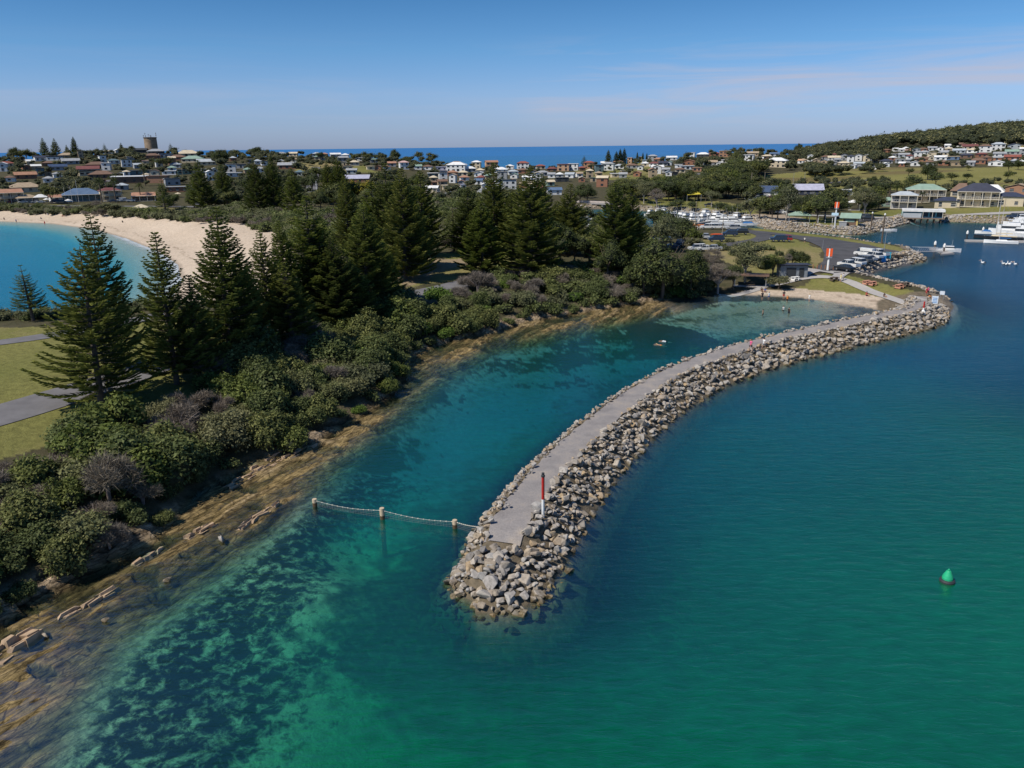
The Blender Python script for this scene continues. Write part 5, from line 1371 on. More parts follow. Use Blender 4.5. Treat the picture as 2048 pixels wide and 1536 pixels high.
house(1697, 391, 20, 1, 'flat', 'white', 'white', RFRONT, label='white cabin with dark window band on the hardstand', name='cabin', cat='cabin')
house(1806, 417, 46, 2, 'hip', 'grey', 'pale blue', RFRONT, label='two storey harbour house with wrap around verandah and pale grey hipped roof', ver=True, rot=0)
house(1775, 413, 22, 1, 'hip', 'green', 'green', RFRONT, label='low green roofed annex left of the verandah house', rot=0)
house(1848, 404, 68, 2, 'hip', 'cream', 'green', RFRONT, label='long two storey house with pale green roof and white balcony', ver=True, rot=4)
house(1921, 393, 34, 1, 'hip', 'cream', 'brown', RFRONT, label='brown pyramid roofed house behind the cream mansion', rp=3.5)
house(1953, 414, 72, 2, 'hip', 'cream', 'charcoal', RFRONT, label='large cream two storey mansion with colonnade and dark hipped roof', ver=True, rot=0, hs=3.1, rp=3.2, d=10)
house(1893, 416, 44, 1, 'hip', 'cream', 'navy', RFRONT, label='single storey navy roofed wing left of the cream mansion', rot=0, hs=3)
house(2016, 413, 50, 1, 'hip', 'cream', 'navy', RFRONT, label='cream house with curved retaining wall right of the mansion', rot=0, hs=4)
house(1980, 398, 52, 1, 'hip', 'white', 'white', RFRONT, label='bright white metal roofed house behind the mansion', rp=3.6)
house(2034, 399, 42, 2, 'gfront', 'orange', 'tan', RFRONT, label='brick front gabled house at the right edge behind the white roof')
house(2044, 411, 20, 1, 'hip', 'cream', 'red', RFRONT, label='small red roofed house at the right edge of the photo')
# labels for the plain houses
def short(h): return f"{h['wall']} walled, {h['roof']} roofed"
descs = {}
for h in HOUSES:
    if h['label']: h['o']['label'] = h['label']; continue
    two = {1: '', 2: 'two storey ', 3: 'three storey '}[h['st']]
    same = h['wall'] == h['roof']
    h['d0'] = f"{h['wall']} {two}house with {KN[h['kind']]} roof" if same else f"{h['wall']} {two}house with {h['roof']} {KN[h['kind']]} roof"
    h['d1'] = h['d0'] + ' ' + h['where']
    descs.setdefault(h['d1'], []).append(h)
for k, L in descs.items():
    for h in L:
        if len(L) == 1: h['o']['label'] = k; continue
        nb = sorted([q for q in HOUSES if q is not h and (q['wall'], q['roof']) != (h['wall'], h['roof'])], key=lambda q: abs(q['px'] - h['px']) + 2.5 * abs(q['py'] - h['py']))
        q = nb[0]; side = 'left' if h['px'] < q['px'] else 'right'
        h['o']['label'] = f"{h['d0']}, just {side} of the {q['roof']} roofed one" + (' ' + {RIDGE: 'on the ridge'}.get(h['where'], '') if h['where'] == RIDGE else '')
seen = {}
for h in HOUSES:
    l = h['o']['label']; seen.setdefault(l, []).append(h)
for l, L in seen.items():
    if len(L) > 1:
        L.sort(key=lambda h: h['px'])
        for i, h in enumerate(L): h['o']['label'] = ('leftmost ' if i == 0 else 'rightmost ' if i == len(L) - 1 else 'middle ') + l

for h in HOUSES:
    l = h['o']['label']
    if len(l.split()) > 16: h['o']['label'] = l.replace('just ', '').replace(' on the ridge', '').replace(' roof,', ',')
# water tower
def water_tower():
    g = hit(304, 303); dpt = proj(g)[2]; s = dpt / F
    rr = 12.2 * s; hh = 28 * s
    e = empty('water_tower', g, 0, 'weathered round concrete water tower with antennas on the ridge skyline', 'water tower')
    MB().lathe([(rr * 1.04, -2), (rr, 1), (rr * .97, hh * .96), (rr * .97, hh)], 40).build('wall', simple('tower_concrete', (.27, .20, .135), .9, noise=.35, scale=.25), e, smooth=True)
    MB().lathe([(rr * 1.03, hh * .985), (rr * 1.05, hh), (rr * 1.05, hh * 1.03), (rr * .9, hh * 1.05)], 40).build('rim', simple('tower_rim', (.10, .085, .07), .9), e)
    for i, (a, hh_) in enumerate([(2.8, .40), (3.4, .2), (.2, .42), (.6, .25), (1.8, .18), (4.4, .18), (5.2, .2), (2.2, .3)]):
        x, y = rr * .95 * math.cos(a), rr * .95 * math.sin(a)
        MB().tube((x, y, hh), (x, y, hh * (1 + hh_ * .9)), .12, .1, 6).box((x, y, hh * (1 + hh_ * .7)), (.7, .35, hh * .09)).build('antenna', steel_m, e)
    HOUSES.append(dict(px=304, py=303, x=g.x, y=g.y, w=rr * 2, h=hh, wpx=26))
water_tower()

# open shelters
def shelter(name, px, by, w, d, h, roofcol, label, kind='hip', posts=((-1, -1), (1, -1), (1, 1), (-1, 1)), rp=1.0, rot=0, table=True, rm=None, zz=None):
    g = hit(px, by); az_ = math.atan2(g.x, g.y)
    e = empty(name, (g.x, g.y, g.z - .05), -az_ + R(rot), label, 'shelter')
    roof_shape(kind, w, d, h, rp, .35).build('roof', rm or roof_m(roofcol), e)
    for sx, sy in posts: MB().box((sx * (w / 2 - .2), sy * (d / 2 - .2), h / 2 - .2), (.16, .16, h)).build('post', steel_m if roofcol != 'cream' else bark_m, e)
    MB().box((0, 0, .06), (w, d, .12)).build('slab', conc_m, e)
    if table: MB().box((0, 0, .75), (2, .8, .07)).box((0, -.75, .45), (2, .3, .06)).box((0, .75, .45), (2, .3, .06)).box((0, 0, .4), (.15, .6, .7)).build('picnic_table', bark_m, e)
    HOUSES.append(dict(px=px, py=by, x=g.x, y=g.y, w=w, h=h + rp, wpx=20))
    return e
shelter('gazebo', 284, 428, 6, 6, 2.9, 'cream', 'small open gazebo with a white pyramid roof behind the beach', rp=1.3)
shelter('picnic_shelter', 1708, 420, 4.6, 4.2, 3.4, 'white', 'white roofed open pavilion under the harbour park trees', rp=1.1)
shelter('picnic_shelter', 1598, 444, 7.5, 4.5, 2.7, 'green', 'low green roofed picnic shelter by the far rock wall', rp=1.2)
shelter('picnic_shelter', 1500, 572, 6.8, 2.6, 2.4, 'brown', 'flat brown timber shelter at the edge of the little beach', kind='flat', rp=.2)
shelter('marquee', 83, 404, 6.5, 5, 2.7, 'white', 'white peaked marquee in front of the beach street', rp=1.5)
def toilet_block():
    g = hit(1583, 552); az_ = math.atan2(g.x, g.y)
    e = empty('toilet_block', (g.x, g.y, g.z - .1), -az_ + R(14), 'small dark grey amenities block with skillion roof beside the path to the beach', 'amenities block')
    MB().box((0, 0, 1.3), (5.8, 3.6, 2.6)).build('wall', simple('block_cladding', (.20, .22, .24), .7), e)
    roof_shape('skill', 6.6, 4.4, 2.65, .7, .2).build('roof', roof_m('charcoal'), e)
    MB().box((1.6, -1.84, 1.1), (1.0, .1, 2.1)).build('door', dark_m, e)
    MB().box((-.6, -1.84, 1.1), (2.0, .1, 2.2)).build('screen', dark_m, e)
    HOUSES.append(dict(px=1583, py=552, x=g.x, y=g.y, w=7, h=3.5, wpx=50))
toilet_block()
def kiosk():
    g = hit(1700, 451); az_ = math.atan2(g.x, g.y)
    e = empty('kiosk', (g.x, g.y, g.z - .1), -az_ + R(-6), 'small green roofed cream and brown kiosk at the end of the rock wall', 'kiosk')
    MB().box((0, 0, 1.4), (5.0, 3.6, 2.8)).build('wall', wall_m('brown'), e)
    for sx in (-1, 1): MB().box((sx * 2.35, -1.85, 1.4), (.5, .2, 2.8)).build('pier', wall_m('yellow'), e)
    roof_shape('gable', 6.4, 4.8, 2.9, 1.5, .2).build('roof', roof_m('green'), e)
    MB().box((0, -1.84, 1.9), (3, .1, .9)).build('shutter', wall_m('green'), e)
    HOUSES.append(dict(px=1700, py=451, x=g.x, y=g.y, w=7, h=4, wpx=34))
    g = hit(1685, 454)
    e = empty('pump_shed', (g.x, g.y, g.z - .1), -az_, 'tiny pale grey shed standing left of the green roofed kiosk', 'shed')
    MB().box((0, 0, .95), (2.4, 1.8, 1.9)).build('wall', wall_m('grey'), e)
    roof_shape('skill', 2.4, 1.8, 1.95, .3, .15).build('roof', roof_m('white'), e)
kiosk()
def boat_shed():
    p = at_z(1842, 444, 0); az_ = math.atan2(p[0], p[1])
    e = empty('boat_shed', (p[0], p[1], 0), -az_ + R(3), 'aqua blue waterside shed with white flat roof on stilts over the harbour', 'boat shed')
    MB().box((0, 2.2, 3.0), (14.2, 4.6, 2.6)).build('wall', wall_m('aqua'), e)
    MB().box((.3, 1.4, 4.65), (15.0, 7.0, .35)).box((.3, -2.05, 4.45), (15, .12, .8)).build('roof', roof_m('white'), e)
    MB().box((0, .2, 1.6), (15.5, 8.6, .22)).build('deck', simple('deck_timber', (.17, .13, .10), .8), e)
    for k in range(7):
        for yy in (-3.6, 0, 3.6): MB().tube((-6.6 + k * 2.2, yy, -2), (-6.6 + k * 2.2, yy, 1.6), .16, .16, 6).build('pile', bark_m, e)
    MB().box((-3.6, -1.6, 2.6), (6.6, .2, 1.7)).build('screen', wall_m('pale blue'), e)
    for x in (1.2, 3.6, 6): MB().box((x, -.12, 3.0), (1.9, .1, 1.8)).build('window', glass_m, e)
    for x in (-7, .2, 3.5, 7): MB().box((x, -2.0, 3.1), (.14, .14, 3)).build('post', post_m, e)
    HOUSES.append(dict(px=1842, py=444, x=p[0], y=p[1], w=15, h=5, wpx=66))
boat_shed()
# ------------------------------------------------------------------ broadleaf trees (unit: 8 m high)
def lobes_tree(rng, R_=3.2, Ht=8.0, n=10, low=.38, flat=.8):
    out = []
    for i in range(n):
        a = rng.uniform(0, 2 * PI); q = math.sqrt(rng.uniform(0, 1)) * R_ * .68
        rr = rng.uniform(.28, .5) * R_
        zc = Ht * (low + (1 - low) * .42) + rng.uniform(-.16, .26) * Ht * (1 - (q / R_) ** 2) - .1 * Ht * (q / R_) ** 2
        out.append((q * math.cos(a), q * math.sin(a), zc, rr, rr * rng.uniform(.85, 1.15), rr * flat * rng.uniform(.75, 1.05)))
    return out
def tree_trunk(rng, Ht, R_, mat, n=5, r0=.22, fork=.28):
    mb = MB(); mb.tube((0, 0, -.6), (.1, 0, Ht * fork), r0, r0 * .75, 8)
    for i in range(n):
        a = rng.uniform(0, 2 * PI); q = R_ * rng.uniform(.3, .75)
        m_ = Vector((q * .45 * math.cos(a), q * .45 * math.sin(a), Ht * rng.uniform(.45, .6))); e_ = Vector((q * math.cos(a), q * math.sin(a), Ht * rng.uniform(.65, .88)))
        mb.tube((.1, 0, Ht * fork), m_, r0 * .6, r0 * .35, 6); mb.tube(m_, e_, r0 * .35, r0 * .08, 5)
    return mb.mesh('trunk', mat)
TV = []
def tproto(key, seed, n, size, mat, R_=3.2, nl=10, low=.38, flat=.8, bark=None, core=.72, name='broadleaf_tree', clump=6, spread=.8, tw=0, nb=5, fork=.28):
    rng = np.random.default_rng(seed)
    lb = lobes_tree(rng, R_, 8.0, nl, low, flat)
    part, cr = cloud(lb, n, size, rng, clump=clump, spread=spread, zmin=-.7, core=core)
    parts = [part]
    if tw: parts.append(twigs(lb, tw, .5, .02, rng))
    proto(key, name, 'tree', mk_leaf_mesh(key + '_crown', parts, [mat, core_m], cr if core > 0 else None), tree_trunk(rng, 8.0, R_, bark or bark_m, nb, fork=fork))
    TV.append(key)
for i in range(4): tproto(f'far{i}', 500 + i, 1500, .30, LM['far'], R_=3.4 + .4 * (i % 2), nl=9)
for i in range(2): tproto(f'wide{i}', 520 + i, 2000, .30, LM['far'], R_=4.6, nl=12, flat=.55, low=.45)
for i in range(3): tproto(f'oak{i}', 540 + i, 6500, .15, LM['dark'], R_=3.3, nl=13, low=.16, flat=1.0, clump=8)
for i in range(2): tproto(f'gum{i}', 560 + i, 5200, .14, LM['olive'], R_=3.1, nl=14, low=.34, flat=.7, bark=pale_bark_m, core=.55, clump=9, spread=1.0, name='gum_tree', nb=8)
for i in range(2): tproto(f'green{i}', 580 + i, 5200, .15, LM['scrub'], R_=3.2, nl=11, low=.30, flat=.8, clump=8)
tproto('yellow0', 590, 2500, .22, leaf_mat('yellow_leaf', [(.12, .11, .02), (.24, .20, .03), (.36, .30, .05)]), R_=3.6, nl=9)
tproto('greymass0', 595, 2500, .2, LM['olive'], R_=3.6, nl=10, low=.2, tw=1200)
# dry bare tree
rng = np.random.default_rng(600); lb = lobes_tree(rng, 3.4, 8, 11, .25, .8)
proto('bare0', 'bare_tree', 'tree', mk_leaf_mesh('bare_crown', [twigs(lb, 7000, .5, .012, rng)], [LM['grey']]), tree_trunk(rng, 8, 3.4, simple('grey_wood', (.25, .22, .21), .9), 10))
# palm
def palm_proto():
    rng = np.random.default_rng(610); P = []; U = []; Wv = []; lv = []
    for i in range(34):
        a = rng.uniform(0, 2 * PI); L = rng.uniform(2.0, 3.0); el = rng.uniform(-.1, 1.2)
        t_ = np.linspace(.05, 1, 14)
        x = L * t_ * math.cos(el * .8); z = L * (t_ * math.sin(el) - .75 * t_ ** 2 * math.cos(el))
        sp = np.stack([x * math.cos(a), x * math.sin(a), 7.4 + z], 1)
        for s_ in (-1, 1):
            d = unit(np.array([math.cos(a) * .6 - s_ * math.sin(a), math.sin(a) * .6 + s_ * math.cos(a), -.25]) + rng.normal(0, .1, (14, 3)))
            ln = (.55 * np.sin(t_ * PI * .9) + .1)[:, None] * .5
            P.append(sp + d * ln); U.append(d * ln); Wv.append(unit(np.cross(d, rng.normal(size=(14, 3)))) * .06); lv.append(np.full(14, .3) + rng.random(14) * .4)
    me = mk_leaf_mesh('palm_fronds', [quads_from(np.vstack(P), np.vstack(U), np.vstack(Wv), np.concatenate(lv))], [LM['dark']])
    mb = MB(); mb.tube((0, 0, -.5), (.1, 0, 3.5), .34, .26, 8); mb.tube((.1, 0, 3.5), (0, 0, 7.5), .26, .3, 8)
    proto('palm0', 'palm_tree', 'palm tree', me, mb.mesh('trunk', bark_m))
palm_proto()

def tree(ax, ay, by, var, wr, label, grp=None, Y=None):
    g, h = solve_base(ax, ay, by)
    base_r = {'wide': 4.8, 'palm': 2.6}.get(var.rstrip('0123456789'), 3.5)
    wxy = (wr * h / 2) / base_r
    crown = 'fronds' if var.startswith('palm') else 'crown'
    plant(var, (g.x, g.y, g.z - .1), random.uniform(0, 6), (wxy, wxy, h / 8.0), label, grp, crown)
    TREES.append((g.x, g.y, wxy * base_r, h))
TL = [
 (1330, 462, 597, 'oak0', 1.0, 'big dark drooping she oak at the corner of the lagoon shore'), (1290, 500, 590, 'oak1', .95, 'dark rounded tree left of the big she oak above the bank'),
 (1385, 488, 588, 'oak2', .8, 'dark tree right behind the big she oak'), (1440, 520, 588, 'bare0', 1.25, 'sprawling leafless grey tree beside the lagoon beach'),
 (1425, 488, 560, 'bare0', .9, 'tall grey twiggy tree behind the sprawling leafless one'), (1497, 474, 566, 'gum0', 1.0, 'olive crowned gum tree with pale limbs behind the timber shelter'),
 (1470, 520, 580, 'green0', .9, 'bushy green tree left of the timber shelter'), (1549, 502, 556, 'green1', 1.05, 'rounded green tree left of the amenities block'),
 (1588, 494, 532, 'oak1', 1.1, 'dark bushy pair of crowns behind the amenities block'), (1606, 498, 534, 'oak2', .9, 'dark bushy tree touching the right of the bushy pair'),
 (1577, 503, 536, 'bare0', .7, 'thin dead tree between the green tree and the dark crowns'), (1560, 545, 578, 'greymass0', 1.5, 'low grey green spreading tree on the beach edge in front of the amenities block'),
 (1218, 470, 560, 'oak0', .8, 'dark tree under the two tall pines right of the campground'), (1330, 430, 505, 'gum1', .9, 'gum tree right of the paired pines overlooking the marina'),
 (1150, 460, 530, 'green0', .9, 'green tree at the foot of the campground pine'), (1120, 430, 530, 'oak1', .8, 'dark tree between the broad pine and the campground pine'),
 (1315, 372, 422, 'bare0', .9, 'pale leafless gum with white trunk behind the marina'), (1425, 378, 414, 'gum0', 1.3, 'gum tree above the yellow playground sail'),
 (1440, 405, 430, 'wide0', 1.5, 'flat topped tree beside the marina boats'), (1478, 408, 434, 'wide1', 1.5, 'wide flat topped tree right of the marina boats'), (1455, 410, 432, 'wide0', 1.4, 'low spreading tree between the two flat topped ones'),
 (1357, 400, 422, 'wide1', 1.8, 'low round dark tree left of the yellow sail'), (1385, 403, 424, 'wide0', 1.5, 'low round dark tree under the yellow sail'),
 (1503, 395, 438, 'gum0', 1.1, 'spreading tree by the pale ground right of the marina'), (1523, 385, 440, 'green0', .9, 'green tree left of the tall pair near the picnic shelter'), (1578, 372, 442, 'gum1', .9, 'tall green tree with pale fork above the picnic shelter'),
 (1560, 378, 440, 'green1', .8, 'tall green tree left of the pale forked one'), (1548, 392, 440, 'far1', .9, 'smaller tree beneath the tall pair by the picnic shelter'), (1640, 384, 446, 'green0', 1.0, 'bright green park tree left of the orange harbour marker'), (1618, 400, 444, 'far2', 1.1, 'dark park tree behind the orange harbour marker'),
 (1655, 378, 440, 'far0', 1.0, 'park tree right behind the orange harbour marker'), (1680, 398, 436, 'far3', 1.1, 'dark park tree left of the white pavilion'), (1735, 373, 432, 'gum1', 1.0, 'olive park tree right of the white pavilion'), (1720, 380, 420, 'gum0', 1.1, 'pale green park tree behind the white pavilion'), (1737, 402, 430, 'far1', 1.2, 'dark low tree right of the white pavilion'),
 (1745, 378, 410, 'green1', .9, 'green tree behind the olive park tree'), (1860, 322, 360, 'oak0', 1.0, 'big dark fig tree in the middle of the golf course'), (1875, 345, 372, 'wide0', 1.6, 'spreading tree at the foot of the dark golf course fig'), (1905, 346, 362, 'wide1', 1.9, 'flat umbrella tree right of the dark golf course fig'),
 (1936, 347, 362, 'wide0', 1.4, 'lone umbrella shaped tree on the golf course'), (2018, 341, 362, 'far0', .8, 'two tiered tree standing alone at the right of the golf course'), (2030, 344, 352, 'far1', .9, 'small round tree beside the two tiered one'), (1938, 330, 341, 'wide1', 1.3, 'dark clipped tree under the hillside houses'),
 (1819, 335, 351, 'far2', 1.1, 'olive round tree alone on the golf slope'), (1768, 348, 372, 'oak1', .9, 'dark upright tree at the left of the golf course dip'), (1748, 350, 372, 'oak2', 1.0, 'dark upright tree left of its twin in the golf course dip'), (1830, 352, 385, 'far3', 1.2, 'dark tree above the long green roof'), (1808, 360, 388, 'far0', 1.1, 'dark tree behind the verandah house'),
 (1968, 360, 378, 'far1', .8, 'slim dark tree behind the brown pyramid roof'), (1930, 365, 382, 'far2', .9, 'tree between brown roof and golf course'), (2020, 322, 345, 'far3', .9, 'tree at the right end under the brick hillside house'), (2040, 316, 340, 'oak1', 1.0, 'dark tree mass at the right edge below the hillside houses'),
 (1884, 422, 434, 'wide0', 1.4, 'bright round shrub right of the aqua boat shed'), (1782, 370, 397, 'palm0', .9, 'palm beside the small green annex'), (1795, 372, 399, 'palm0', .9, 'palm in front of the long green roof'), (1846, 385, 408, 'palm0', .8, 'palm standing under the long balcony'),
 (197, 358, 404, 'palm0', .55, 'palm at the right end of the blue roofed pavilion'), (225, 357, 405, 'palm0', .55, 'palm in front of the red roofed street building'), (277, 368, 402, 'palm0', .6, 'palm right of the red roofed street building'), (286, 336, 372, 'palm0', .6, 'palm in front of the long brown commercial block'),
 (120, 345, 372, 'palm0', .7, 'palm among the cars on the left hillside'), (98, 368, 408, 'far1', .9, 'dark street tree left of the terracotta awning shop'), (190, 398, 424, 'bare0', 1.6, 'grey thicket tree above the sand in front of the pavilion'), (215, 400, 430, 'greymass0', 1.8, 'dark grey green thicket above the sand'), (180, 402, 424, 'greymass0', 1.5, 'grey thicket left part above the sand'),
 (790, 296, 322, 'oak0', .95, 'tall dark tree on the skyline left of the ocean gap'), (762, 302, 322, 'oak1', 1.2, 'dark skyline tree left of the tallest one'), (735, 303, 324, 'far0', 1.5, 'dark skyline tree second left of the tallest one'), (712, 306, 324, 'far1', 1.5, 'low dark tree at the left end of the skyline clump'),
 (837, 304, 324, 'wide0', 1.3, 'umbrella shaped dark tree against the ocean'), (862, 306, 326, 'wide1', 1.4, 'umbrella shaped dark tree at the right end against the ocean'), (812, 312, 328, 'far2', 1.6, 'low dark tree between the skyline clumps'),
 (705, 360, 408, 'yellow0', 1.1, 'yellow green autumn tree beside the town street'), (735, 362, 404, 'yellow0', .9, 'smaller yellow tree right of the autumn one'), (30, 292, 318, 'oak0', 1.2, 'big dark tree at the left end of the ridge'), (50, 298, 320, 'far0', 1.3, 'olive tree right of the big ridge tree'),
 (640, 305, 320, 'wide0', 1.8, 'broad dark tree on the middle hill crest'), (510, 291, 312, 'oak1', 1.5, 'dark rounded tree mass on the crest left of the ocean'), (470, 300, 316, 'wide0', 1.7, 'dark spreading tree on the crest'), (440, 296, 330, 'oak2', 1.4, 'large dark tree on the crest behind the park pines'), (330, 315, 336, 'wide1', 2.2, 'broad brown green tree on the slope under the tower'),
 (263, 292, 306, 'wide0', 1.0, 'flat topped tree left of the water tower'), (1598, 285, 297, 'oak0', .9, 'dark tree beside the last white house before the sea'), (1518, 295, 306, 'oak1', 1.3, 'dark tree on the coastal crest'), (1375, 304, 318, 'far1', 1.2, 'dark tree left of the white tower house'), (1462, 298, 310, 'far0', 1.3, 'brown green tree on the coast behind the brick house'),
]
for a in TL: tree(*a)

# ------------------------------------------------------------------ shrubs of the headland
def in_px_poly(pts, z): return P0(pts, z)
VEG = np.vstack([P0([(-900, 1260), (-300, 1060), (-60, 938), (0, 914), (60, 896), (110, 872), (180, 838), (300, 800), (365, 782)], 6), P0([(400, 762), (440, 728), (500, 715), (560, 695), (620, 668), (690, 640), (740, 618), (800, 600), (880, 590), (950, 572)], 4.5), P0([
          (1010, 562), (1100, 552), (1200, 550), (1290, 545), (1400, 555), (1450, 572), (1420, 592), (1250, 606), (1150, 624), (1060, 640), (980, 662), (900, 678), (845, 694), (812, 718), (805, 755), (785, 788), (735, 818), (680, 842), (640, 868), (560, 905), (500, 920),
          (440, 950), (390, 975), (340, 1040), (290, 1075), (220, 1105), (130, 1165), (50, 1200), (0, 1230), (-300, 1370), (-900, 1700)], 2.5)])
def dist_sites(poly, n, dmin, zmin=.8, sdmin=.8, near=None):
    lo = poly.min(0); hi_ = poly.max(0); out = []
    rnd = random.Random(5)
    pts = np.array([(rnd.uniform(lo[0], hi_[0]), rnd.uniform(lo[1], hi_[1])) for _ in range(n)])
    m = inside(pts[:, 0], pts[:, 1], poly); pts = pts[m]
    for x, y in pts:
        dm = dmin(x, y) if callable(dmin) else dmin
        if sdist(x, y) < sdmin: continue
        if any((x - a) ** 2 + (y - b_) ** 2 < dm * dm for a, b_ in out): continue
        out.append((x, y))
    return out
sites = dist_sites(VEG, 60000, lambda x, y: 2.3 if math.hypot(x, y) < 130 else 2.9)
SH = 0
LBL = {
 'scrub': ('dense dark green coastal shrub on the lagoon bank', 'dark green shrubs on the lagoon bank'),
 'olive': ('grey green fine leaved shrub on the lagoon bank', 'grey green shrubs on the lagoon bank'),
 'twig': ('leafless mauve grey twiggy shrub on the lagoon bank', 'bare twiggy shrubs on the lagoon bank'),
 'bright': ('bright green rounded shrub on the lagoon bank', 'bright green shrubs on the lagoon bank')}
def bush(x, y, key, sc, lbl, zs=1.0):
    z = ground(x, y); BUSHES.append((sc / max(proj((x, y, z))[2], 1), x, y, z - .25, key, sc, zs, lbl))
BUSHES = []
sites.sort(key=lambda p: math.hypot(*p))
shr = {}
for (x, y) in sites:
    u, v, _ = proj((x, y, ground(x, y) + 1))
    if not (-160 < u < 2100 and v < 1700): continue
    r = random.random(); cn_ = fbm(np.array([x * .09]), np.array([y * .09]), 3, 91)[0]
    sdd = sdist(x, y)
    if cn_ > .56: kind = 'twig' if r < .6 else 'olive'
    elif cn_ > .49: kind = 'olive' if r < .5 else ('twig' if r < .72 else 'scrub')
    else: kind = 'scrub' if r < .84 else ('olive' if r < .93 else 'twig')
    if (u < 230 and v < 1090 and random.random() < .4) or (sdd > 11 and random.random() < .3): kind = 'twig'
    if u > 700 and r > .93: kind = 'bright'
    if sdd < 2.6: kind = 'scrub' if r < .8 else kind
    nvar = {'scrub': 5, 'olive': 3, 'twig': 3, 'bright': 2}[kind]
    sc = random.choice([random.uniform(.6, .85), random.uniform(.85, 1.3)]) * (1.15 if kind == 'twig' else 1) * (1.0 if math.hypot(x, y) < 120 else 1.15) * (.62 if sdd < 2 else 1)
    if u > 1000: sc *= .85
    bush(x, y, f'{kind}{random.randrange(nvar)}', sc, LBL[kind], random.uniform(.8, 1.2) * (1.0 if v > 700 else .9))
    SH += 1
print('headland shrubs', SH)
# scrub in other places
def patch(pts, z, n, dmin, kinds, sc, lblsuffix, grp, sdmin=1.0):
    poly = P0(pts, z); k = 0
    nm = {'scrub': 'dark green shrub', 'olive': 'grey green shrub', 'twig': 'leafless grey shrub', 'bright': 'bright green shrub'}
    for x, y in dist_sites(poly, n, dmin, sdmin=sdmin):
        kind = random.choice(kinds); nv = {'scrub': 5, 'olive': 3, 'twig': 3, 'bright': 2}[kind]
        bush(x, y, f'{kind}{random.randrange(nv)}', sc * random.uniform(.75, 1.25), (nm[kind] + ' ' + lblsuffix, nm[kind] + 's ' + grp)); k += 1
    return k
c_ = patch([(-200, 417), (0, 416), (130, 420), (200, 424), (290, 431), (330, 436), (400, 446), (470, 448), (520, 462), (575, 466), (560, 425), (480, 412), (430, 425), (360, 428), (290, 424), (200, 417), (100, 413), (0, 410), (-200, 410)], 4.5, 9000, 3.4, ['scrub', 'olive', 'olive', 'twig'], .95, 'on the dune edge behind the bay beach', 'behind the bay beach', 4)
c_ += patch([(560, 440), (720, 425), (740, 470), (600, 500), (570, 480)], 5, 5000, 4.0, ['olive', 'twig', 'scrub'], 1.35, 'in the scrub behind the dune pines', 'behind the dune pines')
c_ += patch([(860, 420), (960, 400), (1010, 420), (1010, 490), (900, 500), (850, 480)], 4, 5000, 4.0, ['olive', 'scrub', 'twig'], 1.4, 'in the scrub beyond the bare clearing', 'beyond the bare clearing')
c_ += patch([(-60, 638), (60, 634), (140, 632), (240, 622), (330, 612), (300, 632), (120, 644), (-60, 652)], 4, 4000, 1.8, ['scrub', 'olive'], .5, 'low along the bay edge of the headland', 'along the bay edge', .2)
c_ += patch([(1430, 484), (1500, 488), (1620, 520), (1630, 534), (1540, 545), (1460, 540), (1440, 510)], 2.8, 300, 6, ['olive', 'scrub'], .6, 'on the lawn behind the little beach', 'on the lawn')
BUSHES.sort(key=lambda b_: -b_[0])
for (_, x, y, z, key, sc, zs, lbl) in BUSHES[:300]:
    plant(key, (x, y, z), random.uniform(0, 6.28), (sc, sc, sc * zs), lbl[0], lbl[1])
low = {}
for kd, (n_, sz_) in {'scrub': (900, .30), 'olive': (900, .26), 'bright': (700, .26)}.items():
    for i in range(2):
        rng = np.random.default_rng(640 + i + n_); (V1, F1, l1), (V2, F2) = cloud(lobes_bush(rng, 2.6, 3.2, 7), n_, sz_, rng, clump=5, spread=.6)
        low[kd, i] = (V1, F1, l1, V2, F2)
for i in range(2):
    rng = np.random.default_rng(660 + i); V1, F1, l1 = twigs(lobes_bush(rng, 2.4, 3, 7), 1500, .6, .03, rng); low['twig', i] = (V1, F1, l1, np.zeros((0, 3)), np.zeros((0, 4), int))
Vs = []; Fs = []; ls = []; mi = []; b = 0; MI = {'scrub': 0, 'olive': 1, 'bright': 2, 'twig': 3}
for (_, x, y, z, key, sc, zs, lbl) in BUSHES[300:]:
    kd = key.rstrip('0123456789'); V1, F1, l1, V2, F2 = low[kd, random.randrange(2)]; a = random.uniform(0, 6.28); ca_, sa_ = math.cos(a), math.sin(a); off = random.uniform(-.2, .2)
    for Vv, Ff, ll, m_ in ((V1, F1, np.clip(l1 + off, 0, 1), MI[kd]), (V2, F2, np.zeros(len(V2)), 4)):
        if len(Vv) == 0: continue
        Vs.append(np.stack([(Vv[:, 0] * ca_ - Vv[:, 1] * sa_) * sc + x, (Vv[:, 0] * sa_ + Vv[:, 1] * ca_) * sc + y, Vv[:, 2] * sc * zs + z], 1)); Fs.append(Ff + b); ls.append(ll); mi.append(np.full(len(Ff), m_, np.int32)); b += len(Vv)
me = mesh_from('scrub_thicket', np.vstack(Vs), np.vstack(Fs), [LM['scrub'], LM['olive'], LM['light'], LM['grey'], core_m])
a_ = me.attributes.new('lv', 'FLOAT', 'POINT'); a_.data.foreach_set('value', np.concatenate(ls).astype(np.float32)); me.polygons.foreach_set('material_index', np.concatenate(mi))
tag(link('scrub_thicket', me), 'continuous coastal scrub, dark green and grey, beyond the nearer shrubs and on the dune edge', 'scrub', kind='stuff')
print('shrubs', len(BUSHES))

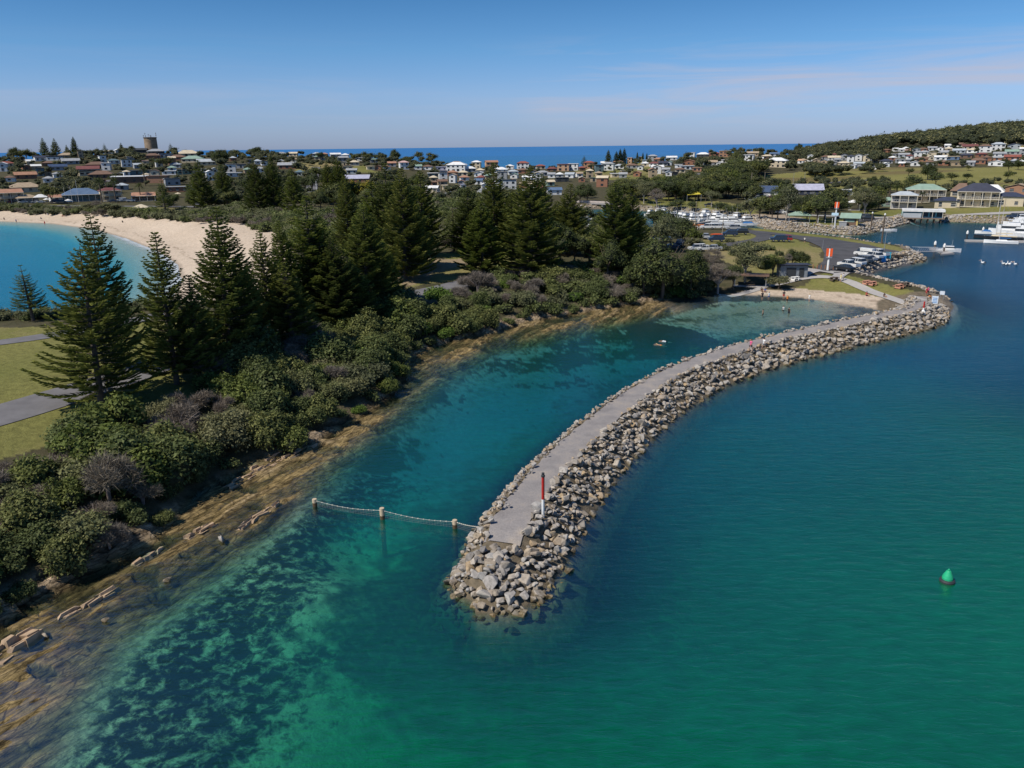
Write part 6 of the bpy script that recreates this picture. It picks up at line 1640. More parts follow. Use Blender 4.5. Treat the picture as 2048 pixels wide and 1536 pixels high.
# ------------------------------------------------------------------ trees filling the town, then the wood on the hill
hs_ = [h for h in HOUSES if 'wall' in h or True]
TOWN = []
def covers_house(px, py, topy, wpx, Yr):
    for h in HOUSES:
        if abs(h['px'] - px) < h['wpx'] * .42 + wpx * .35 and py > h['py'] + 1 and topy < h['py'] - 3.5:
            if abs(py - h['py']) < 40: return True
    return False
def fill(regions):
    rnd = random.Random(77)
    for (pts, n, hmin, hmax, kinds) in regions:
        n = int(n * 1.7); poly = np.array(pts, float); lo = poly.min(0); hi_ = poly.max(0); k = 0; tries = 0
        while k < n and tries < n * 30:
            tries += 1
            px, py = rnd.uniform(lo[0], hi_[0]), rnd.uniform(lo[1], hi_[1])
            if not inside(np.array([px]), np.array([py]), poly)[0]: continue
            g = on_ground(px, py, 0.0)
            if g is None or g.z < 1.0 or g.y > 3000: continue
            h = rnd.uniform(hmin, hmax)
            if any((g.x - q['x']) ** 2 + (g.y - q['y']) ** 2 < (q['w'] * .6 + 2) ** 2 for q in HOUSES): continue
            _, ty, dp = proj((g.x, g.y, g.z + h)); wp = h * .8 * F / dp
            if covers_house(px, py, ty, wp, g.y): continue
            if any((g.x - q[0]) ** 2 + (g.y - q[1]) ** 2 < (3.6) ** 2 for q in TOWN): continue
            TOWN.append((g.x, g.y, g.z, h, rnd.choice(kinds), px, py, h / dp)); k += 1
K1 = ['far0', 'far1', 'far2', 'far3', 'wide0']; K2 = K1 + ['oak0', 'oak1', 'green0', 'gum0']
fill([([(-20, 318), (60, 312), (300, 306), (560, 306), (560, 322), (300, 318), (0, 335)], 60, 4, 8, K1),
      ([(0, 330), (300, 312), (560, 315), (560, 372), (300, 372), (200, 398), (0, 398)], 150, 3.5, 8, K1),
      ([(290, 345), (600, 330), (600, 420), (330, 415)], 60, 5, 9, K2),
      ([(560, 306), (860, 312), (860, 345), (560, 330)], 45, 4, 7, K1),
      ([(560, 345), (1100, 345), (1100, 420), (600, 420)], 90, 4, 10, K2),
      ([(860, 330), (1100, 338), (1340, 320), (1340, 350), (860, 360)], 60, 3, 6, K1),
      ([(1150, 372), (1500, 350), (1500, 400), (1160, 412)], 85, 7, 12, K2),
      ([(1340, 318), (1440, 305), (1600, 300), (1640, 340), (1480, 352), (1370, 350)], 110, 4, 8, K1),
      ([(1430, 325), (1560, 330), (1560, 352), (1440, 362)], 45, 8, 12, K1),
      ([(1600, 330), (1790, 332), (1760, 345), (1620, 356)], 45, 6, 10, K1),
      ([(1600, 302), (1770, 300), (1770, 332), (1600, 335)], 90, 6, 10, K1),
      ([(1770, 298), (2048, 290), (2048, 334), (1780, 336)], 70, 3, 6, K1),
      ([(1500, 372), (1780, 368), (1780, 385), (1500, 395)], 30, 4, 8, K2),
      ([(1480, 395), (1760, 395), (1760, 425), (1520, 430)], 28, 5, 9, K2),
      ([(1780, 375), (2048, 368), (2048, 390), (1780, 395)], 22, 3, 6, K2),
      ([(1080, 440), (1330, 460), (1400, 500), (1200, 530), (1100, 520)], 26, 4, 8, K2 + ['greymass0'])])
TOWN.sort(key=lambda t_: -t_[7])
AREA = [((0, 600), 'on the left hillside among the houses', 'trees on the left hillside'), ((600, 1140), 'in the middle of town behind the pines', 'trees in the middle of town'), ((1140, 1520), 'around the marina and ocean rows', 'trees around the marina'), ((1520, 3000), 'below the wooded hill on the right', 'trees below the wooded hill')]
for (x, y, z, h, k_, px, py, _) in TOWN[:300]:
    for (a, b_), l_, g_ in AREA:
        if a <= px < b_ or (px < 0 and a == 0):
            nm = {'far': 'dark leafy tree', 'wide': 'wide crowned tree', 'oak': 'dense dark tree', 'green': 'rounded green tree', 'gum': 'olive gum tree', 'greymass': 'grey green tree'}[k_.rstrip('0123456789')]
            s_ = h / 8.0; plant(k_, (x, y, z - .2), random.uniform(0, 6), (s_ * 1.15, s_ * 1.15, s_), nm + ' ' + l_, nm + ', ' + g_); break
# the rest plus the hill forest as one wood
def crown_arr(seed, n=90, size=1.0):
    rng = np.random.default_rng(seed)
    lb = [(rng.uniform(-2, 2), rng.uniform(-2, 2), 4.6 + rng.uniform(-1, 1), 2.3, 2.3, 1.9) for _ in range(4)]
    (V1, F1, l1), (V2, F2) = cloud(lb, n, size, rng, clump=3, spread=.4, core=.82)
    return V1, F1, l1, V2, F2
CA = [crown_arr(700 + i, 150, .55) for i in range(6)]
items = [(x, y, z, h) for (x, y, z, h, *_r) in TOWN[300:]]
rnd = random.Random(9)
wood_poly = np.array([(1560, 300), (1600, 288), (1640, 286), (1700, 276), (1800, 262), (1900, 256), (2048, 244), (2300, 238), (2300, 296), (2048, 284), (1900, 290), (1780, 300), (1700, 310), (1640, 318), (1600, 312)], float)
wp_ = []
for _ in range(40000):
    a = rnd.uniform(R(17.5), R(42)); r = math.exp(rnd.uniform(math.log(700), math.log(1900)))
    x, y = r * math.sin(a), r * math.cos(a); z = ground(x, y)
    px, py, dp = proj((x, y, z))
    if not (1585 < px < 2250) or z < 12: continue
    if px < 1780 and py > 312: continue
    if px >= 1780 and py > 297: continue
    if any((x - q['x']) ** 2 + (y - q['y']) ** 2 < (q['w'] * .6 + 7) ** 2 for q in HOUSES): continue
    if covers_house(px, py, py - 12, 10, y): continue
    wp_.append((x, y, z, rnd.choice([rnd.uniform(9, 13), rnd.uniform(13, 18)]) * min(1, .45 + max(0, px - 1585) / 300)))
    if len(wp_) > 2100: break
items += wp_
Vs = []; Fs = []; ls = []; mi = []; b = 0
for (x, y, z, h) in items:
    V1, F1, l1, V2, F2 = CA[rnd.randrange(6)]; s_ = h / 8.0; a = rnd.uniform(0, 6.28); ca_, sa_ = math.cos(a), math.sin(a)
    k = s_ * rnd.uniform(.95, 1.3); off = rnd.uniform(-.4, .45)
    for Vv, Ff, ll, m_ in ((V1, F1, np.clip(l1 + off, 0, 1), 0), (V2, F2, np.zeros(len(V2)), 1)):
        q = np.stack([(Vv[:, 0] * ca_ - Vv[:, 1] * sa_) * k + x, (Vv[:, 0] * sa_ + Vv[:, 1] * ca_) * k + y, Vv[:, 2] * s_ + z], 1)
        Vs.append(q); Fs.append(Ff + b); ls.append(ll); mi.append(np.full(len(Ff), m_, np.int32)); b += len(q)
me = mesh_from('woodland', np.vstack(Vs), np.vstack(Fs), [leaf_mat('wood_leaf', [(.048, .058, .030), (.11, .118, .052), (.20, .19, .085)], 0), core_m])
a_ = me.attributes.new('lv', 'FLOAT', 'POINT'); a_.data.foreach_set('value', np.concatenate(ls).astype(np.float32))
me.polygons.foreach_set('material_index', np.concatenate(mi))
tag(link('woodland', me), 'dense eucalypt forest covering the hill behind the town and filling gaps between the far houses', 'woodland', kind='stuff')
print('town trees', len(TOWN), 'wood', len(items))
# ------------------------------------------------------------------ cars
paint_m = {}
def car_paint(c):
    if c not in paint_m:
        t = NT('paint_' + c); b = t.n('ShaderNodeBsdfPrincipled', {'Roughness': .32, 'Specular IOR Level': .5, 'Metallic': .1})
        tc = t.n('ShaderNodeTexCoord'); nz = t.n('ShaderNodeTexNoise', {'Vector': tc.outputs['Object'], 'Scale': 2.0, 'Detail': 4.0})
        f = t.ramp(nz.outputs[0], [(.3, .86), (.7, 1.06)])
        t.t.links.new(t.mix(1.0, {'white': (.72, .72, .70), 'silver': (.38, .39, .40), 'black': (.02, .022, .025), 'navy': (.025, .045, .09), 'red': (.30, .03, .03), 'blue': (.06, .16, .32), 'grey': (.12, .125, .13), 'green': (.04, .13, .11), 'tan': (.36, .30, .2)}[c], f, 'MULTIPLY'), b.inputs['Base Color'])
        t.t.links.new(b.outputs[0], t.out.inputs[0]); paint_m[c] = t.m
    return paint_m[c]
tyre_m = simple('tyre', (.02, .02, .02), .9); rim_m = simple('rim', (.35, .35, .36), .4, metal=.6); lamp_m = simple('lamp_glass', (.7, .7, .66), .2)
CARK = {  # length, width, profile of body (x,z), cabin bottom/top x ranges
 'suv': (4.7, 1.86, [(-2.35, .45), (-2.32, 1.05), (-1.3, 1.12), (2.25, 1.12), (2.35, .95), (2.35, .45)], (-1.35, -.75, 2.2, 1.95), 1.12, 1.78),
 'sedan': (4.6, 1.8, [(-2.3, .38), (-2.25, .82), (-1.2, .95), (1.7, .98), (2.28, .9), (2.3, .38)], (-1.25, -.45, 1.75, 1.0), .96, 1.43),
 'ute': (5.3, 1.88, [(-2.65, .5), (-2.6, 1.08), (-1.5, 1.18), (2.6, 1.16), (2.65, .5)], (-1.5, -.9, .9, .7), 1.16, 1.82),
 'van': (4.9, 1.9, [(-2.45, .4), (-2.4, 1.0), (-1.8, 1.2), (2.42, 1.2), (2.45, .4)], (-1.85, -1.2, 2.42, 2.38), 1.2, 2.05)}
CARP = {}
def car_proto(kind, c):
    L, Wd, prof, cab, z0, z1 = CARK[kind]
    e = empty('parked_' + ('car' if kind in ('suv', 'sedan') else kind), (0, 0, 0)); kids = []
    mb = MB(); rings = []
    for y, k in ((-Wd / 2, .94), (-Wd / 2 + .09, 1), (Wd / 2 - .09, 1), (Wd / 2, .94)):
        rings.append([(x * (1 if k == 1 else .985), y, .42 + (z - .42) * k) for x, z in prof])
    mb.loft(rings)
    x0, x1, x3, x2 = cab
    def cabin(mb, ins, zt, s):
        w0 = Wd / 2 - .06 - ins; w1 = Wd / 2 - .26 - ins
        a = [(x0 - s, -w0, z0), (x3 + s, -w0, z0), (x3 + s, w0, z0), (x0 - s, w0, z0), (x1 - s, -w1, zt), (x2 + s, -w1, zt), (x2 + s, w1, zt), (x1 - s, w1, zt)]
        mb.add(a, [(3, 2, 1, 0), (4, 5, 6, 7), (0, 1, 5, 4), (1, 2, 6, 5), (2, 3, 7, 6), (3, 0, 4, 7)])
    mb.box(((x1 + x2) / 2, 0, z1 + .0), (abs(x2 - x1) + .04, Wd - .50, .07))
    for x in ([x0 * .3 + x3 * .7] if kind != 'van' else []) + [(x0 + x3) / 2]:
        for s_ in (-1, 1):
            mb.tube((x, s_ * (Wd / 2 - .05), z0), (x * .85 + .15 * (x1 + x2) / 2, s_ * (Wd / 2 - .255), z1), .055, .05, 4)
    if kind == 'van': mb.box((.8, 0, 1.62), (3.2, Wd - .22, .84))
    if kind == 'ute': pass
    body = mb.build('body', car_paint(c), e); kids.append((body, []))
    gm = MB(); cabin(gm, 0, z1 - .02, 0); kids.append((gm.build('windows', glass_m, e), []))
    if kind == 'ute': kids.append((MB().box((1.75, 0, 1.165), (1.45, Wd - .3, .03)).build('tray_cover', dark_m, e), []))
    for sx in (-1, 1):
        for sy in (-1, 1):
            w = MB().tube((sx * L * .30, sy * (Wd / 2 - .22), .35), (sx * L * .30, sy * (Wd / 2 + .01), .35), .35, .35, 12).build('wheel', tyre_m, e)
            r_ = MB().tube((sx * L * .30, sy * (Wd / 2), .35), (sx * L * .30, sy * (Wd / 2 + .03), .35), .2, .2, 8).build('rim', rim_m, w)
            kids.append((w, [r_]))
    for sy in (-1, 1): kids.append((MB().box((-L / 2 + .0, sy * .65, .78 if kind != 'sedan' else .66), (.08, .34, .14)).build('headlight', lamp_m, e), []))
    return e, kids
CAR_USED = set()
def car(px, py, kind, c, label, heading=0.0, group=None):
    """heading in degrees: 0 = nose to the left of the photo, 90 = nose toward the camera"""
    g = hit(px, py)
    key = (kind, c)
    if key not in CARP: CARP[key] = car_proto(kind, c)
    e, kids = CARP[key]
    az_ = math.atan2(g.x, g.y); rz = -az_ + R(heading); zz = g.z + .20 if sdist(g.x, g.y) > 0 else g.z
    if key not in CAR_USED:
        CAR_USED.add(key); e.location = (g.x, g.y, zz); e.rotation_euler = (0, 0, rz)
        e['label'] = label; e['category'] = 'car'
        if group: e['group'] = group
        return e
    return copy_tree(e, kids, (g.x, g.y, zz), rz, None, label, group)
for a in [
 (1688, 543, 'sedan', 'black', 'dark sedan parked closest to the wooden bollards in the breakwater car park', -38), (1697, 537, 'ute', 'white', 'white dual cab ute second from the bollards in the breakwater car park', -38),
 (1711, 532, 'suv', 'white', 'white wagon third from the bollards in the breakwater car park', -38), (1724, 527, 'suv', 'grey', 'grey wagon in the middle of the breakwater car park row', -38),
 (1735, 523, 'sedan', 'silver', 'silver sedan right of the grey wagon in the breakwater car park', -38), (1746, 519, 'suv', 'white', 'white wagon right of the silver sedan in the breakwater car park', -38),
 (1728, 514, 'van', 'white', 'white rounded van behind the row in the breakwater car park', -30), (1758, 514, 'ute', 'white', 'white ute at the far end of the row nearest the blue bin', -38),
 (1556, 484, 'suv', 'navy', 'blue four wheel drive parked on the grass inside the road bend', 8), (1567, 484, 'suv', 'red', 'dark red wagon hidden behind the blue four wheel drive on the grass', 6),
 (1459, 473, 'suv', 'navy', 'dark blue four wheel drive on the grass by the marina pole', 12), (1481, 470, 'suv', 'black', 'black four wheel drive at the right of the marina lawn', 10), (1432, 484, 'suv', 'navy', 'dark wagon with orange kayak above the hedge', 14),
 (1376, 471, 'sedan', 'silver', 'blue grey sedan on the marina lawn left', 20), (1415, 459, 'suv', 'white', 'white four wheel drive at the left of the marina rail row', 5), (1434, 459, 'suv', 'white', 'white four wheel drive in the middle of the marina rail row', 5), (1452, 459, 'van', 'white', 'white van at the right of the marina rail row', 5), (1466, 461, 'suv', 'silver', 'silver wagon beside the white van at the marina rail', 8),
 (1187, 456, 'suv', 'white', 'white four wheel drive standing broadside in the campground gap', 2), (1172, 443, 'sedan', 'silver', 'silver car at the left of the campground inlet', 30), (1193, 444, 'suv', 'white', 'white car at the inlet edge above the campground', 10), (1206, 446, 'suv', 'grey', 'grey car at the inlet edge right of the white one', 20),
 (841, 522, 'suv', 'white', 'white wagon with roof rack parked in the shade of the bare clearing', 165), (822, 524, 'sedan', 'green', 'dark green car hidden in the tree shade beside the white wagon', 165),
 (1394, 503, 'suv', 'white', 'white wagon glimpsed left behind the grey twiggy tree', 20), (1409, 503, 'sedan', 'white', 'white car glimpsed right behind the grey twiggy tree', 20), (1426, 502, 'sedan', 'silver', 'pale blue silver car right of the two glimpsed white ones', 20), (1318, 484, 'van', 'white', 'white van glimpsed through the she oak', 30),
 (1878, 425, 'sedan', 'white', 'white sedan on the road behind the aqua boat shed', 4), (2026, 437, 'suv', 'navy', 'dark wagon parked above the yachts, left of its pair', 2), (2036, 437, 'suv', 'black', 'black wagon parked above the yachts at the right edge', 2),
 (1735, 442, 'suv', 'black', 'black wagon in the small harbour park car park', 0), (1706, 437, 'sedan', 'white', 'white car behind the green roofed kiosk', 0), (1562, 428, 'sedan', 'white', 'white car under the tall park trees', 0), (1727, 438, 'suv', 'grey', 'grey wagon left of the black one in the harbour park', 0), (1418, 413, 'sedan', 'black', 'dark car on the road behind the marina', 0),
 (22, 407, 'sedan', 'red', 'red car outside the arched cream building', 0), (2, 408, 'sedan', 'blue', 'blue car cut by the left edge on the beach street', 0), (36, 407, 'suv', 'black', 'black wagon on the beach street right of the red car', 0), (46, 407, 'sedan', 'white', 'white sedan on the beach street before the marquee', 0), (72, 407, 'sedan', 'silver', 'silver car in front of the white marquee', 0),
 (82, 407, 'sedan', 'white', 'white car under the white marquee edge', 0), (110, 407, 'van', 'navy', 'dark blue van in front of the terracotta awning shop', 0), (122, 407, 'suv', 'grey', 'grey wagon right of the dark blue van', 0), (137, 406, 'sedan', 'white', 'white car left of the blue roofed pavilion', 0), (243, 404, 'van', 'white', 'white camper van right of the grey thicket', 0), (252, 404, 'ute', 'silver', 'silver ute next to the white camper van', 0), (227, 405, 'sedan', 'navy', 'navy car under the palms on the beach street', 0), (262, 404, 'sedan', 'white', 'white sedan right of the silver ute on the beach street', 0)]:
    car(*a[:5], a[5])
rnd = random.Random(3)
def car_area(pts, n, lab, grp, hd=0):
    poly = np.array(pts, float); lo = poly.min(0); hi_ = poly.max(0); k = 0; tries = 0; used = []
    while k < n and tries < 4000:
        tries += 1
        px, py = rnd.uniform(lo[0], hi_[0]), rnd.uniform(lo[1], hi_[1])
        if not inside(np.array([px]), np.array([py]), poly)[0]: continue
        g = hit(px, py)
        if g is None or any((g.x - a) ** 2 + (g.y - b_) ** 2 < 30 for a, b_ in used): continue
        if any((g.x - q['x']) ** 2 + (g.y - q['y']) ** 2 < (q['w'] * .6 + 3) ** 2 for q in HOUSES): continue
        used.append((g.x, g.y)); kind = rnd.choice(['suv', 'sedan', 'sedan', 'ute', 'suv', 'van']); c = rnd.choice(['white', 'white', 'white', 'silver', 'grey', 'black', 'navy', 'red'])
        e = car(px, py, kind, c, f"{c} {dict(suv='wagon', sedan='sedan', ute='ute', van='van')[kind]} {lab}", hd + rnd.choice([0, 90, 180]) + rnd.uniform(-8, 8), grp); k += 1
car_area([(90, 366), (250, 360), (240, 378), (100, 380)], 26, 'in the hillside car park above the blue roofed pavilion', 'cars in the hillside car park')
car_area([(1135, 440), (1215, 450), (1240, 480), (1200, 520), (1140, 500)], 16, 'in the campground behind the tall pines', 'campground cars')
car_area([(1490, 398), (1550, 400), (1545, 412), (1490, 410)], 12, 'on the hardstand below the club building', 'cars on the hardstand')
car_area([(870, 380), (1100, 380), (1110, 400), (880, 398)], 14, 'in the streets behind the central pines', 'cars behind the central pines')
car_area([(380, 400), (560, 398), (560, 412), (380, 414)], 12, 'behind the dark park pines', 'cars behind the park pines')
car_area([(1240, 470), (1420, 470), (1430, 500), (1260, 500)], 12, 'on the lawn between the pines and the marina', 'cars on the marina lawn')

# tents and caravans in the campground
def tent(px, py, w, c, label):
    g = hit(px, py); e = empty('tent', (g.x, g.y, g.z), random.uniform(-.4, .4), label, 'tent')
    roof_shape('gfront', w, w * 1.2, .9, 1.4, .0).build('canopy', wall_m(c), e); MB().box((0, 0, .45), (w - .1, w * 1.15, .9)).build('wall', wall_m(c), e)
tent(1191, 467, 6, 'green', 'green tent below the white four wheel drive in the campground'); tent(1168, 492, 4, 'grey', 'grey tent among the campground pines'); tent(1195, 486, 4.5, 'white', 'white awning tent behind the campground pine')
tent(1176, 478, 4, 'blue', 'blue tent left of the white awning tent'); tent(815, 516, 3.5, 'green', 'dark green tent in the shade left of the white wagon'); tent(1322, 520, 4, 'teal', 'teal tent behind the big she oak')

# ------------------------------------------------------------------ boats
hull_m = simple('hull_white', (.74, .74, .72), .35, noise=.06, spec=.5); hull_dark = simple('hull_dark', (.02, .025, .03), .3); deck_m2 = simple('deck_cream', (.58, .50, .36), .7); canvas_m = simple('blue_canvas', (.03, .12, .30), .8); orange_m = simple('hull_orange', (.50, .17, .05), .5); mast_m = simple('mast', (.55, .53, .50), .4)
def hull(L, B, Hh, sheer=.35):
    rings = []
    for k in range(9):
        u = k / 8; x = -L / 2 + L * u
        b_ = B / 2 * (1 if u < .5 else max(.03, 1 - ((u - .5) / .5) ** 2.2)); zt_ = Hh + sheer * u ** 2
        rings.append([(x, -b_, zt_), (x, -b_ * .86, .1), (x, -b_ * .4, -.35), (x, b_ * .4, -.35), (x, b_ * .86, .1), (x, b_, zt_)])
    return MB().loft(rings)
BP = {}
def boat_proto(kind):
    e = empty({'cruiser': 'motor_cruiser', 'runabout': 'small_boat', 'yacht': 'sailing_yacht', 'trawler': 'fishing_boat', 'covered': 'covered_boat', 'classic': 'sailing_yacht', 'motoryacht': 'motor_cruiser', 'cabin': 'cabin_boat'}[kind], (0, 0, 0)); kids = []
    def add(name, mb, m, par=None): o = mb.build(name, m, par or e); kids.append((o, [])); return o
    if kind in ('cruiser', 'motoryacht', 'cabin'):
        L = {'cruiser': 9.5, 'motoryacht': 15, 'cabin': 6.2}[kind]; B = L * .32
        add('hull', hull(L, B, L * .12, L * .05), hull_m)
        add('cabin', MB().box((-L * .03, 0, L * .19), (L * .5, B * .8, L * .15), taper=.88), hull_m)
        add('windows', MB().box((-L * .03, 0, L * .215), (L * .49, B * .79, L * .055)), glass_m)
        if kind != 'cabin':
            add('flybridge', MB().box((-L * .07, 0, L * .30), (L * .32, B * .7, L * .07), taper=.9).box((-L * .07, 0, L * .40), (L * .28, B * .66, .08)), hull_m)
            m_ = MB()
            for sy in (-1, 1):
                for x in (-L * .18, L * .04): m_.tube((x, sy * B * .3, L * .3), (x, sy * B * .3, L * .40), .05, .05, 5)
            m_.tube((-L * .1, 0, L * .4), (-L * .12, 0, L * .58), .05, .03, 5); m_.tube((-L * .2, B * .3, L * .3), (-L * .36, B * .42, L * .75), .03, .02, 4); m_.tube((-L * .2, -B * .3, L * .3), (-L * .36, -B * .42, L * .75), .03, .02, 4)
            add('rigging', m_, mast_m)
        else: add('mast', MB().tube((L * .1, B * .3, L * .2), (L * .12, B * .3, L * .55), .03, .02, 4), mast_m)
    elif kind == 'runabout':
        L = 6; add('hull', hull(L, 2.1, .8, .2), hull_m); add('seat', MB().box((-.4, 0, .72), (2.6, 1.6, .08)), dark_m); add('windscreen', MB().box((.7, 0, 1.05), (.08, 1.5, .5)), glass_m)
        add('motor', MB().box((-3.1, 0, .8), (.4, .4, .8)), dark_m)
    elif kind == 'covered':
        L = 7.5; add('hull', hull(L, 2.5, .9, .3), hull_m); add('cover', MB().box((-.8, 0, 1.2), (4.8, 2.3, .7), taper=.6), canvas_m)
    elif kind == 'trawler':
        L = 11; add('hull', hull(L, 3.6, 1.3, .9), orange_m); add('wheelhouse', MB().box((1.2, 0, 2.3), (3, 2.2, 2.0), taper=.92), deck_m2); add('windows', MB().box((1.2, 0, 2.7), (2.95, 2.15, .5)), glass_m)
        add('mast', MB().tube((-1, 0, 1.2), (-1, 0, 6.5), .09, .06, 6).tube((-1, 0, 5.8), (-4.5, 0, 3.6), .06, .05, 5), mast_m)
    else:
        L = 13.0 if kind == 'yacht' else 17.5; B = 3.3 if kind == 'yacht' else 4.0
        add('hull', hull(L, B, 1.0, .5), hull_m if kind == 'yacht' else hull_dark)
        add('deck', MB().box((-L * .04, 0, 1.13), (L * .66, B * .7, .16)), hull_m if kind == 'yacht' else deck_m2)
        add('coachroof', MB().box((-L * .02, 0, 1.38), (L * .34, B * .5, .42), taper=.85), hull_m if kind == 'yacht' else deck_m2)
        hm = 14.5 if kind == 'yacht' else 17.0
        add('mast', MB().tube((L * .06, 0, 1.1), (L * .06, 0, hm), .11, .07, 7).tube((L * .06, -1.1, hm * .55), (L * .06, 1.1, hm * .55), .04, .04, 4), mast_m)
        add('boom', MB().tube((L * .06, 0, 2.3), (-L * .28, 0, 2.3), .22, .18, 7), canvas_m if kind == 'yacht' else deck_m2)
        add('stays', MB().tube((L * .48, 0, 1.6), (L * .06, 0, hm), .018, .018, 3).tube((-L * .48, 0, 1.2), (L * .06, 0, hm), .018, .018, 3).tube((L * .04, B / 2, 1.1), (L * .06, 0, hm * .98), .018, .018, 3).tube((L * .04, -B / 2, 1.1), (L * .06, 0, hm * .98), .018, .018, 3), steel_m)
    return e, kids
BU = set()
def boat(px, py, kind, label, heading=0.0, sc=1.0, group=None, z=0.0):
    p = at_z(px, py, z); az_ = math.atan2(p[0], p[1]); rz = -az_ + R(heading)
    if kind not in BP: BP[kind] = boat_proto(kind)
    e, kids = BP[kind]
    if kind not in BU:
        BU.add(kind); e.location = (p[0], p[1], z + .05); e.rotation_euler = (0, 0, rz); e.scale = (sc,) * 3; e['label'] = label; e['category'] = 'boat'
        if group: e['group'] = group
        return e
    return copy_tree(e, kids, (p[0], p[1], z + .05), rz, sc, label, group)
boat(2001, 487, 'yacht', 'slim white sailing yacht alongside the end of the marina finger', 184, .70)
boat(1996, 478, 'classic', 'long dark hulled yacht with cream deck and the tallest mast', 181, .78)
boat(1972, 468, 'covered', 'small blue grey boat with its bow past the dark hulled yacht', 182, .9)
boat(2018, 470, 'motoryacht', 'large cream motor yacht behind the dark hulled yacht', 181, .82)
boat(2028, 461, 'motoryacht', 'white motor yacht third out from the finger jetty', 180, .72)
boat(2040, 454, 'cruiser', 'white cruiser farthest up at the right edge of the photo', 180, 1.15)
boat(2046, 476, 'motoryacht', 'white cruiser cut by the right edge of the photo beside the yachts', 182, .8)
boat(1897, 504, 'cabin', 'small white cabin boat tied to the pontoon', 5, 1.0)
boat(1777, 463, 'runabout', 'small flat white boat at the foot of the two dark piles', 10, .9)
ML = [(1302, 431, 'cruiser', 60), (1311, 429, 'runabout', 70), (1318, 433, 'cruiser', 60), (1327, 430, 'cruiser', 75), (1338, 432, 'covered', 20), (1347, 434, 'cabin', 40), (1310, 436, 'cabin', 40), (1326, 438, 'runabout', 60),
      (1364, 438, 'cruiser', 60), (1374, 441, 'cruiser', 50), (1383, 437, 'cruiser', 70), (1390, 443, 'cruiser', 30), (1400, 438, 'cabin', 60), (1408, 442, 'cruiser', 50), (1417, 438, 'cruiser', 70), (1424, 444, 'cabin', 20), (1433, 440, 'cruiser', 60), (1441, 443, 'cruiser', 10), (1450, 447, 'cruiser', 5),
      (1456, 440, 'cabin', 50), (1465, 447, 'cruiser', 5), (1474, 443, 'cruiser', 70), (1483, 446, 'cabin', 60), (1490, 449, 'runabout', 20), (1336, 446, 'cruiser', 185), (1356, 447, 'cruiser', 185), (1500, 451, 'covered', 5), (1390, 455, 'trawler', 190), (1372, 446, 'runabout', 50), (1430, 450, 'cabin', 10), (1478, 452, 'cabin', 0),
      (1318, 425, 'cabin', 60), (1346, 427, 'runabout', 60), (1330, 424, 'cabin', 20), (1396, 433, 'cabin', 60), (1412, 434, 'cruiser', 60), (1446, 436, 'cabin', 60), (1495, 446, 'cruiser', 30)]
NB = {'cruiser': 'white motor cruiser with flybridge', 'runabout': 'small open white runabout', 'cabin': 'white half cabin boat', 'covered': 'boat under a blue canvas cover', 'trawler': 'orange hulled fishing boat'}
for i, (px, py, k, hd) in enumerate(ML):
    if k == 'trawler': boat(px, py, k, 'orange hulled fishing boat moored in the marina behind the white rail', hd, .8); continue
    if k == 'covered': boat(px, py, k, 'boat with blue canvas cover moored at the ' + ('left' if px < 1400 else 'right') + ' end of the marina', hd, .9); continue
    side = 'left part' if px < 1355 else ('middle part' if px < 1430 else 'right part')
    boat(px, py, k, f'{NB[k]} moored in the {side} of the marina', hd + random.uniform(-8, 8), random.uniform(.75, .95), f'boats moored in the {side} of the marina')
for i, (px, py) in enumerate([(1340, 436), (1375, 445), (1400, 447), (1425, 440), (1460, 450)]):
    p = at_z(px, py, 0); e = empty('marina_pontoon', (p[0], p[1], 0), -math.atan2(p[0], p[1]) + R(60), 'floating walkway between moored boats in the marina', 'pontoon', 'floating walkways in the marina')
    MB().box((0, 0, .25), (16, 1.4, .4)).build('deck', conc_m, e)
    for x in (-7, 0, 7): MB().tube((x, .9, -2), (x, .9, 2.8), .16, .16, 8).build('pile', mast_m, e)

# ------------------------------------------------------------------ pontoon, jetty, piles
def pile(px, py, pytop, label, col='dark'):
    p = at_z(px, py, 0); lo, hi_ = .2, 20
    for _ in range(30):
        m = (lo + hi_) / 2
        if proj((p[0], p[1], m))[1] > pytop: lo = m
        else: hi_ = m
    e = empty('mooring_pile', (p[0], p[1], 0), 0, label, 'pile')
    MB().tube((0, 0, -3), (0, 0, m - .8), .27, .27, 12).build('shaft', dark_m if col == 'dark' else bark_m, e)
    MB().lathe([(.34, m - .9), (.34, m - .25), (.05, m + .25)], 12).build('cap', frame_m, e)
pile(1933, 479, 462, 'dark mooring pile with white cone cap at the outer end of the finger jetty'); pile(1966, 463, 455, 'white capped pile behind the bow of the dark hulled yacht'); pile(1994, 457, 450, 'white capped pile left of the tall mast'); pile(1996, 450, 444, 'farthest white capped pile near the tall mast')
pile(1869, 499, 483, 'brown pile with white cap at the left end of the pontoon', 'brown'); pile(1887, 506, 488, 'brown pile with white cap in front of the cabin boat', 'brown')
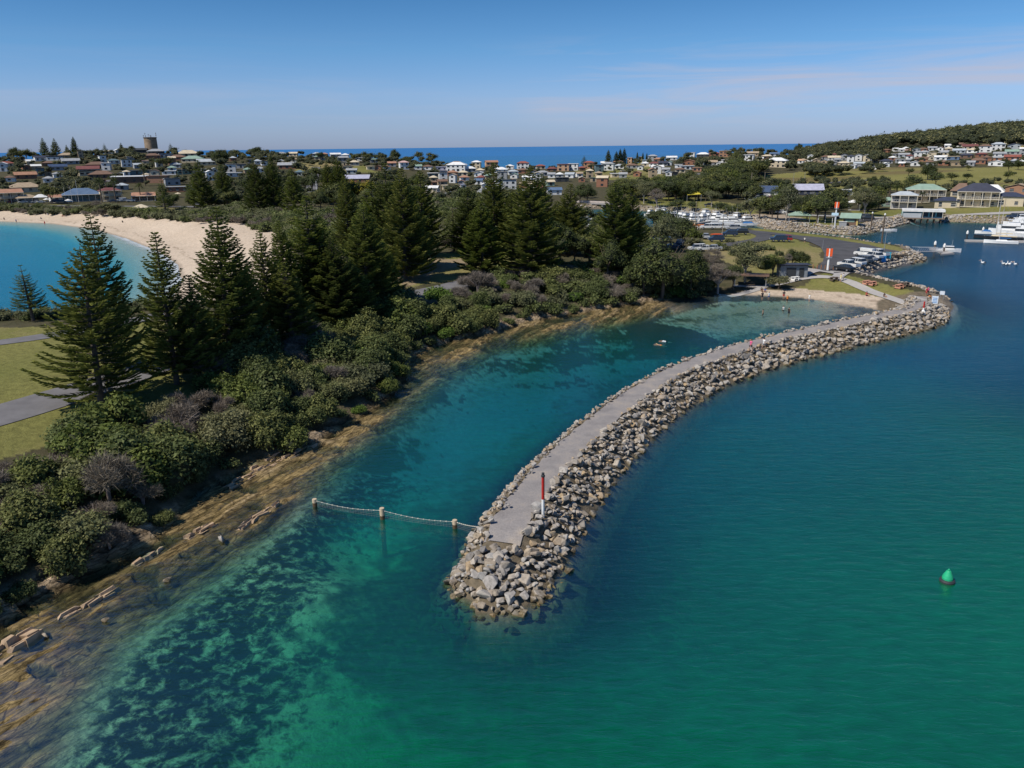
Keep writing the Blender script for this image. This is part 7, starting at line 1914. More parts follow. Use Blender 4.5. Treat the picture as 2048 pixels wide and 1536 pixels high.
def pontoon():
    a = at_z(1860, 498, .4); b_ = at_z(1905, 507, .4); c_ = at_z(1880, 509, .4); 
    mb = MB(); zz = .45
    P = [at_z(1858, 496, zz), at_z(1872, 495.5, zz), at_z(1909, 506, zz), at_z(1882, 508, zz), at_z(1880, 503.5, zz)]
    V = [(p[0], p[1], zz) for p in P] + [(p[0], p[1], -.1) for p in P]; n = 5
    cx = sum(v[0] for v in V) / 10; cy = sum(v[1] for v in V) / 10
    e = empty('pontoon', (cx, cy, 0), 0, 'angular floating concrete pontoon at the end of the gangway', 'pontoon')
    V = [(v[0] - cx, v[1] - cy, v[2]) for v in V]
    mb.add(V, [tuple(range(n))] + [(i, i + n, (i + 1) % n + n, (i + 1) % n) for i in range(n)]); mb.build('deck', conc_m, e)
    s = at_z(1829, 502.5, 1.8); t_ = at_z(1880, 503, .8)
    e = empty('gangway', (s[0], s[1], 1.8), 0, 'white railed gangway sloping from the rocks down to the pontoon', 'gangway')
    d = Vector((t_[0] - s[0], t_[1] - s[1], -1.0)); nrm = Vector((-d.y, d.x, 0)).normalized() * .8
    mb = MB(); mb.add([-nrm, nrm, nrm + d, d - nrm, -nrm - Vector((0, 0, .15)), nrm - Vector((0, 0, .15)), nrm + d - Vector((0, 0, .15)), d - nrm - Vector((0, 0, .15))], [(0, 3, 2, 1), (4, 5, 6, 7), (0, 1, 5, 4), (1, 2, 6, 5), (2, 3, 7, 6), (3, 0, 4, 7)]); mb.build('deck', conc_m, e)
    for s_ in (-1, 1):
        rb = MB(); rb.tube(nrm * s_ + Vector((0, 0, 1.1)), nrm * s_ + d + Vector((0, 0, 1.1)), .05, .05, 5)
        for k in range(13):
            p = nrm * s_ + d * (k / 12); rb.tube(p, p + d / 12 * .9 * (1 if k < 12 else 0) + Vector((0, 0, 1.1)), .045, .045, 4)
        rb.build('railing', frame_m, e)
pontoon()
p = at_z(1992, 483, 0); q = at_z(2120, 487, 0)
e = empty('finger_jetty', (p[0], p[1], 0), 0, 'long low grey floating finger jetty beside the yachts', 'jetty')
a = at_z(1931, 480.5, .4); b_ = at_z(2130, 484, .4); d = np.array([b_[0] - a[0], b_[1] - a[1]]); L_ = np.linalg.norm(d); d /= L_; n_ = np.array([-d[1], d[0]]) * 1.3
mb = MB(); V = [(a[0] - p[0] + s1 * n_[0] + t1 * d[0], a[1] - p[1] + s1 * n_[1] + t1 * d[1], z1) for z1 in (.5, -.2) for (s1, t1) in ((-1, 0), (1, 0), (1, L_), (-1, L_))]
mb.add(V, [(0, 3, 2, 1), (4, 5, 6, 7), (0, 1, 5, 4), (1, 2, 6, 5), (2, 3, 7, 6), (3, 0, 4, 7)]); mb.build('deck', conc_m, e)

# ------------------------------------------------------------------ beacons, markers, signs, net
red_m = simple('red_paint', (.42, .025, .02), .5, noise=.1); white_m = simple('white_paint', (.75, .75, .73), .5, noise=.08); orange_p = simple('orange_board', (.72, .10, .02), .6, noise=.06); green_m = simple('green_buoy_paint', (.02, .36, .17), .45, noise=.15); blue_p = simple('blue_plastic', (.03, .22, .52), .5)
def vert(px, py, pytop, gz=None):
    g = hit(px, py) if gz is None else Vector(at_z(px, py, gz)); lo, hi_ = .1, 40
    for _ in range(30):
        m = (lo + hi_) / 2
        if proj((g.x, g.y, g.z + m))[1] > pytop: lo = m
        else: hi_ = m
    return g, m
g, m = vert(1086, 1033, 945)
g.z = ground(g.x, g.y)
e = empty('beacon_post', g, 0, 'tall red and white beacon pole with black lantern on the breakwater end', 'beacon')
MB().tube((0, 0, -.4), (0, 0, m * .40), .115, .115, 14).build('white_section', white_m, e)
MB().tube((0, 0, m * .40), (0, 0, m * .90), .118, .118, 14).build('red_section', red_m, e)
MB().lathe([(.10, m * .90), (.16, m * .91), (.16, m * .94), (.1, m * .95), (.12, m * .99), (.04, m)], 12).build('lantern', dark_m, e)
mb = MB()
for k in range(5): mb.tube((.1, -.06, m * (.52 + .08 * k)), (.34, -.1, m * (.52 + .08 * k)), .018, .018, 4)
mb.build('rungs', steel_m, e)
g, m = vert(1846, 626, 603); e = empty('beacon_post', g, 0, 'shorter red topped beacon on a white flared base at the bend of the breakwater', 'beacon')
MB().lathe([(.5, -.2), (.45, .15), (.16, .5), (.14, m * .45)], 14).build('base', white_m, e); MB().tube((0, 0, m * .45), (0, 0, m), .14, .12, 10).build('red_section', red_m, e)
def leading(px, py, pt, bw, bh, label, extra=False, stripe=True):
    g, m = vert(px, py, pt); az_ = math.atan2(g.x, g.y)
    e = empty('leading_marker', g, -az_, label, 'marker board')
    MB().tube((0, 0, -.3), (0, 0, m - bh), .26, .24, 12).build('post', white_m, e)
    bd_ = MB().box((0, 0, m - bh / 2), (bw, .12, bh)).build('board', orange_p, e)
    if stripe: MB().box((0, -.08, m - bh / 2), (bw * .17, .05, bh * .98)).build('stripe', white_m, bd_)
    mb = MB(); mb.box((0, 0, m - bh - .25), (bw * 1.0, 1.0, .1))
    for sx in (-1, 1):
        mb.tube((sx * bw * .45, -.5, m - bh - .25), (sx * bw * .45, -.5, m - bh + .5), .03, .03, 4)
    mb.build('platform', steel_m, e); MB().tube((0, 0, m - .1), (0, 0, m + .5), .07, .05, 6).build('light', dark_m, e)
    if extra:
        s_ = MB().box((0, -.2, m * .50), (2.0, .08, .8)).build('sign', simple('pale_blue_sign', (.55, .70, .80), .6), e)
        text('4 KNOTS', s_, (0, -.26, m * .50), .38, dark_m)
def text(s, parent, loc, size, mat, rot=(PI / 2, 0, 0), name='lettering'):
    cu = bpy.data.curves.new(name, 'FONT'); cu.body = s; cu.size = size; cu.align_x = 'CENTER'; cu.align_y = 'CENTER'; cu.extrude = .005
    o = bpy.data.objects.new(name, cu); COL.objects.link(o)
    dg = bpy.context.evaluated_depsgraph_get(); me = bpy.data.meshes.new_from_object(o.evaluated_get(dg)); bpy.data.objects.remove(o); bpy.data.curves.remove(cu)
    me.materials.clear(); me.materials.append(mat)
    o = link(name, me, parent, loc); o.rotation_euler = rot; return o
leading(1655, 542, 497, 1.35, 1.75, 'orange harbour marker board with white stripe on a white post by the car park')
leading(1669, 456, 404, 1.45, 1.9, 'orange harbour marker board on a pole beyond the channel rock wall', False)
g, m = vert(1669, 455, 425); e = empty('info_sign', (g.x - .6, g.y - .8, g.z), -math.atan2(g.x, g.y), 'pale blue sign fixed low on the pole of the far orange marker', 'sign')
MB().box((0, 0, m - .5), (2.2, .08, .9)).build('panel', simple('pale_sign', (.5, .68, .78), .6), e); MB().tube((0, 0, 0), (0, 0, m - .9), .05, .05, 6).build('post', steel_m, e)
# swimming enclosure
POSTS = []
for px, py, pt, lb in [(630, 1012, 998, 'left short timber pile of the swimming net, nearest the rock shelf'), (765, 1038, 1016, 'middle short timber pile of the swimming net'), (910, 1056, 1040, 'right short timber pile of the swimming net, nearest the breakwater')]:
    p = at_z(px, py, 0); lo, hi_ = .1, 3
    for _ in range(30):
        m = (lo + hi_) / 2
        if proj((p[0], p[1], m))[1] > pt: lo = m
        else: hi_ = m
    e = empty('net_post', (p[0], p[1], 0), 0, lb, 'pile'); POSTS.append((p[0], p[1], m))
    MB().tube((0, 0, -3.5), (0, 0, .35), .2, .2, 14).build('shaft', simple('wet_pile', (.10, .065, .035), .8, noise=.3, scale=5), e)
    MB().tube((0, 0, .35), (0, 0, m), .205, .20, 14).build('sleeve', simple('pale_pile', (.50, .40, .28), .8, noise=.2, scale=6), e)
endp = at_z(960, 1053, .9); POSTS.append((endp[0], endp[1], 1.1))
rope_m = simple('rope', (.38, .40, .37), .9); net_m = simple('net_mesh', (.20, .22, .19), .9)
for k, (A_, B_) in enumerate(zip(POSTS[:-1], POSTS[1:])):
    A = Vector((A_[0], A_[1], A_[2] * .78)); B = Vector((B_[0], B_[1], B_[2] * .78)); n = 26
    e = empty('swimming_net', A, 0, ['rope and net span between the left and middle timber piles', 'rope and net span between the middle and right timber piles', 'short rope span from the right timber pile to the breakwater rocks'][k], 'net')
    pts = [A.lerp(B, i / n) - Vector((0, 0, .42 * math.sin(PI * i / n) * (A - B).length / 12)) - A for i in range(n + 1)]
    mb = MB()
    for i in range(n): mb.tube(pts[i], pts[i + 1], .020, .020, 5, cap=False)
    mb.build('rope', rope_m, e)
    mb = MB()
    for i in range(n + 1): mb.tube(pts[i], (pts[i].x, pts[i].y, -A.z - .5), .008, .008, 3, cap=False)
    for h_ in (.2, .4, .6, .8):
        for i in range(n):
            a_ = Vector((pts[i].x, pts[i].y, pts[i].z * (1 - h_) + (-A.z - .2) * h_)); b2 = Vector((pts[i + 1].x, pts[i + 1].y, pts[i + 1].z * (1 - h_) + (-A.z - .2) * h_)); mb.tube(a_, b2, .008, .008, 3, cap=False)
    mb.build('net', net_m, e)
    mb = MB()
    for i in range(1, n, 2): mb.lathe([(.01, -.05), (.05, -.025), (.05, .025), (.01, .05)], 6, pts[i])
    mb.build('floats', post_m, e)
# green buoy
p = at_z(1894, 1163, 0)
e = empty('channel_buoy', (p[0], p[1], 0), .3, 'green conical channel buoy with black float collar riding alone on the open water', 'buoy')
MB().lathe([(.40, -.5), (.50, -.1), (.52, .10), (.46, .20), (.30, .22)], 24).build('float', dark_m, e, smooth=False)
MB().lathe([(.37, .2), (.37, .34), (.31, .52), (.17, .82), (.13, .88)], 24).build('cone', green_m, e, smooth=False)
MB().lathe([(.06, .88), (.065, .98), (.02, 1.02)], 10).build('light', green_m, e)
pn_ = MB().box((0, -.30, .50), (.20, .03, .18)).build('number_plate', white_m, e); pn_.rotation_euler = (R(-14), 0, 0)

# signs on the hook, bin, bollards, benches
def sign(px, py, pt, w, h, m_, label, rot=0):
    g, m = vert(px, py, pt); e = empty('sign', g, -math.atan2(g.x, g.y) + R(rot), label, 'sign')
    for sx in (-1, 1): MB().tube((sx * w * .35, 0, -.2), (sx * w * .35, 0, m), .04, .04, 6).build('post', steel_m, e)
    MB().box((0, -.06, m - h / 2), (w, .05, h)).build('panel', m_, e); return e, m
wb = simple('sign_white_blue', (.62, .68, .74), .5)
e, m = sign(1868, 613, 592, 1.0, 1.4, wb, 'white and blue notice board facing the bend of the breakwater path')
for k in range(4): MB().box((0, -.1, m - .35 - k * .26), (.7, .02, .09)).build('text_band', blue_p, e)
sign(1883, 598, 582, .8, .7, wb, 'small pale sign on a post at the outer edge of the rocks'); sign(1874, 592, 583, .6, .5, dark_m, 'small dark backed sign left of the pale one on the outer rocks')
sign(1775, 521, 504, 1.3, 1.6, simple('teal_sign', (.03, .28, .40), .5), 'blue information panel beside the blue bin')
g = hit(1765, 524); e = empty('litter_bin', g, 0, 'bright blue wheelie bin enclosure at the end of the parked row', 'bin'); MB().box((0, 0, .7), (1.1, 1.1, 1.4), taper=1.05).build('body', blue_p, e); MB().box((0, 0, 1.45), (1.2, 1.2, .12)).build('lid', blue_p, e)
for k in range(9):
    px = 1626 + k * 8.0; g = hit(px, 538.5 + k * .45)
    if 6 == k: continue
    e = empty('bollard', g, 0, 'short brown timber bollard in the line between the car park and the concrete forecourt', 'bollard', 'timber bollards along the car park edge')
    MB().tube((0, 0, 0), (0, 0, 1.1), .12, .12, 8).build('post', simple('bollard_wood', (.30, .15, .08), .8) if k == 0 else bpy.data.materials['bollard_wood'], e)
def bench(px, py, label, m_=None, table=True, rot=0):
    g = hit(px, py); e = empty('picnic_table', (g.x, g.y, g.z + .05), rot, label, 'picnic table'); m_ = m_ or bark_m
    MB().box((0, 0, .76), (1.9, .8, .06)).build('tabletop', m_, e)
    for s_ in (-1, 1): MB().box((0, s_ * .75, .46), (1.9, .3, .05)).build('seat', m_, e)
    for s_ in (-1, 1): MB().box((s_ * .6, 0, .38), (.08, 1.3, .7), taper=.7).build('leg', m_, e)
pinkw = simple('pink_timber', (.48, .24, .16), .8)
bench(1733, 569, 'reddish picnic table left of its twin on the concrete pad by the path', pinkw, rot=.5); bench(1744, 571, 'reddish picnic table right of its twin on the concrete pad by the path', pinkw, rot=.5)
bench(1668, 562, 'brown picnic table on the lawn beside people in white', None, rot=.2); bench(1590, 561, 'white picnic table in front of the amenities block', white_m, rot=.4); bench(1798, 577, 'reddish bench beside the path before the breakwater bend', pinkw, rot=.6); bench(1810, 573, 'low brown picnic table near the gangway rocks', None); bench(1790, 516, 'dark timber seat by the blue information panel', bark_m, rot=.4)
# timber rail fences on the spit end
for px0, py0, px1, py1, lb in [(1778, 521, 1800, 517, 'left dark timber rail fence on the spit end'), (1797, 518, 1815, 513, 'right dark timber rail fence on the spit end'), (1366, 458, 1405, 458, 'white rail fence along the marina edge')]:
    a = hit(px0, py0); b_ = hit(px1, py1); e = empty('rail_fence', a, 0, lb, 'fence'); d = b_ - a; n = 8
    m_ = white_m if 'white' in lb else bark_m
    mb = MB(); mb.tube((0, 0, .9), (d.x, d.y, d.z + .9), .07, .07, 5); mb.tube((0, 0, .5), (d.x, d.y, d.z + .5), .06, .06, 5); mb.build('rail', m_, e)
    for i in range(n + 1): MB().tube((d.x * i / n, d.y * i / n, d.z * i / n - .1), (d.x * i / n, d.y * i / n, d.z * i / n + 1.05), .07, .07, 6).build('post', m_, e)
# poles
def pole(px, py, pt, label, r=.12, arm=0, col=None, lamp=False, cat='pole', name='utility_pole'):
    g, m = vert(px, py, pt); e = empty(name, g, -math.atan2(g.x, g.y), label, cat)
    MB().tube((0, 0, -.3), (0, 0, m), r, r * .7, 8).build('shaft', col or steel_m, e)
    if arm: MB().box((0, 0, m - .6), (arm, .12, .14)).build('crossarm', bark_m, e)
    if lamp: MB().box((.5, 0, m), (1.0, .25, .12)).build('lamp', steel_m, e)
tim = simple('pole_timber', (.30, .25, .19), .9)
for a in [(1766, 519, 464, 'tall thin light pole rising from the blue bin', .08, 0, None, True), (1645, 499, 480, 'thin pole at the curved kerb of the car park', .06, 0, None, False), (1444, 477, 433, 'tall pale pole beside the dark four wheel drives', .12, 0, tim, True), (1390, 432, 402, 'thin pole above the marina boats', .1, 0, tim, False),
          (1183, 441, 408, 'pale lamp pole in the inlet gap between pines', .12, 0, tim, True), (1354, 402, 378, 'power pole with crossarm behind the leafless gum', .16, 3, tim), (1501, 387, 345, 'tall floodlight pole left of the club building', .16, 0, tim), (1528, 375, 344, 'twin pole left of the solar roof', .14, 0, tim), (1586, 371, 346, 'floodlight pole on the sports field', .14, 0, None), (1608, 370, 344, 'floodlight pole right on the sports field', .14, 0, None),
          (1451, 371, 352, 'pole at the edge of the golf trees', .12, 0, None), (1702, 382, 362, 'thin pole behind the white cabin', .1, 0, None), (1747, 414, 384, 'timber pole beside the park trees', .12, 0, tim), (1736, 423, 387, 'wood pole with lamp behind the kiosk', .1, 0, tim, True), (1918, 419, 386, 'pole in front of the cream mansion', .12, 0, tim), (2008, 421, 397, 'pole right of the mansion above the yachts', .12, 0, tim, False),
          (882, 398, 362, 'pair pole with palm like top left in the middle of town', .16, 2.5, tim), (889, 402, 372, 'pair pole right in the middle of town', .16, 2.5, tim), (921, 396, 368, 'power pole right of the pair in town', .14, 2.5, tim), (634, 388, 362, 'light coloured pole beside the straight street', .2, 0, frame_m), (367, 366, 330, 'tall pole on the left hillside', .12, 0, tim), (386, 400, 372, 'pole behind the park pines', .12, 0, tim),
          (145, 405, 372, 'flag pole left of the blue roofed pavilion', .07, 0, frame_m), (158, 405, 360, 'tall thin mast in front of the blue roofed pavilion', .07, 0, frame_m), (25, 372, 350, 'leaning pole on the left hillside', .12, 0, tim), (132, 405, 375, 'thin flag pole by the terracotta awning shop', .07, 0, frame_m), (264, 404, 385, 'lamp pole on the beach street', .08, 0, None, True), (2, 400, 385, 'pole at the left edge of the beach street', .1, 0, tim)]:
    pole(*a)
for px, py, pt, lb in [(1741, 462, 425, 'left tall dark timber pile by the kiosk landing'), (1763, 462, 428, 'right tall dark timber pile by the kiosk landing')]:
    g, m = vert(px, py, pt); e = empty('timber_pile', g, 0, lb, 'pile'); MB().tube((0, 0, -1), (0, 0, m), .22, .2, 10).build('shaft', bark_m, e); MB().lathe([(.26, m - .3), (.25, m), (.03, m + .25)], 10).build('cap', white_m, e)
# playground
def playground():
    g = hit(1650, 446); e = empty('swing_set', g, -math.atan2(g.x, g.y), 'grey metal swing frame in the harbour park playground', 'swing'); mb = MB()
    for x in (-2.4, 0, 2.4):
        for s_ in (-1, 1): mb.tube((x, s_ * 1.2, 0), (x, 0, 3.0), .09, .09, 6)
    mb.tube((-2.4, 0, 3), (2.4, 0, 3), .09, .09, 6); mb.build('frame', steel_m, e)
    for x in (-1.6, -.8, .8, 1.6): MB().tube((x, 0, 3), (x, 0, .6), .02, .02, 3).box((x, 0, .55), (.5, .25, .06)).build('swing', dark_m, e)
    g = hit(1386, 403); e = empty('shade_sail', g, 0, 'bright yellow shade sail behind the marina', 'shade sail')
    V = [(-3.4, -2, 3.2), (3.4, -2, 3.6), (2.6, 2, 4.6), (-2.6, 2, 4.2), (0, 0, 3.5)]
    MB().add(V, [(0, 1, 4), (1, 2, 4), (2, 3, 4), (3, 0, 4)]).build('sail', simple('yellow_cloth', (.50, .42, .05), .8), e)
    for v in V[:4]: MB().tube((v[0], v[1], -.3), v, .09, .09, 6).build('post', steel_m, e)
    a = at_z(1165, 416, 0); b_ = at_z(1213, 418, 0)
    e = empty('road_bridge', (a[0], a[1], 0), 0, 'low pale concrete bridge across the far end of the inlet', 'bridge'); d = Vector((b_[0] - a[0], b_[1] - a[1], 0)); L2 = d.length; az2 = math.atan2(d.y, d.x); e.rotation_euler = (0, 0, az2)
    MB().box((L2 / 2, 1, 2.6), (L2 + 6, 6, .7)).build('deck', conc_m, e); MB().box((L2 / 2, -2.05, 3.4), (L2 + 6, .15, .9)).build('parapet', simple('parapet_pink', (.46, .40, .36), .9), e)
    for k in range(4): MB().box((L2 * (k + .5) / 4, 1, .7), (.7, 5, 3.2)).build('pier', conc_m, e)
playground()
# kayak on the dark wagon
g = hit(1432, 484); e = empty('kayak', (g.x, g.y, g.z + 2.1), -math.atan2(g.x, g.y) + .3, 'orange kayak on the roof of the dark wagon', 'kayak')
mb = MB(); rings = []
for k in range(9):
    u = k / 8 * 2 - 1; r_ = .33 * math.sqrt(max(.01, 1 - u * u)); rings.append([(u * 1.9, r_ * math.cos(t_), .12 + r_ * .55 * math.sin(t_)) for t_ in [i * PI / 4 for i in range(8)]])
mb.loft(rings); mb.build('hull', orange_p, e)
# beach umbrellas at the street
for px, py, c, lb in [(95, 407, 'white', 'white umbrella left of the dark blue van'), (138, 409, 'white', 'white umbrella in front of the pavilion'), (357, 395, 'cream', 'small cream umbrella below the red brick building')]:
    g = hit(px, py); e = empty('umbrella', g, 0, lb, 'umbrella'); MB().tube((0, 0, 0), (0, 0, 2.6), .05, .05, 6).build('pole', steel_m, e); MB().lathe([(1.9, 2.1), (1.0, 2.5), (.05, 2.9)], 10).build('canopy', wall_m(c), e)

# ------------------------------------------------------------------ pelicans
bw_m = simple('bird_white', (.78, .78, .76), .8); bd_m = simple('bird_black', (.03, .03, .035), .8); bk_m = simple('beak', (.62, .40, .28), .6)
def skin_obj(name, pts, edges, rad, mat, root=0, sub=1):
    me = bpy.data.meshes.new(name); me.from_pydata(pts, edges, [])
    o = bpy.data.objects.new(name, me); COL.objects.link(o)
    sk = o.modifiers.new('skin', 'SKIN'); ss = o.modifiers.new('sub', 'SUBSURF'); ss.levels = ss.render_levels = sub
    for i, r_ in enumerate(rad):
        v = me.skin_vertices[0].data[i]; v.radius = r_ if hasattr(r_, '__len__') else (r_, r_); v.use_root = (i == root)
    dg = bpy.context.evaluated_depsgraph_get(); me2 = bpy.data.meshes.new_from_object(o.evaluated_get(dg))
    bpy.data.objects.remove(o); bpy.data.meshes.remove(me)
    me2.name = name; me2.materials.clear(); me2.materials.append(mat)
    me2.polygons.foreach_set('use_smooth', [True] * len(me2.polygons)); return me2
pel = skin_obj('body', [(-.55, 0, .16), (-.3, 0, .18), (0, 0, .17), (.3, 0, .2), (.42, 0, .42), (.36, 0, .62), (.48, 0, .72)], [(0, 1), (1, 2), (2, 3), (3, 4), (4, 5), (5, 6)], [(.05, .03), (.2, .17), (.26, .21), (.17, .15), .06, .055, .085], bw_m, 2)
pbk = MB().tube((.52, 0, .72), (.95, 0, .55), .05, .015, 6).mesh('beak', bk_m); pwg = MB().box((-.2, .2, .24), (.6, .07, .17), taper=.5).box((-.2, -.2, .24), (.6, .07, .17), taper=.5).mesh('wing', bd_m)
for px, py, lb in [(1966, 527, 'white pelican floating alone left of the group'), (2007, 529, 'pelican at the left of the floating group'), (2013, 530, 'pelican second in the floating group'), (2018, 529.5, 'pelican third in the floating group'), (2031, 530, 'pelican floating right of the group')]:
    p = at_z(px, py, 0); e = empty('pelican', (p[0], p[1], 0), random.uniform(0, 6), lb, 'pelican', None, 1.3); link('body', pel, e); link('beak', pbk, e); link('wing', pwg, e)

# ------------------------------------------------------------------ people
skin_m = simple('skin', (.42, .25, .17), .6, noise=.05)
def person_mesh(pose):
    H_ = 1.72
    if pose in ('stand', 'walk', 'wade'):
        st = .0 if pose == 'stand' else (.28 if pose == 'walk' else .12); hip = .92
        J = {'pel': (0, 0, hip), 'sp': (0, -.01, 1.12), 'ch': (0, 0, 1.32), 'nk': (0, 0, 1.47), 'hd': (0, .02, 1.58), 'tp': (0, .01, 1.67)}
        for s_, n_ in ((1, 'l'), (-1, 'r')):
            f = st * s_
            J['hp' + n_] = (.09 * s_, 0, hip - .04); J['kn' + n_] = (.10 * s_, f * .6 + .02, .49); J['an' + n_] = (.10 * s_, f * .95 - .03, .08 if f >= 0 else .12); J['ft' + n_] = (.11 * s_, f * .95 + .13, .035 if f >= 0 else .03)
            J['sh' + n_] = (.185 * s_, 0, 1.42); J['el' + n_] = (.24 * s_, -f * .5 - .03, 1.13); J['wr' + n_] = (.25 * s_, -f * .8 + .08, .90); J['hn' + n_] = (.245 * s_, -f * .85 + .12, .83)
    elif pose == 'sit':
        J = {'pel': (0, 0, .12), 'sp': (0, -.05, .33), 'ch': (0, -.06, .53), 'nk': (0, -.02, .68), 'hd': (0, .02, .79), 'tp': (0, .02, .88)}
        for s_, n_ in ((1, 'l'), (-1, 'r')):
            J['hp' + n_] = (.1 * s_, .05, .11); J['kn' + n_] = (.14 * s_, .42, .40); J['an' + n_] = (.13 * s_, .72, .07); J['ft' + n_] = (.14 * s_, .86, .04)
            J['sh' + n_] = (.185 * s_, -.04, .63); J['el' + n_] = (.26 * s_, .12, .42); J['wr' + n_] = (.18 * s_, .33, .40); J['hn' + n_] = (.16 * s_, .40, .38)
    else:  # swimming prone
        J = {'pel': (0, -.2, -.06), 'sp': (0, 0, -.03), 'ch': (0, .2, 0), 'nk': (0, .36, .04), 'hd': (0, .48, .08), 'tp': (0, .56, .10)}
        for s_, n_ in ((1, 'l'), (-1, 'r')):
            J['hp' + n_] = (.09 * s_, -.24, -.07); J['kn' + n_] = (.12 * s_, -.65, -.12); J['an' + n_] = (.13 * s_, -1.05, -.1 - .05 * s_); J['ft' + n_] = (.13 * s_, -1.2, -.12)
            J['sh' + n_] = (.18 * s_, .3, .0); J['el' + n_] = (.36 * s_, .5, .02); J['wr' + n_] = (.30 * s_, .74, 0); J['hn' + n_] = (.28 * s_, .83, 0)
    E = [('pel', 'sp'), ('sp', 'ch'), ('ch', 'nk'), ('nk', 'hd'), ('hd', 'tp')]
    for n_ in 'lr': E += [('pel', 'hp' + n_), ('hp' + n_, 'kn' + n_), ('kn' + n_, 'an' + n_), ('an' + n_, 'ft' + n_), ('ch', 'sh' + n_), ('sh' + n_, 'el' + n_), ('el' + n_, 'wr' + n_), ('wr' + n_, 'hn' + n_)]
    rad = {'pel': (.15, .11), 'sp': (.125, .095), 'ch': (.155, .105), 'nk': .055, 'hd': .095, 'tp': .07}
    for n_ in 'lr': rad.update({'hp' + n_: .085, 'kn' + n_: .058, 'an' + n_: .038, 'ft' + n_: .035, 'sh' + n_: .055, 'el' + n_: .042, 'wr' + n_: .028, 'hn' + n_: .034})
    # fingers
    keys = list(J); pts = [J[k] for k in keys]; r_ = [rad[k] for k in keys]; ed = [(keys.index(a), keys.index(b_)) for a, b_ in E]
    for n_, s_ in (('l', 1), ('r', -1)):
        hn = Vector(J['hn' + n_]); wr = Vector(J['wr' + n_]); d = (hn - wr).normalized(); sd2 = d.orthogonal().normalized()
        for f_, (o_, L_) in enumerate([(-.03, .075), (-.01, .09), (.01, .085), (.03, .065)]):
            p = hn + sd2 * o_ + d * L_; pts.append(tuple(p)); r_.append(.009); ed.append((keys.index('hn' + n_), len(pts) - 1))
        p = wr + d * .04 + sd2 * .055; pts.append(tuple(p)); r_.append(.011); ed.append((keys.index('wr' + n_), len(pts) - 1))
    body = skin_obj('body', pts, ed, r_, skin_m, 0, 1)
    P = {k: Vector(v) for k, v in J.items()}
    def tubes(segs):
        mb = MB()
        for a, b_, r0, r1 in segs: mb.tube(a, b_, r0, r1, 12)
        return mb
    sh = lambda m_: tubes([(P['pel'], P['sp'], .17, .15), (P['sp'], P['ch'], .15, .185), (P['ch'], P['nk'] - (P['nk'] - P['ch']) * .2, .185, .10)] + [(P['sh' + n_] * .9 + P['ch'] * .1, P['sh' + n_].lerp(P['el' + n_], .65), .078, .065) for n_ in 'lr']).mesh('shirt', m_)
    so = lambda m_: tubes([(P['pel'] - (P['sp'] - P['pel']) * .35, P['pel'] + (P['sp'] - P['pel']) * .35, .165, .165)] + [(P['hp' + n_], P['hp' + n_].lerp(P['kn' + n_], .7), .105, .09) for n_ in 'lr']).mesh('shorts', m_)
    hd = P['hd']; hr_ = lambda m_: MB().lathe([(.06, -.05), (.115, .0), (.112, .06), (.07, .115), (.01, .13)], 10, (hd.x, hd.y - .02, hd.z + .01)).mesh('hair', m_)
    fc = MB().box((hd.x, hd.y + .105, hd.z - .01), (.03, .045, .04)).box((hd.x, hd.y + .095, hd.z - .055), (.05, .02, .012)).mesh('face', skin_m)
    ey = MB().box((hd.x - .035, hd.y + .095, hd.z + .01), (.022, .02, .012)).box((hd.x + .035, hd.y + .095, hd.z + .01), (.022, .02, .012)).mesh('eyes', dark_m)
    return body, sh, so, hr_, fc, ey
PM = {k: person_mesh(k) for k in ('stand', 'walk', 'sit', 'swim')}
cloth = {c: simple('cloth_' + c, v, .9, noise=.1) for c, v in {'white': (.72, .72, .70), 'pink': (.70, .12, .28), 'black': (.02, .02, .025), 'red': (.50, .04, .04), 'orange': (.70, .22, .04), 'blue': (.05, .12, .35), 'grey': (.25, .25, .26), 'yellow': (.72, .66, .35)}.items()}
hair_m = {c: simple('hair_' + c, v, .9) for c, v in {'dark': (.03, .02, .015), 'brown': (.12, .07, .04), 'blond': (.45, .33, .17)}.items()}
cmc = {}
def person(px, py, pose, shirt, shorts, hair, label, heading=0, z=None, sc=1.0):
    if z is None: g = hit(px, py); g.z = max(g.z, ground(g.x, g.y))
    else: g = Vector(at_z(px, py, z))
    e = empty('person', g, R(heading), label, 'person', None, sc); body, sh, so, hr_, fc, ey = PM[pose]
    link('body', body, e); link('face', fc, e); link('eyes', ey, e)
    for nm, fn, c, dct in (('shirt', sh, shirt, cloth), ('shorts', so, shorts, cloth), ('hair', hr_, hair, hair_m)):
        if c is None: continue
        k = (pose, nm, c)
        if k not in cmc: cmc[k] = fn(dct[c])
        link(nm, cmc[k], e)
    return e
person(1501, 702, 'walk', 'pink', 'black', 'brown', 'person in a pink top walking on the breakwater path', 120, z=2.3)
person(1527, 699, 'walk', 'white', 'grey', 'dark', 'person in a white shirt walking on the breakwater path', 300, z=2.3)
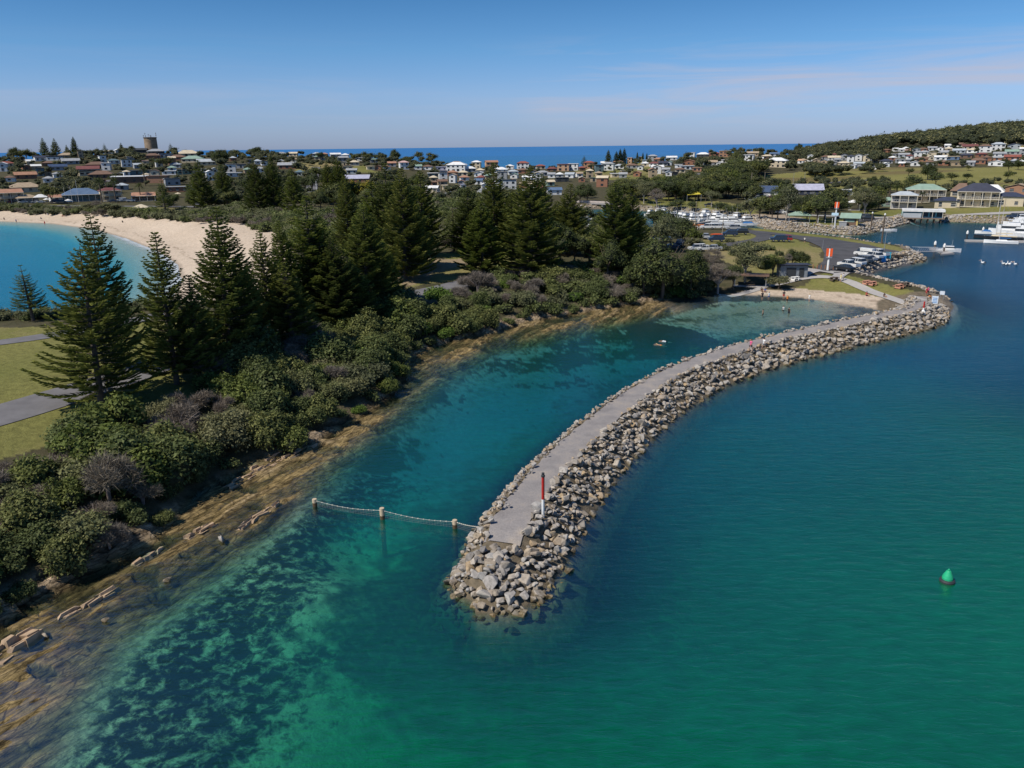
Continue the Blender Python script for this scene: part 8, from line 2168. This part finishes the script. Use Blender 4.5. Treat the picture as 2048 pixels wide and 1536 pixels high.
for a in [(1524, 600, 'stand', 'black', 'black', 'dark', 'person in dark clothes standing at the waterline, left of the wading pair', 180, -.1), (1537, 600, 'stand', 'white', 'blue', 'brown', 'person in a white top wading beside the dark clothed one', 200, -.15), (1567, 598, 'stand', 'black', 'red', 'dark', 'tall person in black standing at the edge of the wet sand', 160, -.05), (1574, 607, 'stand', 'orange', 'black', 'blond', 'person in orange wading knee deep', 20, -.45),
          (1618, 604, 'stand', 'white', 'white', 'blond', 'pale clothed person standing on the waterline apart from the others', 90, -.1), (1525, 637, 'stand', None, 'black', 'dark', 'bather waist deep farthest out to the left', 60, -.9), (1566, 629, 'stand', 'white', 'black', 'brown', 'bather in white waist deep, left of a pair', 40, -.8), (1577, 633, 'stand', 'black', 'black', 'dark', 'bather in black waist deep, right of a pair', 300, -.6)]:
    person(*a[:8], z=a[8])
for a in [(1523, 583, 'sit', 'black', 'black', 'dark', 'dark clothed person sitting on the little beach sand, left of two', 180), (1530, 584, 'sit', 'blue', 'black', 'brown', 'person in blue sitting on the little beach sand, right of two', 160), (1733, 592, 'sit', 'red', 'black', 'dark', 'person in red sitting at the grass edge above the little beach', 200), (1768, 595, 'sit', 'black', 'grey', 'dark', 'dark clothed person sitting low on the grass right of the one in red', 200),
          (1681, 564, 'stand', 'yellow', 'white', 'blond', 'person in pale yellow standing by the brown picnic table', 100), (1686, 562, 'stand', 'white', 'grey', 'brown', 'person in white standing right of the brown picnic table', 240), (1852, 592, 'stand', 'red', 'red', 'brown', 'person in a red top standing at the bend rocks', 220), (1855, 590, 'stand', 'pink', 'black', 'dark', 'person in pink behind the one in red at the bend', 200), (1859, 598, 'sit', 'orange', 'tan' if False else 'grey', 'dark', 'person in orange sitting on the bend rocks', 200),
          (1609, 486, 'stand', 'white', 'black', 'dark', 'person standing on the grass between blue four wheel drive and car park', 0), (91, 429, 'sit', 'black', 'black', 'dark', 'left one of two dark figures sitting on the bay beach', 0), (96, 430, 'sit', 'blue', 'black', 'dark', 'right one of two dark figures sitting on the bay beach', 0), (126, 433, 'sit', 'red', 'black', 'dark', 'person in red lying back on the bay beach', 90), (132, 433, 'sit', 'grey', 'black', 'brown', 'person in grey on the bay beach right of the one in red', 90),
          (82, 438, 'sit', 'black', 'blue', 'dark', 'dark figure sitting lower on the bay beach', 0), (245, 445, 'sit', 'black', 'black', 'dark', 'lone dark figure on the sand right of the tall open pine', 0)]:
    person(*a)
for a in [(9, 442, 'stand', 'black', 'black', 'dark', 'figure at the bay waterline by the left edge', 0, -.1), (33, 446, 'stand', 'blue', 'black', 'dark', 'figure wading at the bay waterline second from the left', 0, -.2), (90, 450, 'stand', 'red', 'red', 'dark', 'figure in dark red wading in the bay', 0, -.3)]: person(*a[:8], z=a[8])
person(1319, 690, 'swim', None, 'orange', 'blond', 'swimmer with pale cap in the lagoon, left of two', 60, z=0); person(1329, 683, 'swim', 'white', 'black', 'brown', 'swimmer in white in the lagoon, right of two', 80, z=0)
person(1376, 716, 'swim', 'black', 'black', 'dark', 'swimmer in a black wetsuit near the breakwater, left', 60, z=0); person(1390, 716, 'swim', 'black', 'black', 'dark', 'swimmer in a black wetsuit near the breakwater, right', 100, z=0)
# small dog
dg_ = skin_obj('body', [(0, -.22, .32), (0, .0, .33), (0, .22, .35), (0, .34, .48), (0, .46, .47), (.07, -.2, .18), (.07, -.22, .02), (-.07, -.2, .18), (-.07, -.22, .02), (.07, .2, .18), (.07, .2, .02), (-.07, .2, .18), (-.07, .2, .02), (0, -.38, .42)],
               [(0, 1), (1, 2), (2, 3), (3, 4), (0, 5), (5, 6), (0, 7), (7, 8), (2, 9), (9, 10), (2, 11), (11, 12), (0, 13)], [.10, .09, .11, .07, .04, .04, .025, .04, .025, .04, .025, .04, .025, .02], simple('dog_fur', (.10, .07, .05), .9), 1)
p = at_z(1517, 699, 2.3); e = empty('dog', p, 2.0, 'small brown dog walking between the two people on the breakwater', 'dog'); link('body', dg_, e)
